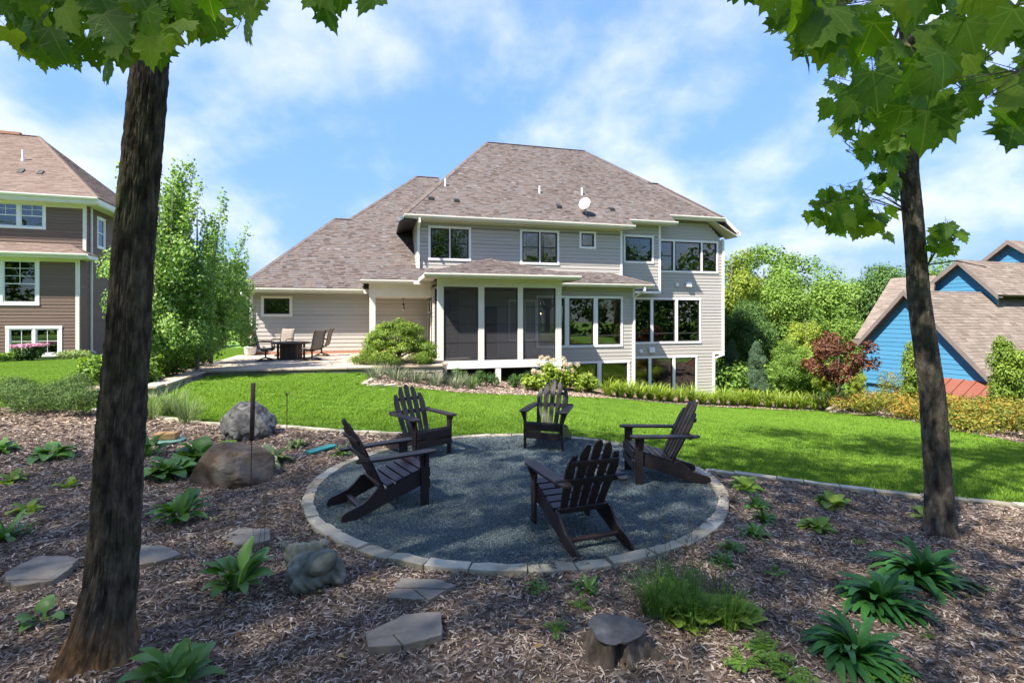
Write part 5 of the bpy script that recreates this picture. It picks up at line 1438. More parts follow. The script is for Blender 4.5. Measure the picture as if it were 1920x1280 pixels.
tb = MB().box(-.08, .08, -.22, .22, 0, .03).build('plastic_board', MATS['turquoise'], loc=q, rot=(R(2), 0, R(-35)), bevel=.004)
tag(tb, 'turquoise plastic board lying flat on the mulch near the lawn edge', 'board')

# ------------------------------------------------------------------ stone statue: a curled-up robed figure with a smooth bald head
def blob(name, ells, vox, mat, loc, rotz, label, folds=None):
    m = MB()
    for c, r, rot in ells:
        vs, fs = ico_sphere(3); M3 = Matrix.Rotation(R(rot[2]), 3, 'Z') @ Matrix.Rotation(R(rot[1]), 3, 'Y') @ Matrix.Rotation(R(rot[0]), 3, 'X')
        m.add([M3 @ Vector((p.x * r[0], p.y * r[1], p.z * r[2])) + Vector(c) for p in vs], fs)
    o = m.build(name, MATS[mat], smooth=True)
    md = o.modifiers.new('r', 'REMESH'); md.mode = 'VOXEL'; md.voxel_size = vox; md.use_smooth_shade = True
    md = o.modifiers.new('s', 'SMOOTH'); md.factor = .5; md.iterations = 3
    dg = bpy.context.evaluated_depsgraph_get(); dg.update()
    me = bpy.data.meshes.new_from_object(o.evaluated_get(dg))
    o.modifiers.clear(); o.data = me
    if folds:
        nv = len(me.vertices); co = np.zeros(nv * 3); me.vertices.foreach_get("co", co); co = co.reshape(-1, 3)
        no = np.zeros(nv * 3); me.vertices.foreach_get("normal", no); no = no.reshape(-1, 3)
        co += no * folds(co)[:, None]
        me.vertices.foreach_set("co", co.ravel()); me.update()
    t = thing('statue', label, 'statue', loc, rotz)
    o.parent = t
    return t
ST = [((.00, .0, .06), (.145, .115, .075), (0, 0, 10)),              # folded lower body
      ((-.03, .045, .10), (.115, .09, .07), (0, 0, 0)),              # shoulders
      ((-.095, -.02, .085), (.055, .06, .055), (0, -20, 0)),         # one sleeve
      ((-.03, -.085, .055), (.10, .045, .05), (0, 0, 8)),            # forearm folded in front
      ((.115, -.02, .080), (.055, .075, .065), (0, 0, 20)),          # other sleeve
      ((.125, -.075, .05), (.045, .05, .04), (0, 0, 0)),
      ((-.075, .15, .12), (.085, .05, .075), (0, 0, 0)),             # raised hem of the robe behind
      ((.015, .155, .125), (.07, .05, .065), (0, 15, 0)),
      ((-.150, .155, .185), (.022, .024, .04), (0, -14, 0)),
      ((-.125, .15, .14), (.036, .035, .06), (0, 0, 0)),
      ((.065, .155, .165), (.028, .03, .025), (0, 0, 0))]
def st_folds(c):
    c = c / 1.28
    head = ((c[:, 0] - .03) / .094) ** 2 + ((c[:, 1] + .075) / .074) ** 2 + ((c[:, 2] - .152) / .068) ** 2 < 1.05
    f = .0050 * np.sin((c[:, 0] * .9 + c[:, 2] * .8 + np.sin(c[:, 0] * 18) * .012) * 130) * np.clip(1 - (c[:, 2] - .02) * 2, .3, 1)
    return np.where(head, 0., f)
q = on_plane(590, 1088, .03)
ST = [(tuple(1.28 * q for q in c), tuple(1.28 * q for q in r_), ro_) for c, r_, ro_ in ST]
sta = blob('robed_body', ST, .006, 'statue', (q[0], q[1] - .02, mz(q[0], q[1]) - .005), R(24), 'weathered grey-green stone statue of a curled-up robed figure', st_folds)

vs, fs = ico_sphere(4); M3 = Matrix.Rotation(R(12), 3, 'Z') @ Matrix.Rotation(R(-20), 3, 'Y')
MB().add([M3 @ Vector((p.x * .118 * (1 + .06 * p.x), p.y * .090, p.z * .078 * (1 - .10 * p.x * p.x))) + Vector((.042, -.098, .196)) for p in vs], fs).build('head', MATS['statue'], sta, smooth=True)
# ------------------------------------------------------------------ foliage kit
ORD = ['first', 'second', 'third', 'fourth', 'fifth', 'sixth', 'seventh', 'eighth', 'ninth', 'tenth', 'eleventh', 'twelfth', 'thirteenth', 'fourteenth', 'fifteenth', 'sixteenth', 'seventeenth', 'eighteenth']
def unit(v): return v / np.maximum(np.linalg.norm(v, axis=-1, keepdims=True), 1e-9)
def leaf_mesh(name, C, D, N, size, ratio, mat, tint):
    C = np.asarray(C); n = len(C); D = unit(D); S = unit(np.cross(D, N)); N = np.cross(S, D); s = np.asarray(size).reshape(-1, 1)
    V = np.stack([C, C + D * s * .45 - S * s * ratio * .5 + N * s * .08, C + D * s - N * s * .06, C + D * s * .45 + S * s * ratio * .5 + N * s * .08], 1).reshape(-1, 3)
    b = np.arange(n)[:, None] * 4
    F = np.concatenate([b + [0, 3, 2], b + [0, 2, 1]])
    return np_mesh(name, V, F, 3, mat, tint=np.tile(np.clip(tint, 0, 1), 2))
def cloud(lobes, n, size, r, ratio=.6, up=.5, droop=.3, inner=.45, mat=None, name='crown', tint=(.5, .2), lobe_var=.12, flat=None, clip=None):
    """leaves through the volume of many lobes [(centre, radius3)]"""
    Lc = np.array([l[0] for l in lobes], float); Lr = np.array([l[1] if hasattr(l[1], '__len__') else (l[1],) * 3 for l in lobes], float)
    wgt = np.prod(Lr, 1) ** (2 / 3); k = r.choice(len(lobes), n, p=wgt / wgt.sum())
    d = unit(r.normal(size=(n, 3)))
    rad = (inner + (1 - inner) * r.random(n) ** .6) * (1 + .12 * r.normal(size=n))
    C = Lc[k] + d * Lr[k] * rad[:, None]
    lv = r.normal(0, lobe_var, len(lobes))
    T = r.normal(tint[0], tint[1], n) + lv[k] + .10 * d[:, 2]
    Nn = unit(d * .7 + np.array([0, 0, up]) + r.normal(0, .45, (n, 3)))
    D = unit(np.cross(Nn, r.normal(size=(n, 3)))) + np.array([0, 0, -droop])
    sz = size * (.6 + .8 * r.random(n))
    keep = np.ones(n, bool)
    if flat is not None: keep &= C[:, 2] > flat
    if clip is not None: keep &= clip(C)
    return leaf_mesh(name, C[keep], D[keep], Nn[keep], sz[keep], ratio, mat, T[keep])
def lobes_ellipsoid(r, n, R3, lobe, c=(0, 0, 0), zmin=-1., shape=None):
    out = []
    while len(out) < n:
        d = unit(r.normal(size=3)); q = d * (r.random() ** .45) * .92
        if q[2] < zmin: continue
        k = shape(q[2]) if shape else 1.
        out.append(((c[0] + q[0] * R3[0] * k, c[1] + q[1] * R3[1] * k, c[2] + q[2] * R3[2]), lobe * (.7 + .6 * r.random())))
    return out
def trunk_mesh(name, path, rads, mat, limbs=(), n=10):
    m = MB().tube(path, rads, n)
    for p, rr in limbs: m.tube(p, rr, 6)
    return m.mesh(name, mat, smooth=True)
def limbs_to(r, base, lobes, k, r0=.06):
    out = []
    for c, _ in [lobes[i] for i in r.choice(len(lobes), min(k, len(lobes)), replace=False)]:
        c = np.array(c); z0 = base[2] + (c[2] - base[2]) * r.uniform(.25, .6); s = np.array([base[0], base[1], z0]); mid = (s + c) / 2 + np.array([0, 0, .08 * np.linalg.norm(c - s)])
        out.append(([s, mid, c], [r0, r0 * .6, r0 * .2]))
    return out

# ---- background tree prototypes, built about 10 m tall at the origin
PROTO = {}
def proto_tree(key, seed, H, R3, lobe, nl, n, size, mat, bark='bark_grey', shape=None, zc=.58, up=.5, ratio=.6, tint=(.5, .2), lobe_var=.14, zmin=-1.):
    r = np.random.default_rng(seed)
    lb = lobes_ellipsoid(r, nl, R3, lobe, (0, 0, H * zc), shape=shape, zmin=zmin)
    t = trunk_mesh('trunk', [(0, 0, -.3), (.05, 0, H * .25), (-.06, .04, H * .55), (0, 0, H * .85)], [H * .018, H * .014, H * .009, H * .003], MATS[bark], limbs_to(r, (0, 0, 0), lb, 12, H * .006))
    c = cloud(lb, n, size, r, mat=MATS[mat], up=up, ratio=ratio, tint=tint, lobe_var=lobe_var)
    PROTO[key] = (t, c)
proto_tree('broad', 1, 10, (3.2, 3.2, 4.2), 1.15, 56, 26000, .21, 'tree_leaf')
proto_tree('tall', 2, 10, (2.1, 2.1, 4.6), .85, 54, 22000, .19, 'tree_leaf', zc=.56)
proto_tree('airy', 3, 10, (2.3, 2.3, 4.6), .65, 46, 14000, .17, 'tree_leaf_yellow', zc=.56, tint=(.42, .22))
proto_tree('dark', 4, 10, (3.0, 3.0, 4.0), 1.05, 54, 24000, .21, 'tree_leaf_dark')
proto_tree('gold', 5, 10, (2.7, 2.7, 4.5), .8, 50, 19000, .19, 'tree_leaf_yellow', zc=.52, tint=(.6, .2))
proto_tree('conifer', 6, 10, (2.6, 2.6, 4.8), .62, 80, 24000, .24, 'needle', zc=.5, shape=lambda z: max(.12, (1 - z) * .62), ratio=.16, up=.2)
proto_tree('red', 7, 10, (4.2, 4.2, 3.6), .75, 30, 4200, .34, 'red_leaf', zc=.62, up=.9, zmin=-.6)
proto_tree('column', 8, 10, (1.8, 1.8, 5.0), .8, 50, 14000, .27, 'lace_leaf', zc=.5)
def plant_tree(key, name, label, cat, x, y, H, group=None, w=1., rot=None):
    t, c = PROTO[key]; z = gz(x, y); s = H / 10
    o = thing(name, label, cat, (x, y, z), rot if rot is not None else (x * 7.3 + y * 3.1) % 6.28, group)
    o.scale = (s * w, s * w, s)
    link('trunk', t, o); tag(link('crown', c, o), kind=None)
    return o
def at_px(px, Y): return (px - 960) / 960 * Y, Y
def ptree(key, name, label, px, Y, ytop, w=1., group='trees in the wood behind the house', cat='tree'):
    x, y = at_px(px, Y); H = 2 + (592 - ytop) / 960 * Y - gz(x, y)
    return plant_tree(key, name, label, cat, x, y, H, group, w)
WOOD = [('airy', 1372, 33, 452, 1.0, 'airy yellow-green tree rising right beside the house corner'), ('tall', 1432, 37, 462, 1.1, 'tall green tree with a loose top, second from the house corner'),
        ('tall', 1492, 40, 478, 1.15, 'green tree with an open feathery top in the middle of the wood'), ('broad', 1455, 34, 525, 1.0, 'rounded green tree in front of the feathery one in the wood'),
        ('broad', 1542, 42, 512, 1.0, 'broad green tree where the skyline of the wood steps down'), ('dark', 1598, 46, 548, 1.0, 'dark green tree at the low end of the wood skyline'),
        ('dark', 1398, 31, 560, .85, 'dark leafy tree standing low beside the house wall'), ('gold', 1512, 30, 575, .85, 'golden green small tree in the middle of the wood edge'),
        ('broad', 1575, 34, 585, .9, 'rounded green tree behind the red-leaved maple'), ('dark', 1640, 44, 520, .95, 'dark green tree between the wood and the blue house roof'),
        ('broad', 1480, 28, 640, 1.1, 'low bright green bushy tree at the foot of the wood'), ('gold', 1545, 26, 668, 1.15, 'low yellow-green bushy tree beside the red-leaved maple'),
        ('dark', 1662, 40, 492, .8, 'dark spreading tree above the left slope of the blue house roof'), ('broad', 1770, 52, 492, 1.1, 'green tree crown peeking over the blue house ridge'),
        ('gold', 1610, 24, 690, 1.0, 'yellow-green bush tree in front of the blue gable wall')]
for key, px, Y, yt, w, lab in WOOD: ptree(key, {'airy': 'airy_tree', 'tall': 'tall_tree', 'broad': 'broadleaf_tree', 'dark': 'dark_tree', 'gold': 'golden_tree'}[key], lab, px, Y, yt, w)
ptree('conifer', 'spruce_tree', 'blue-green young conifer beside the house corner', 1418, 26.5, 632, .95, group=None)
ptree('conifer', 'spruce_tree', 'taller grey-green conifer behind the young one at the wood edge', 1372, 30, 628, .8, group=None)
ptree('red', 'japanese_maple', 'red-leaved japanese maple with an open crown in front of the wood', 1572, 20.0, 612, 1.0, group=None)
ptree('column', 'columnar_tree', 'small columnar light green tree before the blue house at the picture edge', 1890, 13.8, 620, .72, group=None)
ptree('column', 'columnar_tree', 'small columnar light green tree partly hidden by the slim maple trunk', 1716, 16.5, 632, .7, group=None)
ptree('broad', 'broadleaf_tree', 'round green tree just visible beyond the garage roof eave', 452, 42, 510, 1.0, group=None)
ptree('broad', 'broadleaf_tree', 'green tree far behind the brown house', 205, 60, 505, 1.2, group=None)
ptree('dark', 'dark_tree', 'dark green tree far behind the slender trees by the patio', 330, 55, 520, 1.2, group=None)
ptree('broad', 'broadleaf_tree', 'broad green tree far beyond the slender trees by the patio', 395, 58, 528, 1.3, group=None)
# far woods: one uncountable mass closing the horizon
r = np.random.default_rng(77); lb = []
for k in range(420):
    a = r.uniform(-1.35, 1.35); d = r.uniform(75, 120); x, y = d * math.sin(a), d * math.cos(a)
    lb.append(((x, y, gz(x, y) + r.uniform(.5, 5.5)), r.uniform(1.8, 3.4)))
far = link('far_woods', cloud(lb, 42000, 1.0, r, mat=MATS['tree_leaf_dark'], name='far_woods', tint=(.5, .25)))
tag(far, 'distant green woods closing the horizon', 'woods', kind='stuff')
# under-storey at the foot of the wood
r = np.random.default_rng(78); lb = []
for k in range(150):
    px = r.uniform(1345, 1665); Y = r.uniform(27, 36); x, y = at_px(px, Y); lb.append(((x, y, gz(x, y) + r.uniform(.1, 1.9)), r.uniform(.5, 1.0)))
us = link('undergrowth', cloud(lb, 22000, .22, r, mat=MATS['tree_leaf'], name='undergrowth', tint=(.5, .28), lobe_var=.3))
tag(us, 'mixed green undergrowth at the foot of the wood', 'undergrowth', kind='stuff')

# ---- slender trees beside the patio: several upright stems of small leaves
def slender(label, x, y, H, seed, w=.55):
    r = np.random.default_rng(seed); lb = []; lim = []; z0 = gz(x, y) + .1
    for k in range(13):
        a = r.uniform(0, 6.28); top = H * r.uniform(.62, 1.0); sp = w * r.uniform(.4, 1.35)
        p0 = np.array([0, 0, r.uniform(.14, .5) * H * .6]); p1 = np.array([math.cos(a) * sp, math.sin(a) * sp, top])
        lim.append(([p0, p0 * .5 + p1 * .5 + np.array([math.cos(a) * .12, math.sin(a) * .12, -.1]), p1], [.022, .014, .004]))
        for q in np.linspace(.05, 1, 11):
            c = p0 * (1 - q) + p1 * q + r.normal(0, .12, 3) * (1.2 - q); lb.append((c, (.38 * (1.12 - .74 * q), .38 * (1.12 - .74 * q), .38)))
    for k in range(30):
        a = r.uniform(0, 6.28); zz = H * r.uniform(.16, .60); lb.append(((math.cos(a) * w * 1.25, math.sin(a) * w * 1.25, zz), (.34, .34, .30)))
    o = thing('slender_tree', label, 'tree', (x, y, z0), 0, 'slender trees beside the patio')
    link('trunk', trunk_mesh('trunk', [(0, 0, -.3), (.02, .01, H * .4), (0, 0, H * .95)], [.055, .04, .008], MATS['bark_pale'], lim), o)
    link('crown', cloud(lb, 21000, .085, r, mat=MATS['aspen_leaf'], ratio=.75, up=.3, inner=.15, droop=.6, tint=(.5, .24), lobe_var=.1), o)
slender('slender light green tree closest to the thick maple trunk', -9.25, 13.4, 5.7, 1, .75)
slender('slender light green tree, middle one of the clump beside the patio', -9.05, 14.7, 5.5, 2, .85)
slender('slender light green tree at the garage end of the clump', -9.75, 16.6, 5.0, 3, .85)

# ---- shrubs
def shrub(name, label, cat, x, y, w, h, seed, mat, n=1500, size=.07, z=None, group=None, ratio=.55, up=.5, stem=True, nl=12, tint=(.5, .22), lobe_var=.15, part='foliage'):
    r = np.random.default_rng(seed); lb = []
    for k in range(nl):
        a = r.uniform(0, 6.28); q = r.random() ** .5 * .72
        lb.append(((math.cos(a) * w / 2 * q, math.sin(a) * w / 2 * q, h * r.uniform(.25, .80 - .25 * q)), (w * .2, w * .2, h * .24)))
    zz = gz(x, y) if z is None else z
    o = thing(name, label, cat, (x, y, zz), 0, group)
    tag(link(part, cloud(lb, n, size, r, mat=MATS[mat], ratio=ratio, up=up, tint=tint, lobe_var=lobe_var, flat=-.02), o), kind='stuff')
    if stem: link('stem', MB().tube([(0, 0, -.05), (.02, 0, h * .5)], [.02, .01], 6).tube([(0, 0, -.05), (-.1 * w, .05 * w, h * .5)], [.015, .006], 5).mesh('stem', MATS['bark_grey']), o)
    return o
# hedge of orange and yellow spirea along the lawn
hp = [(13.0, 19.6), (12.9, 18.1), (12.7, 16.8), (12.5, 15.6), (12.15, 14.4), (11.75, 13.2), (11.35, 12.0), (11.0, 10.9), (10.7, 9.8), (10.5, 8.7),
      (14.3, 18.8), (14.1, 17.2), (13.8, 15.6), (13.3, 13.9), (12.8, 12.3), (12.3, 10.8), (11.9, 9.4)]
for k, (x, y) in enumerate(hp):
    fr = k < 10
    shrub('spirea_shrub', ORD[k if fr else k - 10] + (' orange and yellow spirea bush in the front hedge row from the tan boulder' if fr else ' yellow-green spirea bush in the rear hedge row from the tan boulder'), 'shrub', x, y, 1.7, .95 + ((.8 if k == 10 else .05) if not fr else 0) + .08 * (k % 3), 100 + k, 'spirea', n=3000, size=.075, group='spirea hedge along the lawn', tint=((.44 if fr else .26), .25), nl=16, ratio=.4)
# daylilies
def strap_clump(n, L, seed, mat, w=.012, spread=.9, tint=.5, name='foliage', rad=.06):
    r = np.random.default_rng(seed); SEG = 6; V = []; F = []; T = []
    for k in range(n):
        a = r.uniform(0, 6.28); l = L * r.uniform(.65, 1.1); el = r.uniform(.9, 1.5); bend = r.uniform(.9, 2.1) * spread; ww = w * r.uniform(.7, 1.2)
        p = np.array([math.cos(a) * rad * r.random(), math.sin(a) * rad * r.random(), 0.]); side = np.array([-math.sin(a), math.cos(a), 0]); b = len(V); tv = np.clip(r.normal(tint, .2), 0, 1)
        for i in range(SEG + 1):
            q = i / SEG; wd = ww * (1 - q ** 2.2) + .0008
            V += [p - side * wd, p + side * wd]
            e = el - bend * q * q * 1.1
            p = p + np.array([math.cos(a) * math.cos(e), math.sin(a) * math.cos(e), math.sin(e)]) * l / SEG
            if i < SEG: F.append((b + 2 * i, b + 2 * i + 1, b + 2 * i + 3, b + 2 * i + 2)); T.append(tv)
    return np_mesh(name, np.array(V), np.array(F), 4, MATS[mat], tint=T, smooth=True)
LILY = [strap_clump(130, .86, 40 + k, 'lily_leaf', w=.013, rad=.10, spread=1.25) for k in range(4)]
for k in range(15):
    t_ = .35 + 2.55 * k / 14
    fxx = np.interp(3 + t_ * .74, range(13), [p[0] for p in FB]); fyy = np.interp(3 + t_ * .74, range(13), [p[1] for p in FB])
    fxx += .05; fyy += .55
    o = thing('daylily', ORD[k] + ' arching yellow-green daylily clump in the house bed from the porch', 'plant', (fxx, fyy, gz(fxx, fyy)), k * 1.3, 'daylilies along the house bed')
    o.scale = (1.05, 1.05, 1.05 + .1 * (k % 3))
    tag(link('foliage', LILY[k % 4], o), kind='stuff')
for k in range(9):
    x, y = at_px(1395 + k * 22, 22.6 - .25 * k); o = thing('daylily', ORD[k] + ' yellow-green daylily clump in the back row beyond the house corner', 'plant', (x, y, gz(x, y)), k, 'daylilies in the back row')
    o.scale = (1.2,) * 3; tag(link('foliage', LILY[(k + 1) % 4], o), kind='stuff')
# lavender, boxwood, hydrangea in the house bed
def bed_at(px, Y): x, y = at_px(px, Y); return x, y
LAV = [strap_clump(170, .46, 60 + k, 'lavender', w=.004, spread=.45, rad=.20) for k in range(3)]
for k, (px, Y) in enumerate([(702, 14.6), (722, 15.5), (742, 15.0), (760, 15.9), (778, 15.3), (797, 16.2), (815, 15.7), (834, 16.6), (852, 16.0), (868, 16.9)]):
    x, y = bed_at(px, Y); o = thing('lavender', ORD[k] + ' grey-green lavender clump in the bed below the patio wall, from the patio', 'plant', (x, y, gz(x, y)), k, 'lavender below the patio')
    o.scale = (1.15, 1.15, 1.0 + .15 * (k % 2)); tag(link('foliage', LAV[k % 3], o), kind='stuff')
o = thing('ornamental_grass', 'spiky blue-green ornamental grass clump at the end of the lavender', 'plant', (*bed_at(884, 16.2), gz(*bed_at(884, 16.2))))
tag(link('foliage', strap_clump(140, .55, 66, 'perennial', w=.005, spread=.5, rad=.10), o), kind='stuff')
for k, (px, Y) in enumerate([(860, 18.0), (899, 17.4), (923, 17.6), (964, 17.8), (985, 18.9)]):
    x, y = bed_at(px, Y); shrub('boxwood', ORD[k] + ' small round boxwood under the porch from the patio side', 'shrub', x, y, .55, .62, 200 + k, 'box_leaf', n=1500, size=.045, group='boxwoods under the porch')
for k, (px, Y, h_) in enumerate([(1008, 17.6, .75), (1035, 18.6, 1.15), (1070, 18.8, 1.05), (1098, 19.2, .8)]):
    x, y = bed_at(px, Y); o = shrub('hydrangea', ['low leafy hydrangea at the porch corner', 'tall hydrangea with cream blooms behind the rear chair', 'hydrangea with cream blooms between porch post and windows', 'low hydrangea with few blooms before the basement window'][k], 'shrub', x, y, 1.1, h_, 220 + k, 'lily_leaf', n=1500, size=.10, ratio=.7, tint=(.4, .2))
    r = np.random.default_rng(k)
    for j in range([4, 7, 6, 2][k]):
        a = r.uniform(0, 6.28); q = r.uniform(.1, .5); me = cloud([((0, 0, 0), (.11, .11, .09))], 130, .04, r, mat=MATS['hydrangea_bloom'], name='bloom', ratio=.9)
        link('bloom', me, o, (math.cos(a) * q, math.sin(a) * q - .1, h_ * r.uniform(.72, 1.05)))
# green lace-leaf maple on the patio edge with low juniper at its foot
x, y = -3.72, 16.75; r = np.random.default_rng(5)
lm = thing('laceleaf_maple', 'mounded lime green lace-leaf maple at the patio edge', 'tree', (x, y, .46))
lb = []
for k in range(150):
    a = r.uniform(0, 6.28); q = r.random() ** .5; rr = 1.12 * q; zt = 1.42 * math.sqrt(max(0, 1 - q * q * .9)); lb.append(((math.cos(a) * rr, math.sin(a) * rr * .9, max(.22, zt * r.uniform(.45 if q > .6 else .75, 1.0))), (.22, .22, .10)))
link('trunk', trunk_mesh('trunk', [(0, 0, -.1), (.05, 0, .4), (-.05, .02, .8), (.02, 0, 1.1)], [.06, .05, .035, .015], MATS['bark_grey'], limbs_to(r, (0, 0, 0), lb, 16, .02)), lm)
tag(link('crown', cloud(lb, 20000, .085, r, mat=MATS['lace_leaf'], ratio=.3, up=.7, droop=.8, tint=(.5, .24), lobe_var=.2), lm), kind='stuff')
for k, (dx, dy) in enumerate(((-.95, -.55), (-.2, -.8), (.75, -.5))):
    shrub('juniper', ['low spreading juniper at the patio side of the mounded maple', 'low spreading juniper in front of the mounded maple trunk', 'low spreading juniper at the porch side of the mounded maple'][k], 'shrub', x + dx, y + dy, 1.15, .42, 240 + k, 'lace_leaf', n=2200, size=.07, ratio=.2, z=.46, up=.2, tint=(.35, .2))
# shrubs in the raised bed under the slender trees
for k, (lx, ly) in enumerate(((-7.2, -8.4), (-7.75, -8.5), (-7.25, -7.4), (-7.8, -7.3), (-7.3, -6.3), (-7.5, -5.2), (-7.5, -4.1), (-7.6, -3.0))):
    p = hw(lx, ly); shrub('leafy_shrub', ORD[k] + ' yellow-green shrub in the raised bed under the slender trees, from the lawn', 'shrub', p.x, p.y, 1.15, .86, 260 + k, 'shrub_green', n=2400, size=.10, z=.36, group='shrubs in the raised bed', tint=(.58, .22), ratio=.5)
# perennials at the lawn edge, left
for k, (px, Y) in enumerate([(18, 10.1), (62, 9.7), (108, 10.2), (150, 9.6), (35, 10.9), (130, 10.9)]):
    x, y = at_px(px, Y); shrub('perennial', ORD[k] + ' feathery green perennial clump at the lawn edge from the picture side', 'plant', x, y, 1.0, .66, 280 + k, 'perennial', n=2600, size=.055, ratio=.25, up=.2, group='feathery perennials at the lawn edge', stem=False, tint=(.35, .2))
PALE = [strap_clump(160, .62, 70 + k, 'perennial', w=.004, spread=.6, rad=.18, tint=.8) for k in range(2)]
for k, (px, Y) in enumerate([(285, 9.6), (322, 9.9), (352, 9.4)]):
    x, y = at_px(px, Y); o = thing('ornamental_grass', ['pale feathery grass clump right against the thick maple trunk', 'pale feathery grass clump behind the tan block', 'pale feathery grass clump reaching out over the lawn edge'][k], 'plant', (x, y, gz(x, y)), k)
    tag(link('foliage', PALE[k % 2], o), kind='stuff')
# planting along the brown house
for k, (px, Y, w, h_, mt, lab) in enumerate([(12, 23.4, 1.3, .55, 'shrub_green', 'green shrub along the brown house at the picture edge'), (44, 23.6, 1.0, .75, 'box_leaf', 'pink flowering sedum before the basement window of the brown house'), (68, 23.9, .95, .78, 'box_leaf', 'second pink flowering sedum beside the first, nearer the house corner'), (140, 24.6, 1.7, .5, 'hosta_varieg', 'pale striped leafy plant at the corner of the brown house')]):
    x, y = at_px(px, Y); o = shrub('sedum' if k in (1, 2) else 'leafy_shrub', lab, 'plant', x, y, w, h_, 300 + k, mt, n=1400, size=.10, stem=False)
    if k in (1, 2):
        r = np.random.default_rng(k); link('bloom', cloud([((q, s_, h_ * .95), (.22, .22, .06)) for q in (-.25, 0, .25) for s_ in (-.2, .1)], 700, .06, r, mat=MATS['pink_bloom'], name='bloom', ratio=.9), o)
# flowers of the patio pot
r = np.random.default_rng(3)
tag(link('foliage', cloud([((0, 0, .52), (.20, .20, .18))], 500, .07, r, mat=MATS['box_leaf'], name='foliage'), POT_AT), kind='stuff')
M('red_bloom', [(.45, .02, .03), (.55, .05, .06)], src='tint', rough=.7, transl=.2)
link('bloom', cloud([((.12, -.1, .85), .06), ((-.1, -.1, .78), .06), ((.02, 0, .95), .05)], 160, .05, r, mat=MATS['red_bloom'], name='bloom', ratio=.9), POT_AT)
link('bloom', cloud([((.1, -.12, .5), .07), ((-.08, -.16, .45), .07)], 120, .035, r, mat=MATS['hydrangea_bloom'], name='bloom', ratio=.9), POT_AT)
# ------------------------------------------------------------------ hostas and other near plants: every leaf its own piece
def strip_leaf(name, L, W, a0, a1, pet, mat, fold=.25, seg=10, wave=0., shape=1.0, tipw=.0):
    V, F = [], []; p = Vector((0, 0, 0)); ang = a0
    for i in range(seg + 1):
        t = i / seg
        if t < pet: w = .010 + .10 * W * t
        else:
            q = (t - pet) / (1 - pet); w = .012 + W * .5 * (math.sin(PI * min(1, q ** (.62 * shape)) ) ** .85) * (1 if q < 1 else 0)
        w = max(w, .0015)
        up = Vector((0, -math.sin(ang), math.cos(ang)))
        wv = wave * math.sin(t * 14) * w
        V += [p + Vector((-w, 0, 0)) + up * (fold * w + wv), p.copy(), p + Vector((w, 0, 0)) + up * (fold * w - wv)]
        ang = a0 + (a1 - a0) * (t ** 1.5)
        p = p + Vector((0, math.cos(ang), math.sin(ang))) * (L / seg)
    for i in range(seg):
        for j in range(2): F.append((3 * i + j, 3 * i + j + 1, 3 * i + j + 4, 3 * i + j + 3))
    return MB().add(V, F).mesh(name, MATS[mat], smooth=True, tint=False)
def leaf_set(mat, L, W, pet, seed, n=5, up=(60, 82), down=(-50, 10), fold=.3, wave=.06, shape=1.):
    r = random.Random(seed)
    return [strip_leaf('leaf', L * r.uniform(.85, 1.1), W * r.uniform(.85, 1.15), R(up[0] + (up[1] - up[0]) * k / (n - 1)), R(down[0] + (down[1] - down[0]) * k / (n - 1)), pet, mat, fold, wave=wave, shape=shape) for k in range(n)]
LS = {'hosta': leaf_set('hosta', .36, .085, .48, 1, n=6, up=(52, 86), down=(-35, 45)), 'hosta_small': leaf_set('hosta', .20, .07, .3, 2, up=(35, 75)), 'yellow': leaf_set('hosta_yellow', .22, .085, .25, 3, up=(25, 65), down=(-35, 0)),
      'varieg': leaf_set('hosta_varieg', .30, .07, .25, 4, up=(45, 78), down=(-70, -20)), 'spear': leaf_set('spear_leaf', .36, .044, .12, 5, n=6, up=(30, 84), down=(-55, 0), shape=.9, wave=.1),
      'broad': leaf_set('hosta', .26, .11, .4, 6, up=(40, 75)), 'weed': leaf_set('hosta_yellow', .14, .045, .2, 7, up=(30, 75), down=(-30, 20)), 'strap': leaf_set('hosta', .24, .016, .05, 8, up=(45, 80), down=(-50, 20), shape=.6)}
def leafy(label, px, py, kind, n, s=1., name='hosta', z=.03, seed=None, rad=.03, tilt=0.2, cat='plant', group=None):
    q = on_plane(px, py, z); r = random.Random(seed if seed is not None else int(px * 7 + py))
    zz = mz(q[0], q[1]) if not in_pit(q[0], q[1]) else .03
    t = thing(name, label, cat, (q[0], q[1], zz - .01), 0, group)
    for k in range(n):
        a = k * 2.39996 + r.uniform(-.35, .35); f = math.sqrt((k + .5) / n)          # outer leaves lie lower
        me = LS[kind][min(len(LS[kind]) - 1, max(0, int((1 - f) * len(LS[kind]) + r.uniform(-.6, .6))))]
        sc = s * r.uniform(.72, 1.1)
        link('leaf', me, t, (math.cos(a) * rad * f, math.sin(a) * rad * f, 0), (r.uniform(-tilt, tilt), r.uniform(-tilt, tilt), a), (sc * r.uniform(.85, 1.2), sc, sc))
    return t
leafy('upright green hosta beside the stone statue', 445, 1103, 'hosta', 26, 1.0, rad=.05, seed=1)
leafy('blue-green hosta cut by the bottom edge of the picture', 322, 1292, 'hosta', 24, .86, rad=.05, seed=2)
leafy('green hosta in the open mulch below the brown boulder', 338, 972, 'hosta', 26, .95, rad=.05, seed=3)
leafy('dense green hosta clump between maple trunk and brown boulder', 318, 888, 'broad', 46, 1.35, rad=.12, seed=4)
leafy('broad-leaved hosta behind the dense clump by the brown boulder', 372, 860, 'broad', 30, 1.5, rad=.08, seed=5)
leafy('cream striped hosta behind the brown boulder', 508, 868, 'varieg', 34, 1.25, rad=.07, seed=6)
leafy('small hosta at the foot of the grey boulder', 428, 836, 'yellow', 14, 1.1, rad=.05, seed=7)
leafy('small cream striped tuft near the turquoise board', 558, 836, 'varieg', 22, .75, rad=.05, seed=8)
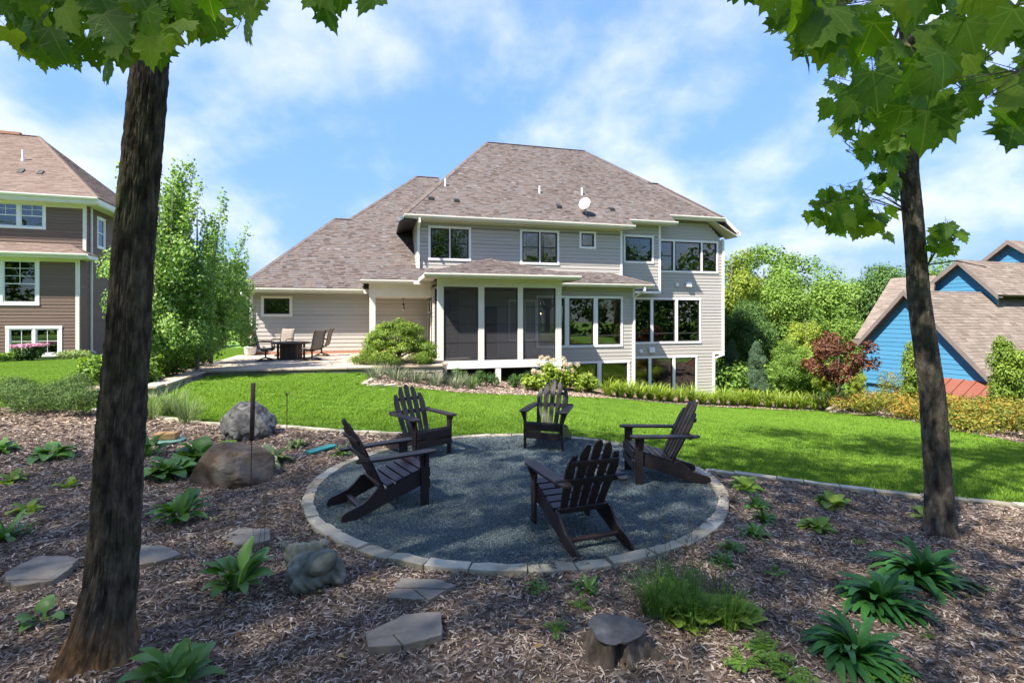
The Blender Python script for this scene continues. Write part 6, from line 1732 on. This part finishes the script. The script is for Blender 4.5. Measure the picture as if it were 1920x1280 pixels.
leafy('green hosta in front of the feathery perennials', 98, 853, 'broad', 24, 1.3, rad=.08, seed=9)
leafy('green hosta partly hidden by the right edge of the thick trunk', 276, 850, 'hosta', 18, 1.15, rad=.06, seed=10)
leafy('small yellow-green hosta at the picture edge in the shade', 20, 894, 'yellow', 14, .95, rad=.04, seed=11)
leafy('flat yellow-green hosta alone on the dark mulch', 52, 953, 'yellow', 12, .95, rad=.04, seed=12)
leafy('tiny hosta seedling left of the thick trunk', 127, 908, 'weed', 8, 1.2, rad=.03, seed=13)
leafy('green hosta cut by the left picture edge', 3, 842, 'broad', 18, 1.1, rad=.06, seed=14)
leafy('strappy green plant at the left picture edge', 6, 1008, 'strap', 26, 1.3, rad=.05, seed=15, name='strap_plant')
leafy('yellow-green hosta just right of the gravel circle', 1398, 912, 'yellow', 26, 1.05, rad=.06, seed=16)
leafy('yellow-green hosta in the middle of the mulch near the edging', 1560, 947, 'yellow', 24, .95, rad=.06, seed=17)
leafy('yellow-green hosta closest to the slim maple trunk', 1534, 990, 'yellow', 18, .85, rad=.06, seed=18)
leafy('small hosta hidden behind the slim maple trunk', 1732, 968, 'yellow', 10, .8, rad=.04, seed=19)
leafy('broad-leaved weed left of the thick trunk base', 80, 1165, 'broad', 7, .72, rad=.03, seed=20, name='weed_plant')
leafy('glossy dark green spear-leaved plant in front of the slim maple', 1728, 1085, 'spear', 84, .95, rad=.10, seed=21, name='spear_leaf_plant')
leafy('glossy dark green spear-leaved plant, middle one of three', 1655, 1132, 'spear', 88, .9, rad=.10, seed=22, name='spear_leaf_plant')
leafy('glossy dark green spear-leaved plant nearest the camera', 1608, 1232, 'spear', 88, .78, rad=.10, seed=23, name='spear_leaf_plant')
for k, (px, py, s) in enumerate([(1418, 950, .8), (1434, 973, .75), (1414, 1004, .75), (1374, 1030, .6), (1354, 1056, .6), (1100, 1104, .55), (1008, 1101, .45), (642, 852, .9)]):
    leafy(['uppermost strappy green tuft right of the gravel circle', 'second strappy green tuft below the yellow hosta by the circle', 'third strappy green tuft right of the gravel circle', 'small strappy tuft beside the lower right of the stone ring', 'small strappy tuft closest to the stone ring on the right', 'small green tuft in front of the stone ring below the near chair', 'smallest green tuft in front of the stone ring', 'green tuft beside the turquoise board'][k], px, py, 'strap', 30, s, name='grass_tuft', rad=.06)
# mixed weedy patch beside the stump
for k, (px, py, L_, n_, mt) in enumerate([(1235, 1150, .34, 130, 'weed'), (1300, 1165, .30, 120, 'weed'), (1275, 1120, .30, 110, 'weed'), (1365, 1170, .26, 90, 'weed'), (1340, 1130, .22, 60, 'dry_grass')]):
    q = on_plane(px, py, .02); o = thing('grass_clump', ['yellow-green grass clump beside the stump, leftmost of the weedy patch', 'grass clump in the front middle of the weedy patch', 'grass clump at the back of the weedy patch', 'grass clump at the right end of the weedy patch', 'dry brown grass tuft inside the weedy patch'][k], 'plant', (q[0], q[1], mz(q[0], q[1])), k)
    tag(link('foliage', strap_clump(n_, L_, 90 + k, mt, w=.0035, spread=.75, rad=.11), o), kind='stuff')
leafy('round-leaved weed growing in the weedy patch', 1300, 1150, 'weed', 40, 1.35, name='weed_plant', rad=.16, seed=31)
leafy('round-leaved weed at the right of the weedy patch', 1375, 1150, 'weed', 30, 1.25, name='weed_plant', rad=.13, seed=32)
leafy('round-leaved weed at the back of the weedy patch', 1262, 1118, 'weed', 30, 1.3, name='weed_plant', rad=.12, seed=33)
# low ferny weeds
def ferny(label, px, py, n, s, seed):
    r = np.random.default_rng(seed); q = on_plane(px, py, .02); C, D, N = [], [], []
    for k in range(n):
        a = r.uniform(0, 6.28); l = s * r.uniform(.5, 1.1); e = r.uniform(.3, 1.0)
        for j in range(7):
            u = (j + 1) / 7; p = np.array([math.cos(a) * l * u, math.sin(a) * l * u, math.sin(e) * l * u * (1 - .5 * u)])
            for sg in (-1, 1):
                C.append(p); D.append((math.cos(a + sg * 1.0), math.sin(a + sg * 1.0), .1)); N.append((r.normal(0, .2), r.normal(0, .2), 1))
    o = thing('fern_weed', label, 'plant', (q[0], q[1], mz(q[0], q[1]) + .01))
    C = np.array(C); tag(link('foliage', leaf_mesh('foliage', C, np.array(D), np.array(N), np.full(len(C), s * .30), .42, MATS['weed'], r.normal(.5, .2, len(C))), o), kind='stuff')
for k, a in enumerate([(1440, 1225, 16, .13), (1480, 1265, 16, .13), (1395, 1245, 12, .11), (1650, 1268, 14, .12), (1042, 1185, 8, .09), (1090, 1140, 8, .08), (640, 975, 6, .07), (1452, 1075, 10, .09), (1610, 1020, 6, .06), (1850, 1110, 6, .06), (1745, 1200, 6, .05)]):
    ferny(['ferny green weed left of the front spear-leaved plant', 'ferny green weed at the bottom edge below the weedy patch', 'ferny green weed between stump and front spear plant', 'ferny green weed at the bottom edge under the front spear plant', 'small ferny seedling just behind the stump', 'tiny mossy weed between stump and stone ring', 'tiny weed at the left edge of the stone ring', 'pale green weed left of the spear-leaved plants', 'tiny green weed below the yellow hostas', 'tiny yellow weed far right in the mulch', 'tiny weed right of the front spear plant'][k], a[0], a[1], a[2], a[3], 400 + k)
# tall seeding grass stalks
def stalks(label, pxs, seed):
    r = random.Random(seed); q0 = on_plane(*pxs[0][:2], .02); t = thing('seeding_grass', label, 'plant', (q0[0], q0[1], mz(q0[0], q0[1])))
    for px, py, h_ in pxs:
        q = on_plane(px, py, .02); b = Vector((q[0] - q0[0], q[1] - q0[1], -.02)); lean = Vector((r.uniform(-.06, .06), r.uniform(-.04, .04), 0)); tip = b + lean + Vector((0, 0, h_))
        m = MB().tube([b, b.lerp(tip, .5) - lean * .15, tip], [.0022, .0016, .0008], 5)
        for j in range(14):
            u = r.uniform(.62, 1.0); p = b.lerp(tip, u); a = r.uniform(0, 6.28); e = p + Vector((math.cos(a) * .018, math.sin(a) * .018, .022)); m.tube([p, e], [.0007, .0022], 4)
        m.build('stalk', MATS['dry_grass'], t)
stalks('tall thin seeding grass stalks in front of the stone ring', [(1232, 1085, .45), (1250, 1090, .52), (1262, 1080, .40), (1275, 1095, .42), (1300, 1075, .62), (1222, 1095, .36), (1290, 1090, .38)], 1)
stalks('thin grass stalks standing beside the hosta at the flagstone', [(484, 1030, .50), (478, 1040, .42), (495, 1020, .55)], 2)

# ------------------------------------------------------------------ the two maples in front
def bark_trunk(label, path, rads, seed, flare, mat_split, n=176, per=15.0, amp=.015):
    P = [Vector(p) for p in path]; L_ = [0]
    for a, b in zip(P, P[1:]): L_.append(L_[-1] + (b - a).length)
    H = L_[-1]; rows = int(H / .013); vs, fs = [], []
    for i in range(rows + 1):
        s = H * i / rows
        k = max(j for j in range(len(L_)) if L_[j] <= s + 1e-6); k = min(k, len(P) - 2)
        f = (s - L_[k]) / (L_[k + 1] - L_[k]); fs_ = f * f * (3 - 2 * f) if 0 else f
        c = P[k].lerp(P[k + 1], fs_); rad = rads[k] + (rads[k + 1] - rads[k]) * fs_
        for q in range(n):
            a = 2 * PI * q / n; d = Vector((math.cos(a), math.sin(a), 0))
            root = .5 + .5 * math.cos(4 * a + seed)
            fl = flare * math.exp(-s / .15) * (.55 + .9 * root)
            crk = mnoise.noise(Vector((d.x * per, d.y * per, s * 5.2 + seed))); c2 = mnoise.noise(Vector((d.x * per * 1.9, d.y * per * 1.9, s * 13. + seed)))
            rr = rad + fl + amp * (-abs(crk) * 1.6 + .35) + amp * .45 * c2 + .012 * mnoise.noise(Vector((d.x, d.y, s * 1.2 + seed * 2)))
            vs.append(c + d * rr)
    for i in range(rows):
        for q in range(n): fs.append((i * n + q, i * n + (q + 1) % n, (i + 1) * n + (q + 1) % n, (i + 1) * n + q))
    return vs, fs, n, rows
def maple(label, path, rads, seed, flare, limbs, base_rows, amp=.016):
    t = thing('maple_tree', label, 'tree', path[0])
    o0 = Vector(path[0])
    vs, fs, n, rows = bark_trunk(label, [Vector(p) - o0 for p in path], rads, seed, flare, None, amp=amp)
    m = MB().add(vs, fs).mesh('trunk', MATS['bark_rusty' if base_rows else 'bark'], smooth=True)
    link('trunk', m, t)
    for p, rr in limbs:
        MB().tube([Vector(q) - o0 for q in p], rr, 10).build('limb', MATS['bark'], t, smooth=True)
    return t, o0
LB = on_plane(178, 1232, .0)
left = maple('thick dark maple trunk leaning slightly, rusty base, closest to the camera', [(LB[0], LB[1], -.08), (LB[0] + .10, LB[1], .45), (LB[0] + .145, LB[1], 1.2), (LB[0] + .20, LB[1] + .02, 2.2), (LB[0] + .30, LB[1] + .03, 3.4), (LB[0] + .34, LB[1] + .05, 4.8), (LB[0] + .2, LB[1] + .1, 7.)],
             [.140, .126, .113, .103, .093, .082, .05], 1., .15, [([(LB[0] + .32, LB[1] + .04, 3.75), (LB[0] + .9, LB[1] - .25, 4.4), (LB[0] + 2.0, LB[1] - .6, 5.1), (LB[0] + 3.2, LB[1] - .8, 5.5)], [.06, .05, .035, .012]),
              ([(LB[0] + .28, LB[1] + .03, 3.55), (LB[0] - .5, LB[1] - .35, 4.05), (LB[0] - 1.6, LB[1] - .5, 4.9)], [.05, .04, .012]), ([(LB[0] + .33, LB[1] + .05, 4.6), (LB[0] + .7, LB[1] + .7, 6.2), (LB[0] + 1.0, LB[1] + 1.8, 8.)], [.06, .04, .012])], True)
RB = on_plane(1764, 1003, .0)
right = maple('slim grey-brown maple trunk leaning towards the lawn on the right', [(RB[0], RB[1], -.06), (RB[0] - .02, RB[1], .5), (RB[0] - .08, RB[1], 1.3), (RB[0] - .20, RB[1], 2.2), (RB[0] - .29, RB[1], 3.3), (RB[0] - .30, RB[1], 4.6), (RB[0] - .1, RB[1] - .1, 7.5)],
              [.112, .104, .094, .086, .074, .066, .04], 5., .05, [([(RB[0] - .29, RB[1], 3.35), (RB[0] - .75, RB[1] - .15, 3.85), (RB[0] - 1.0, RB[1] - .9, 4.3)], [.03, .022, .008]), ([(RB[0] - .27, RB[1], 3.0), (RB[0] - .60, RB[1] - .05, 3.14), (RB[0] - .9, RB[1] - .1, 3.02)], [.012, .008, .003]),
               ([(RB[0] - .22, RB[1], 2.45), (RB[0] + .12, RB[1] - .02, 2.50), (RB[0] + .38, RB[1] - .04, 2.44)], [.008, .006, .003]), ([(RB[0] - .3, RB[1], 4.5), (RB[0] - .3, RB[1] - 1.4, 4.4), (RB[0] - .9, RB[1] - 2.6, 3.55), (RB[0] - 1.3, RB[1] - 3.0, 3.1)], [.05, .035, .018, .006]),
               ([(RB[0] - .3, RB[1], 4.7), (RB[0] - 1.2, RB[1] + .4, 5.9), (RB[0] - 2.2, RB[1] + .9, 7.4)], [.05, .035, .012])], False, amp=.006)
# individual maple leaves
OUT = [(0, 0), (.10, -.07), (.20, -.10), (.30, -.17), (.34, -.07), (.45, -.04), (.42, .05), (.43, .12), (.50, .19), (.62, .27), (.53, .33), (.56, .43), (.46, .44), (.37, .45), (.315, .48), (.31, .56), (.37, .66), (.24, .67), (.20, .74), (.20, .82), (.10, .84), (.06, .93), (0, 1.06)]
def maple_leaf(seed):
    r = random.Random(seed); pts = [(x * r.uniform(.93, 1.07), y + r.uniform(-.015, .015)) for x, y in OUT]
    ring = pts + [(-x * r.uniform(.93, 1.07), y + r.uniform(-.015, .015)) for x, y in OUT[-2:0:-1]]
    cu, tw = r.uniform(.10, .30), r.uniform(-.15, .15)
    def z(x, y): return -cu * x * x * 1.2 - .12 * max(0, y - .4) ** 2 * 2 + tw * x * y + .05 * abs(x) + .02 * math.sin(x * 9 + seed) * abs(x) * 2
    V = [(x, y, z(x, y)) for x, y in ring]; n = len(V)
    mid = [(x * .5, .36 + (y - .36) * .5, z(x * .5, .36 + (y - .36) * .5)) for x, y in ring]; c = (0, .36, z(0, .36))
    V += mid + [c]; F = [(i, (i + 1) % n, n + (i + 1) % n, n + i) for i in range(n)] + [(n + i, n + (i + 1) % n, 2 * n) for i in range(n)]
    b = len(V); V += [(-.009, 0, 0), (.009, 0, 0), (.007, -.42, .10), (-.007, -.42, .10)]; F.append((b, b + 3, b + 2, b + 1))
    return MB().add(V, F).mesh('leaf', MATS['maple_leaf'], smooth=True, tint=False)
ML = [maple_leaf(k) for k in range(6)]
def in_poly(x, y, poly):
    c = False
    for (x1, y1), (x2, y2) in zip(poly, poly[1:] + poly[:1]):
        if (y1 > y) != (y2 > y) and x < (x2 - x1) * (y - y1) / (y2 - y1) + x1: c = not c
    return c
def hang_leaves(tree, o0, poly, n, depth, size, seed, anchor=None, twigs=8, tr_=.006):
    r = random.Random(seed); bases = []; k = 0; xs_ = [p[0] for p in poly]; ys_ = [p[1] for p in poly]; tries = 0
    while k < n and tries < n * 60:
        tries += 1
        px, py = r.uniform(min(xs_), max(xs_)), r.uniform(min(ys_), max(ys_))
        if not in_poly(px, py, poly): continue
        Y = r.uniform(*depth); p = Vector(((px - 960) / 960 * Y, Y, 2 - (py - 592) / 960 * Y))
        D = Vector((r.gauss(0, .55), r.gauss(0, .45), -1)).normalized(); s = size * r.uniform(.75, 1.15)
        Nn = Vector((r.gauss(0, .5), -1 + r.gauss(0, .4), r.gauss(.5, .45)));  Nn = (Nn - D * Nn.dot(D)).normalized(); S_ = D.cross(Nn)
        Mx = Matrix((S_, D, Nn)).transposed().to_4x4(); base = p - D * s * .5
        o = link('leaf', ML[r.randrange(6)], tree); o.matrix_local = Matrix.Translation(base - o0) @ Mx @ Matrix.Scale(s, 4); k += 1
        bases.append(base - D * s * .4)
    if anchor is not None:                        # thin twigs that carry the leaves
        a = Vector(anchor)
        for j in range(twigs):
            e = bases[r.randrange(len(bases))]; m1 = a.lerp(e, .45) + Vector((r.uniform(-.06, .06), r.uniform(-.06, .06), .10)); m2 = a.lerp(e, .8) + Vector((r.uniform(-.03, .03), r.uniform(-.03, .03), .05))
            near = sorted(bases, key=lambda q: (q - e).length)[1:6]
            tw = MB().tube([a - o0, m1 - o0, m2 - o0, e - o0], [tr_, tr_ * .7, tr_ * .5, tr_ * .3], 6)
            for q in near:
                if (q - e).length < .6: tw.tube([m2.lerp(e, r.uniform(.1, .9)) - o0, q - o0], [tr_ * .35, tr_ * .2], 5)
            tw.build('twig', MATS['bark'], tree, smooth=True)
lt, lo = left; rt, ro = right
hang_leaves(lt, lo, [(-40, -40), (720, -40), (690, 25), (655, 30), (625, 52), (600, 20), (560, -5), (500, 25), (470, 72), (440, 50), (400, 88), (372, 72), (340, 55), (318, 98), (285, 112), (245, 85), (235, 130), (215, 148), (185, 158), (165, 112), (120, 125), (80, 120), (50, 95), (10, 90), (-40, 90)], 165, (1.75, 2.6), .125, 1, (LB[0] + .5, LB[1] - .1, 4.0), 16)
hang_leaves(rt, ro, [(1420, -60), (2000, -60), (2000, 255), (1900, 280), (1850, 265), (1800, 245), (1740, 262), (1700, 240), (1640, 200), (1600, 160), (1560, 125), (1520, 95), (1480, 85), (1440, 15)], 160, (1.5, 2.7), .135, 2, (RB[0] - .9, RB[1] - 2.6, 3.55), 14)
hang_leaves(rt, ro, [(1540, 120), (1760, 120), (1740, 250), (1700, 285), (1600, 300), (1575, 255), (1545, 225)], 72, (2.9, 4.5), .140, 3, (RB[0] - .3, RB[1] - .1, 4.1), 12)
hang_leaves(rt, ro, [(1610, 255), (1690, 270), (1690, 325), (1650, 325), (1590, 300)], 28, (4.0, 4.7), .150, 4, (RB[0] - .32, RB[1], 3.2), 6)
hang_leaves(rt, ro, [(1518, 395), (1555, 362), (1600, 335), (1690, 330), (1690, 445), (1640, 450), (1570, 430), (1512, 418)], 46, (4.0, 4.7), .150, 5, (RB[0] - .30, RB[1], 2.95), 8)
hang_leaves(rt, ro, [(1735, 440), (1800, 420), (1815, 440), (1770, 475), (1740, 470)], 11, (4.3, 4.6), .150, 6, (RB[0] - .12, RB[1], 2.46), 3, .005)
hang_leaves(rt, ro, [(1395, -40), (1570, -40), (1560, 95), (1500, 95), (1450, 25), (1410, 0)], 16, (1.25, 1.6), .135, 7, (RB[0] - 1.3, RB[1] - 3.0, 3.1), 3, .004)
# upper crowns, above and behind the picture: they shade the garden and mirror in the windows
def out_of_frame(o0):
    def f(C):
        x, y, z = C[:, 0] + o0[0], C[:, 1] + o0[1], C[:, 2] + o0[2]
        return ~((y > .2) & (np.abs(x) < 1.06 * y + .25) & (z < 2 + .66 * y + .2)) & (z > 2.6)
    return f
def crown(tree, o0, c, R3, n, seed, nl=40, lobe=.95, size=.21):
    r = np.random.default_rng(seed); lb = lobes_ellipsoid(r, nl, R3, lobe, Vector(c) - Vector(o0))
    tag(link('crown', cloud(lb, n, size, r, mat=MATS['canopy_leaf'], ratio=.85, inner=.1, clip=out_of_frame(o0), up=.8), tree), kind='stuff')
crown(lt, lo, (-2.3, 2.6, 7.8), (3.6, 3.4, 2.9), 1800, 1)
crown(rt, ro, (2.9, 4.3, 8.3), (4.2, 3.4, 2.6), 9000, 2, nl=60, size=.13)
r = np.random.default_rng(9)
lb = lobes_ellipsoid(r, 110, (3.0, 3.0, 7.2), 2.2, (0, 0, 12.4))
c_me = cloud(lb, 14500, .09, r, mat=MATS['canopy_leaf'], ratio=.85, inner=.0, up=.8)
t_me = trunk_mesh('trunk', [(0, 0, -.2), (.1, 0, 5), (-.1, 0, 10), (0, 0, 17)], [.32, .26, .18, .04], MATS['bark'], limbs_to(r, (0, 0, 3), lb, 14, .09))
# tall trees on the sunny side behind the viewpoint shade the fire pit
SHADE = [((-15.6, 1.6), 13, 'shorter shade tree at the left end of the row behind the viewpoint'), ((-13.2, -.6), 20, 'second shade tree of the row behind the viewpoint'), ((-10.6, -1.2), 22.5, 'third shade tree of the row behind the viewpoint'), ((-8.2, -3.4), 23.5, 'tallest middle shade tree of the row behind the viewpoint'),
         ((-5.6, -5.6), 23, 'fifth shade tree of the row behind the viewpoint'), ((-2.8, -8.0), 24, 'shade tree at the right end of the row behind the viewpoint'), ((.2, -10.4), 24, 'last shade tree beyond the right end of the row')]
for k, ((x, y), H, lab) in enumerate(SHADE):
    o = thing('shade_tree', lab, 'tree', (x, y, gz(x, y)), k * 1.7, 'shade trees behind the viewpoint'); s = H / 20.; o.scale = (s ** .5 * 1.05, s ** .5 * 1.05, s)
    link('trunk', t_me, o); tag(link('crown', c_me, o), kind='stuff')
# the wood behind the viewpoint, seen only as reflections in the panes
for k in range(13):
    a = -1.45 + 2.9 * k / 12; d = 27 + 5 * (k % 3); x, y = d * math.sin(a) * 1.25, -d * math.cos(a) - 6
    o = thing('wood_tree', ORD[k] + ' tall tree of the wood behind the viewpoint counting from the left', 'tree', (x, y, gz(x, y)), k * 2.1, 'wood behind the viewpoint'); s = .85 + .08 * (k % 4); o.scale = (s * 1.5, s * 1.5, s)
    link('trunk', t_me, o); tag(link('crown', c_me, o), kind='stuff')
r = np.random.default_rng(91); lb = []
for k in range(420):
    a = r.uniform(-1.3, 1.95); d = r.uniform(34, 50); x, y = d * math.sin(a) * 1.2, -d * math.cos(a) - 4; lb.append(((x, y, gz(x, y) + r.random() ** 1.5 * 15), r.uniform(1.6, 3.0)))
bw = link('rear_woods', cloud(lb, 42000, .95, r, mat=MATS['tree_leaf_dark'], name='rear_woods', tint=(.45, .28), lobe_var=.25))
tag(bw, 'green woods far behind the viewpoint mirrored in the panes', 'woods', kind='stuff')

# fallen leaves on mulch and gravel
def litter(k):
    r = random.Random(k + 900); m = MB(); l, w = r.uniform(.03, .055), r.uniform(.018, .03); c = r.uniform(.004, .014)
    m.add([(0, -l / 2, 0), (-w / 2, -l * .1, c), (0, 0, .002), (w / 2, -l * .1, c * .7), (-w * .35, l * .25, c * .8), (w * .35, l * .25, c), (0, l / 2, .006)], [(0, 2, 1), (0, 3, 2), (1, 2, 6, 4), (2, 3, 5, 6)])
    return m.mesh('litter', MATS['dry_leaf'], tint=False)
r = np.random.default_rng(55); n = 420
x = r.uniform(-6, 6.5, n); y = r.uniform(2, 9, n); ok = (y < edge_y(x) - .1) & (~in_pit(x, y) | (r.random(n) < .30)); x, y = x[ok], y[ok]; pit = in_pit(x, y, -.1)
z = np.where(pit, .040, hz(x, y) + .036)
scatter('fallen_leaves', [litter(k) for k in range(6)], np.stack([x, y, z], 1), np.stack([r.normal(0, .25, len(x)), r.normal(0, .25, len(x)), r.random(len(x)) * 6.28], 1), np.repeat(r.uniform(.7, 1.3, len(x))[:, None], 3, 1), r.integers(0, 6, len(x)), 'small dry fallen leaves scattered on mulch and gravel', 'leaf litter')
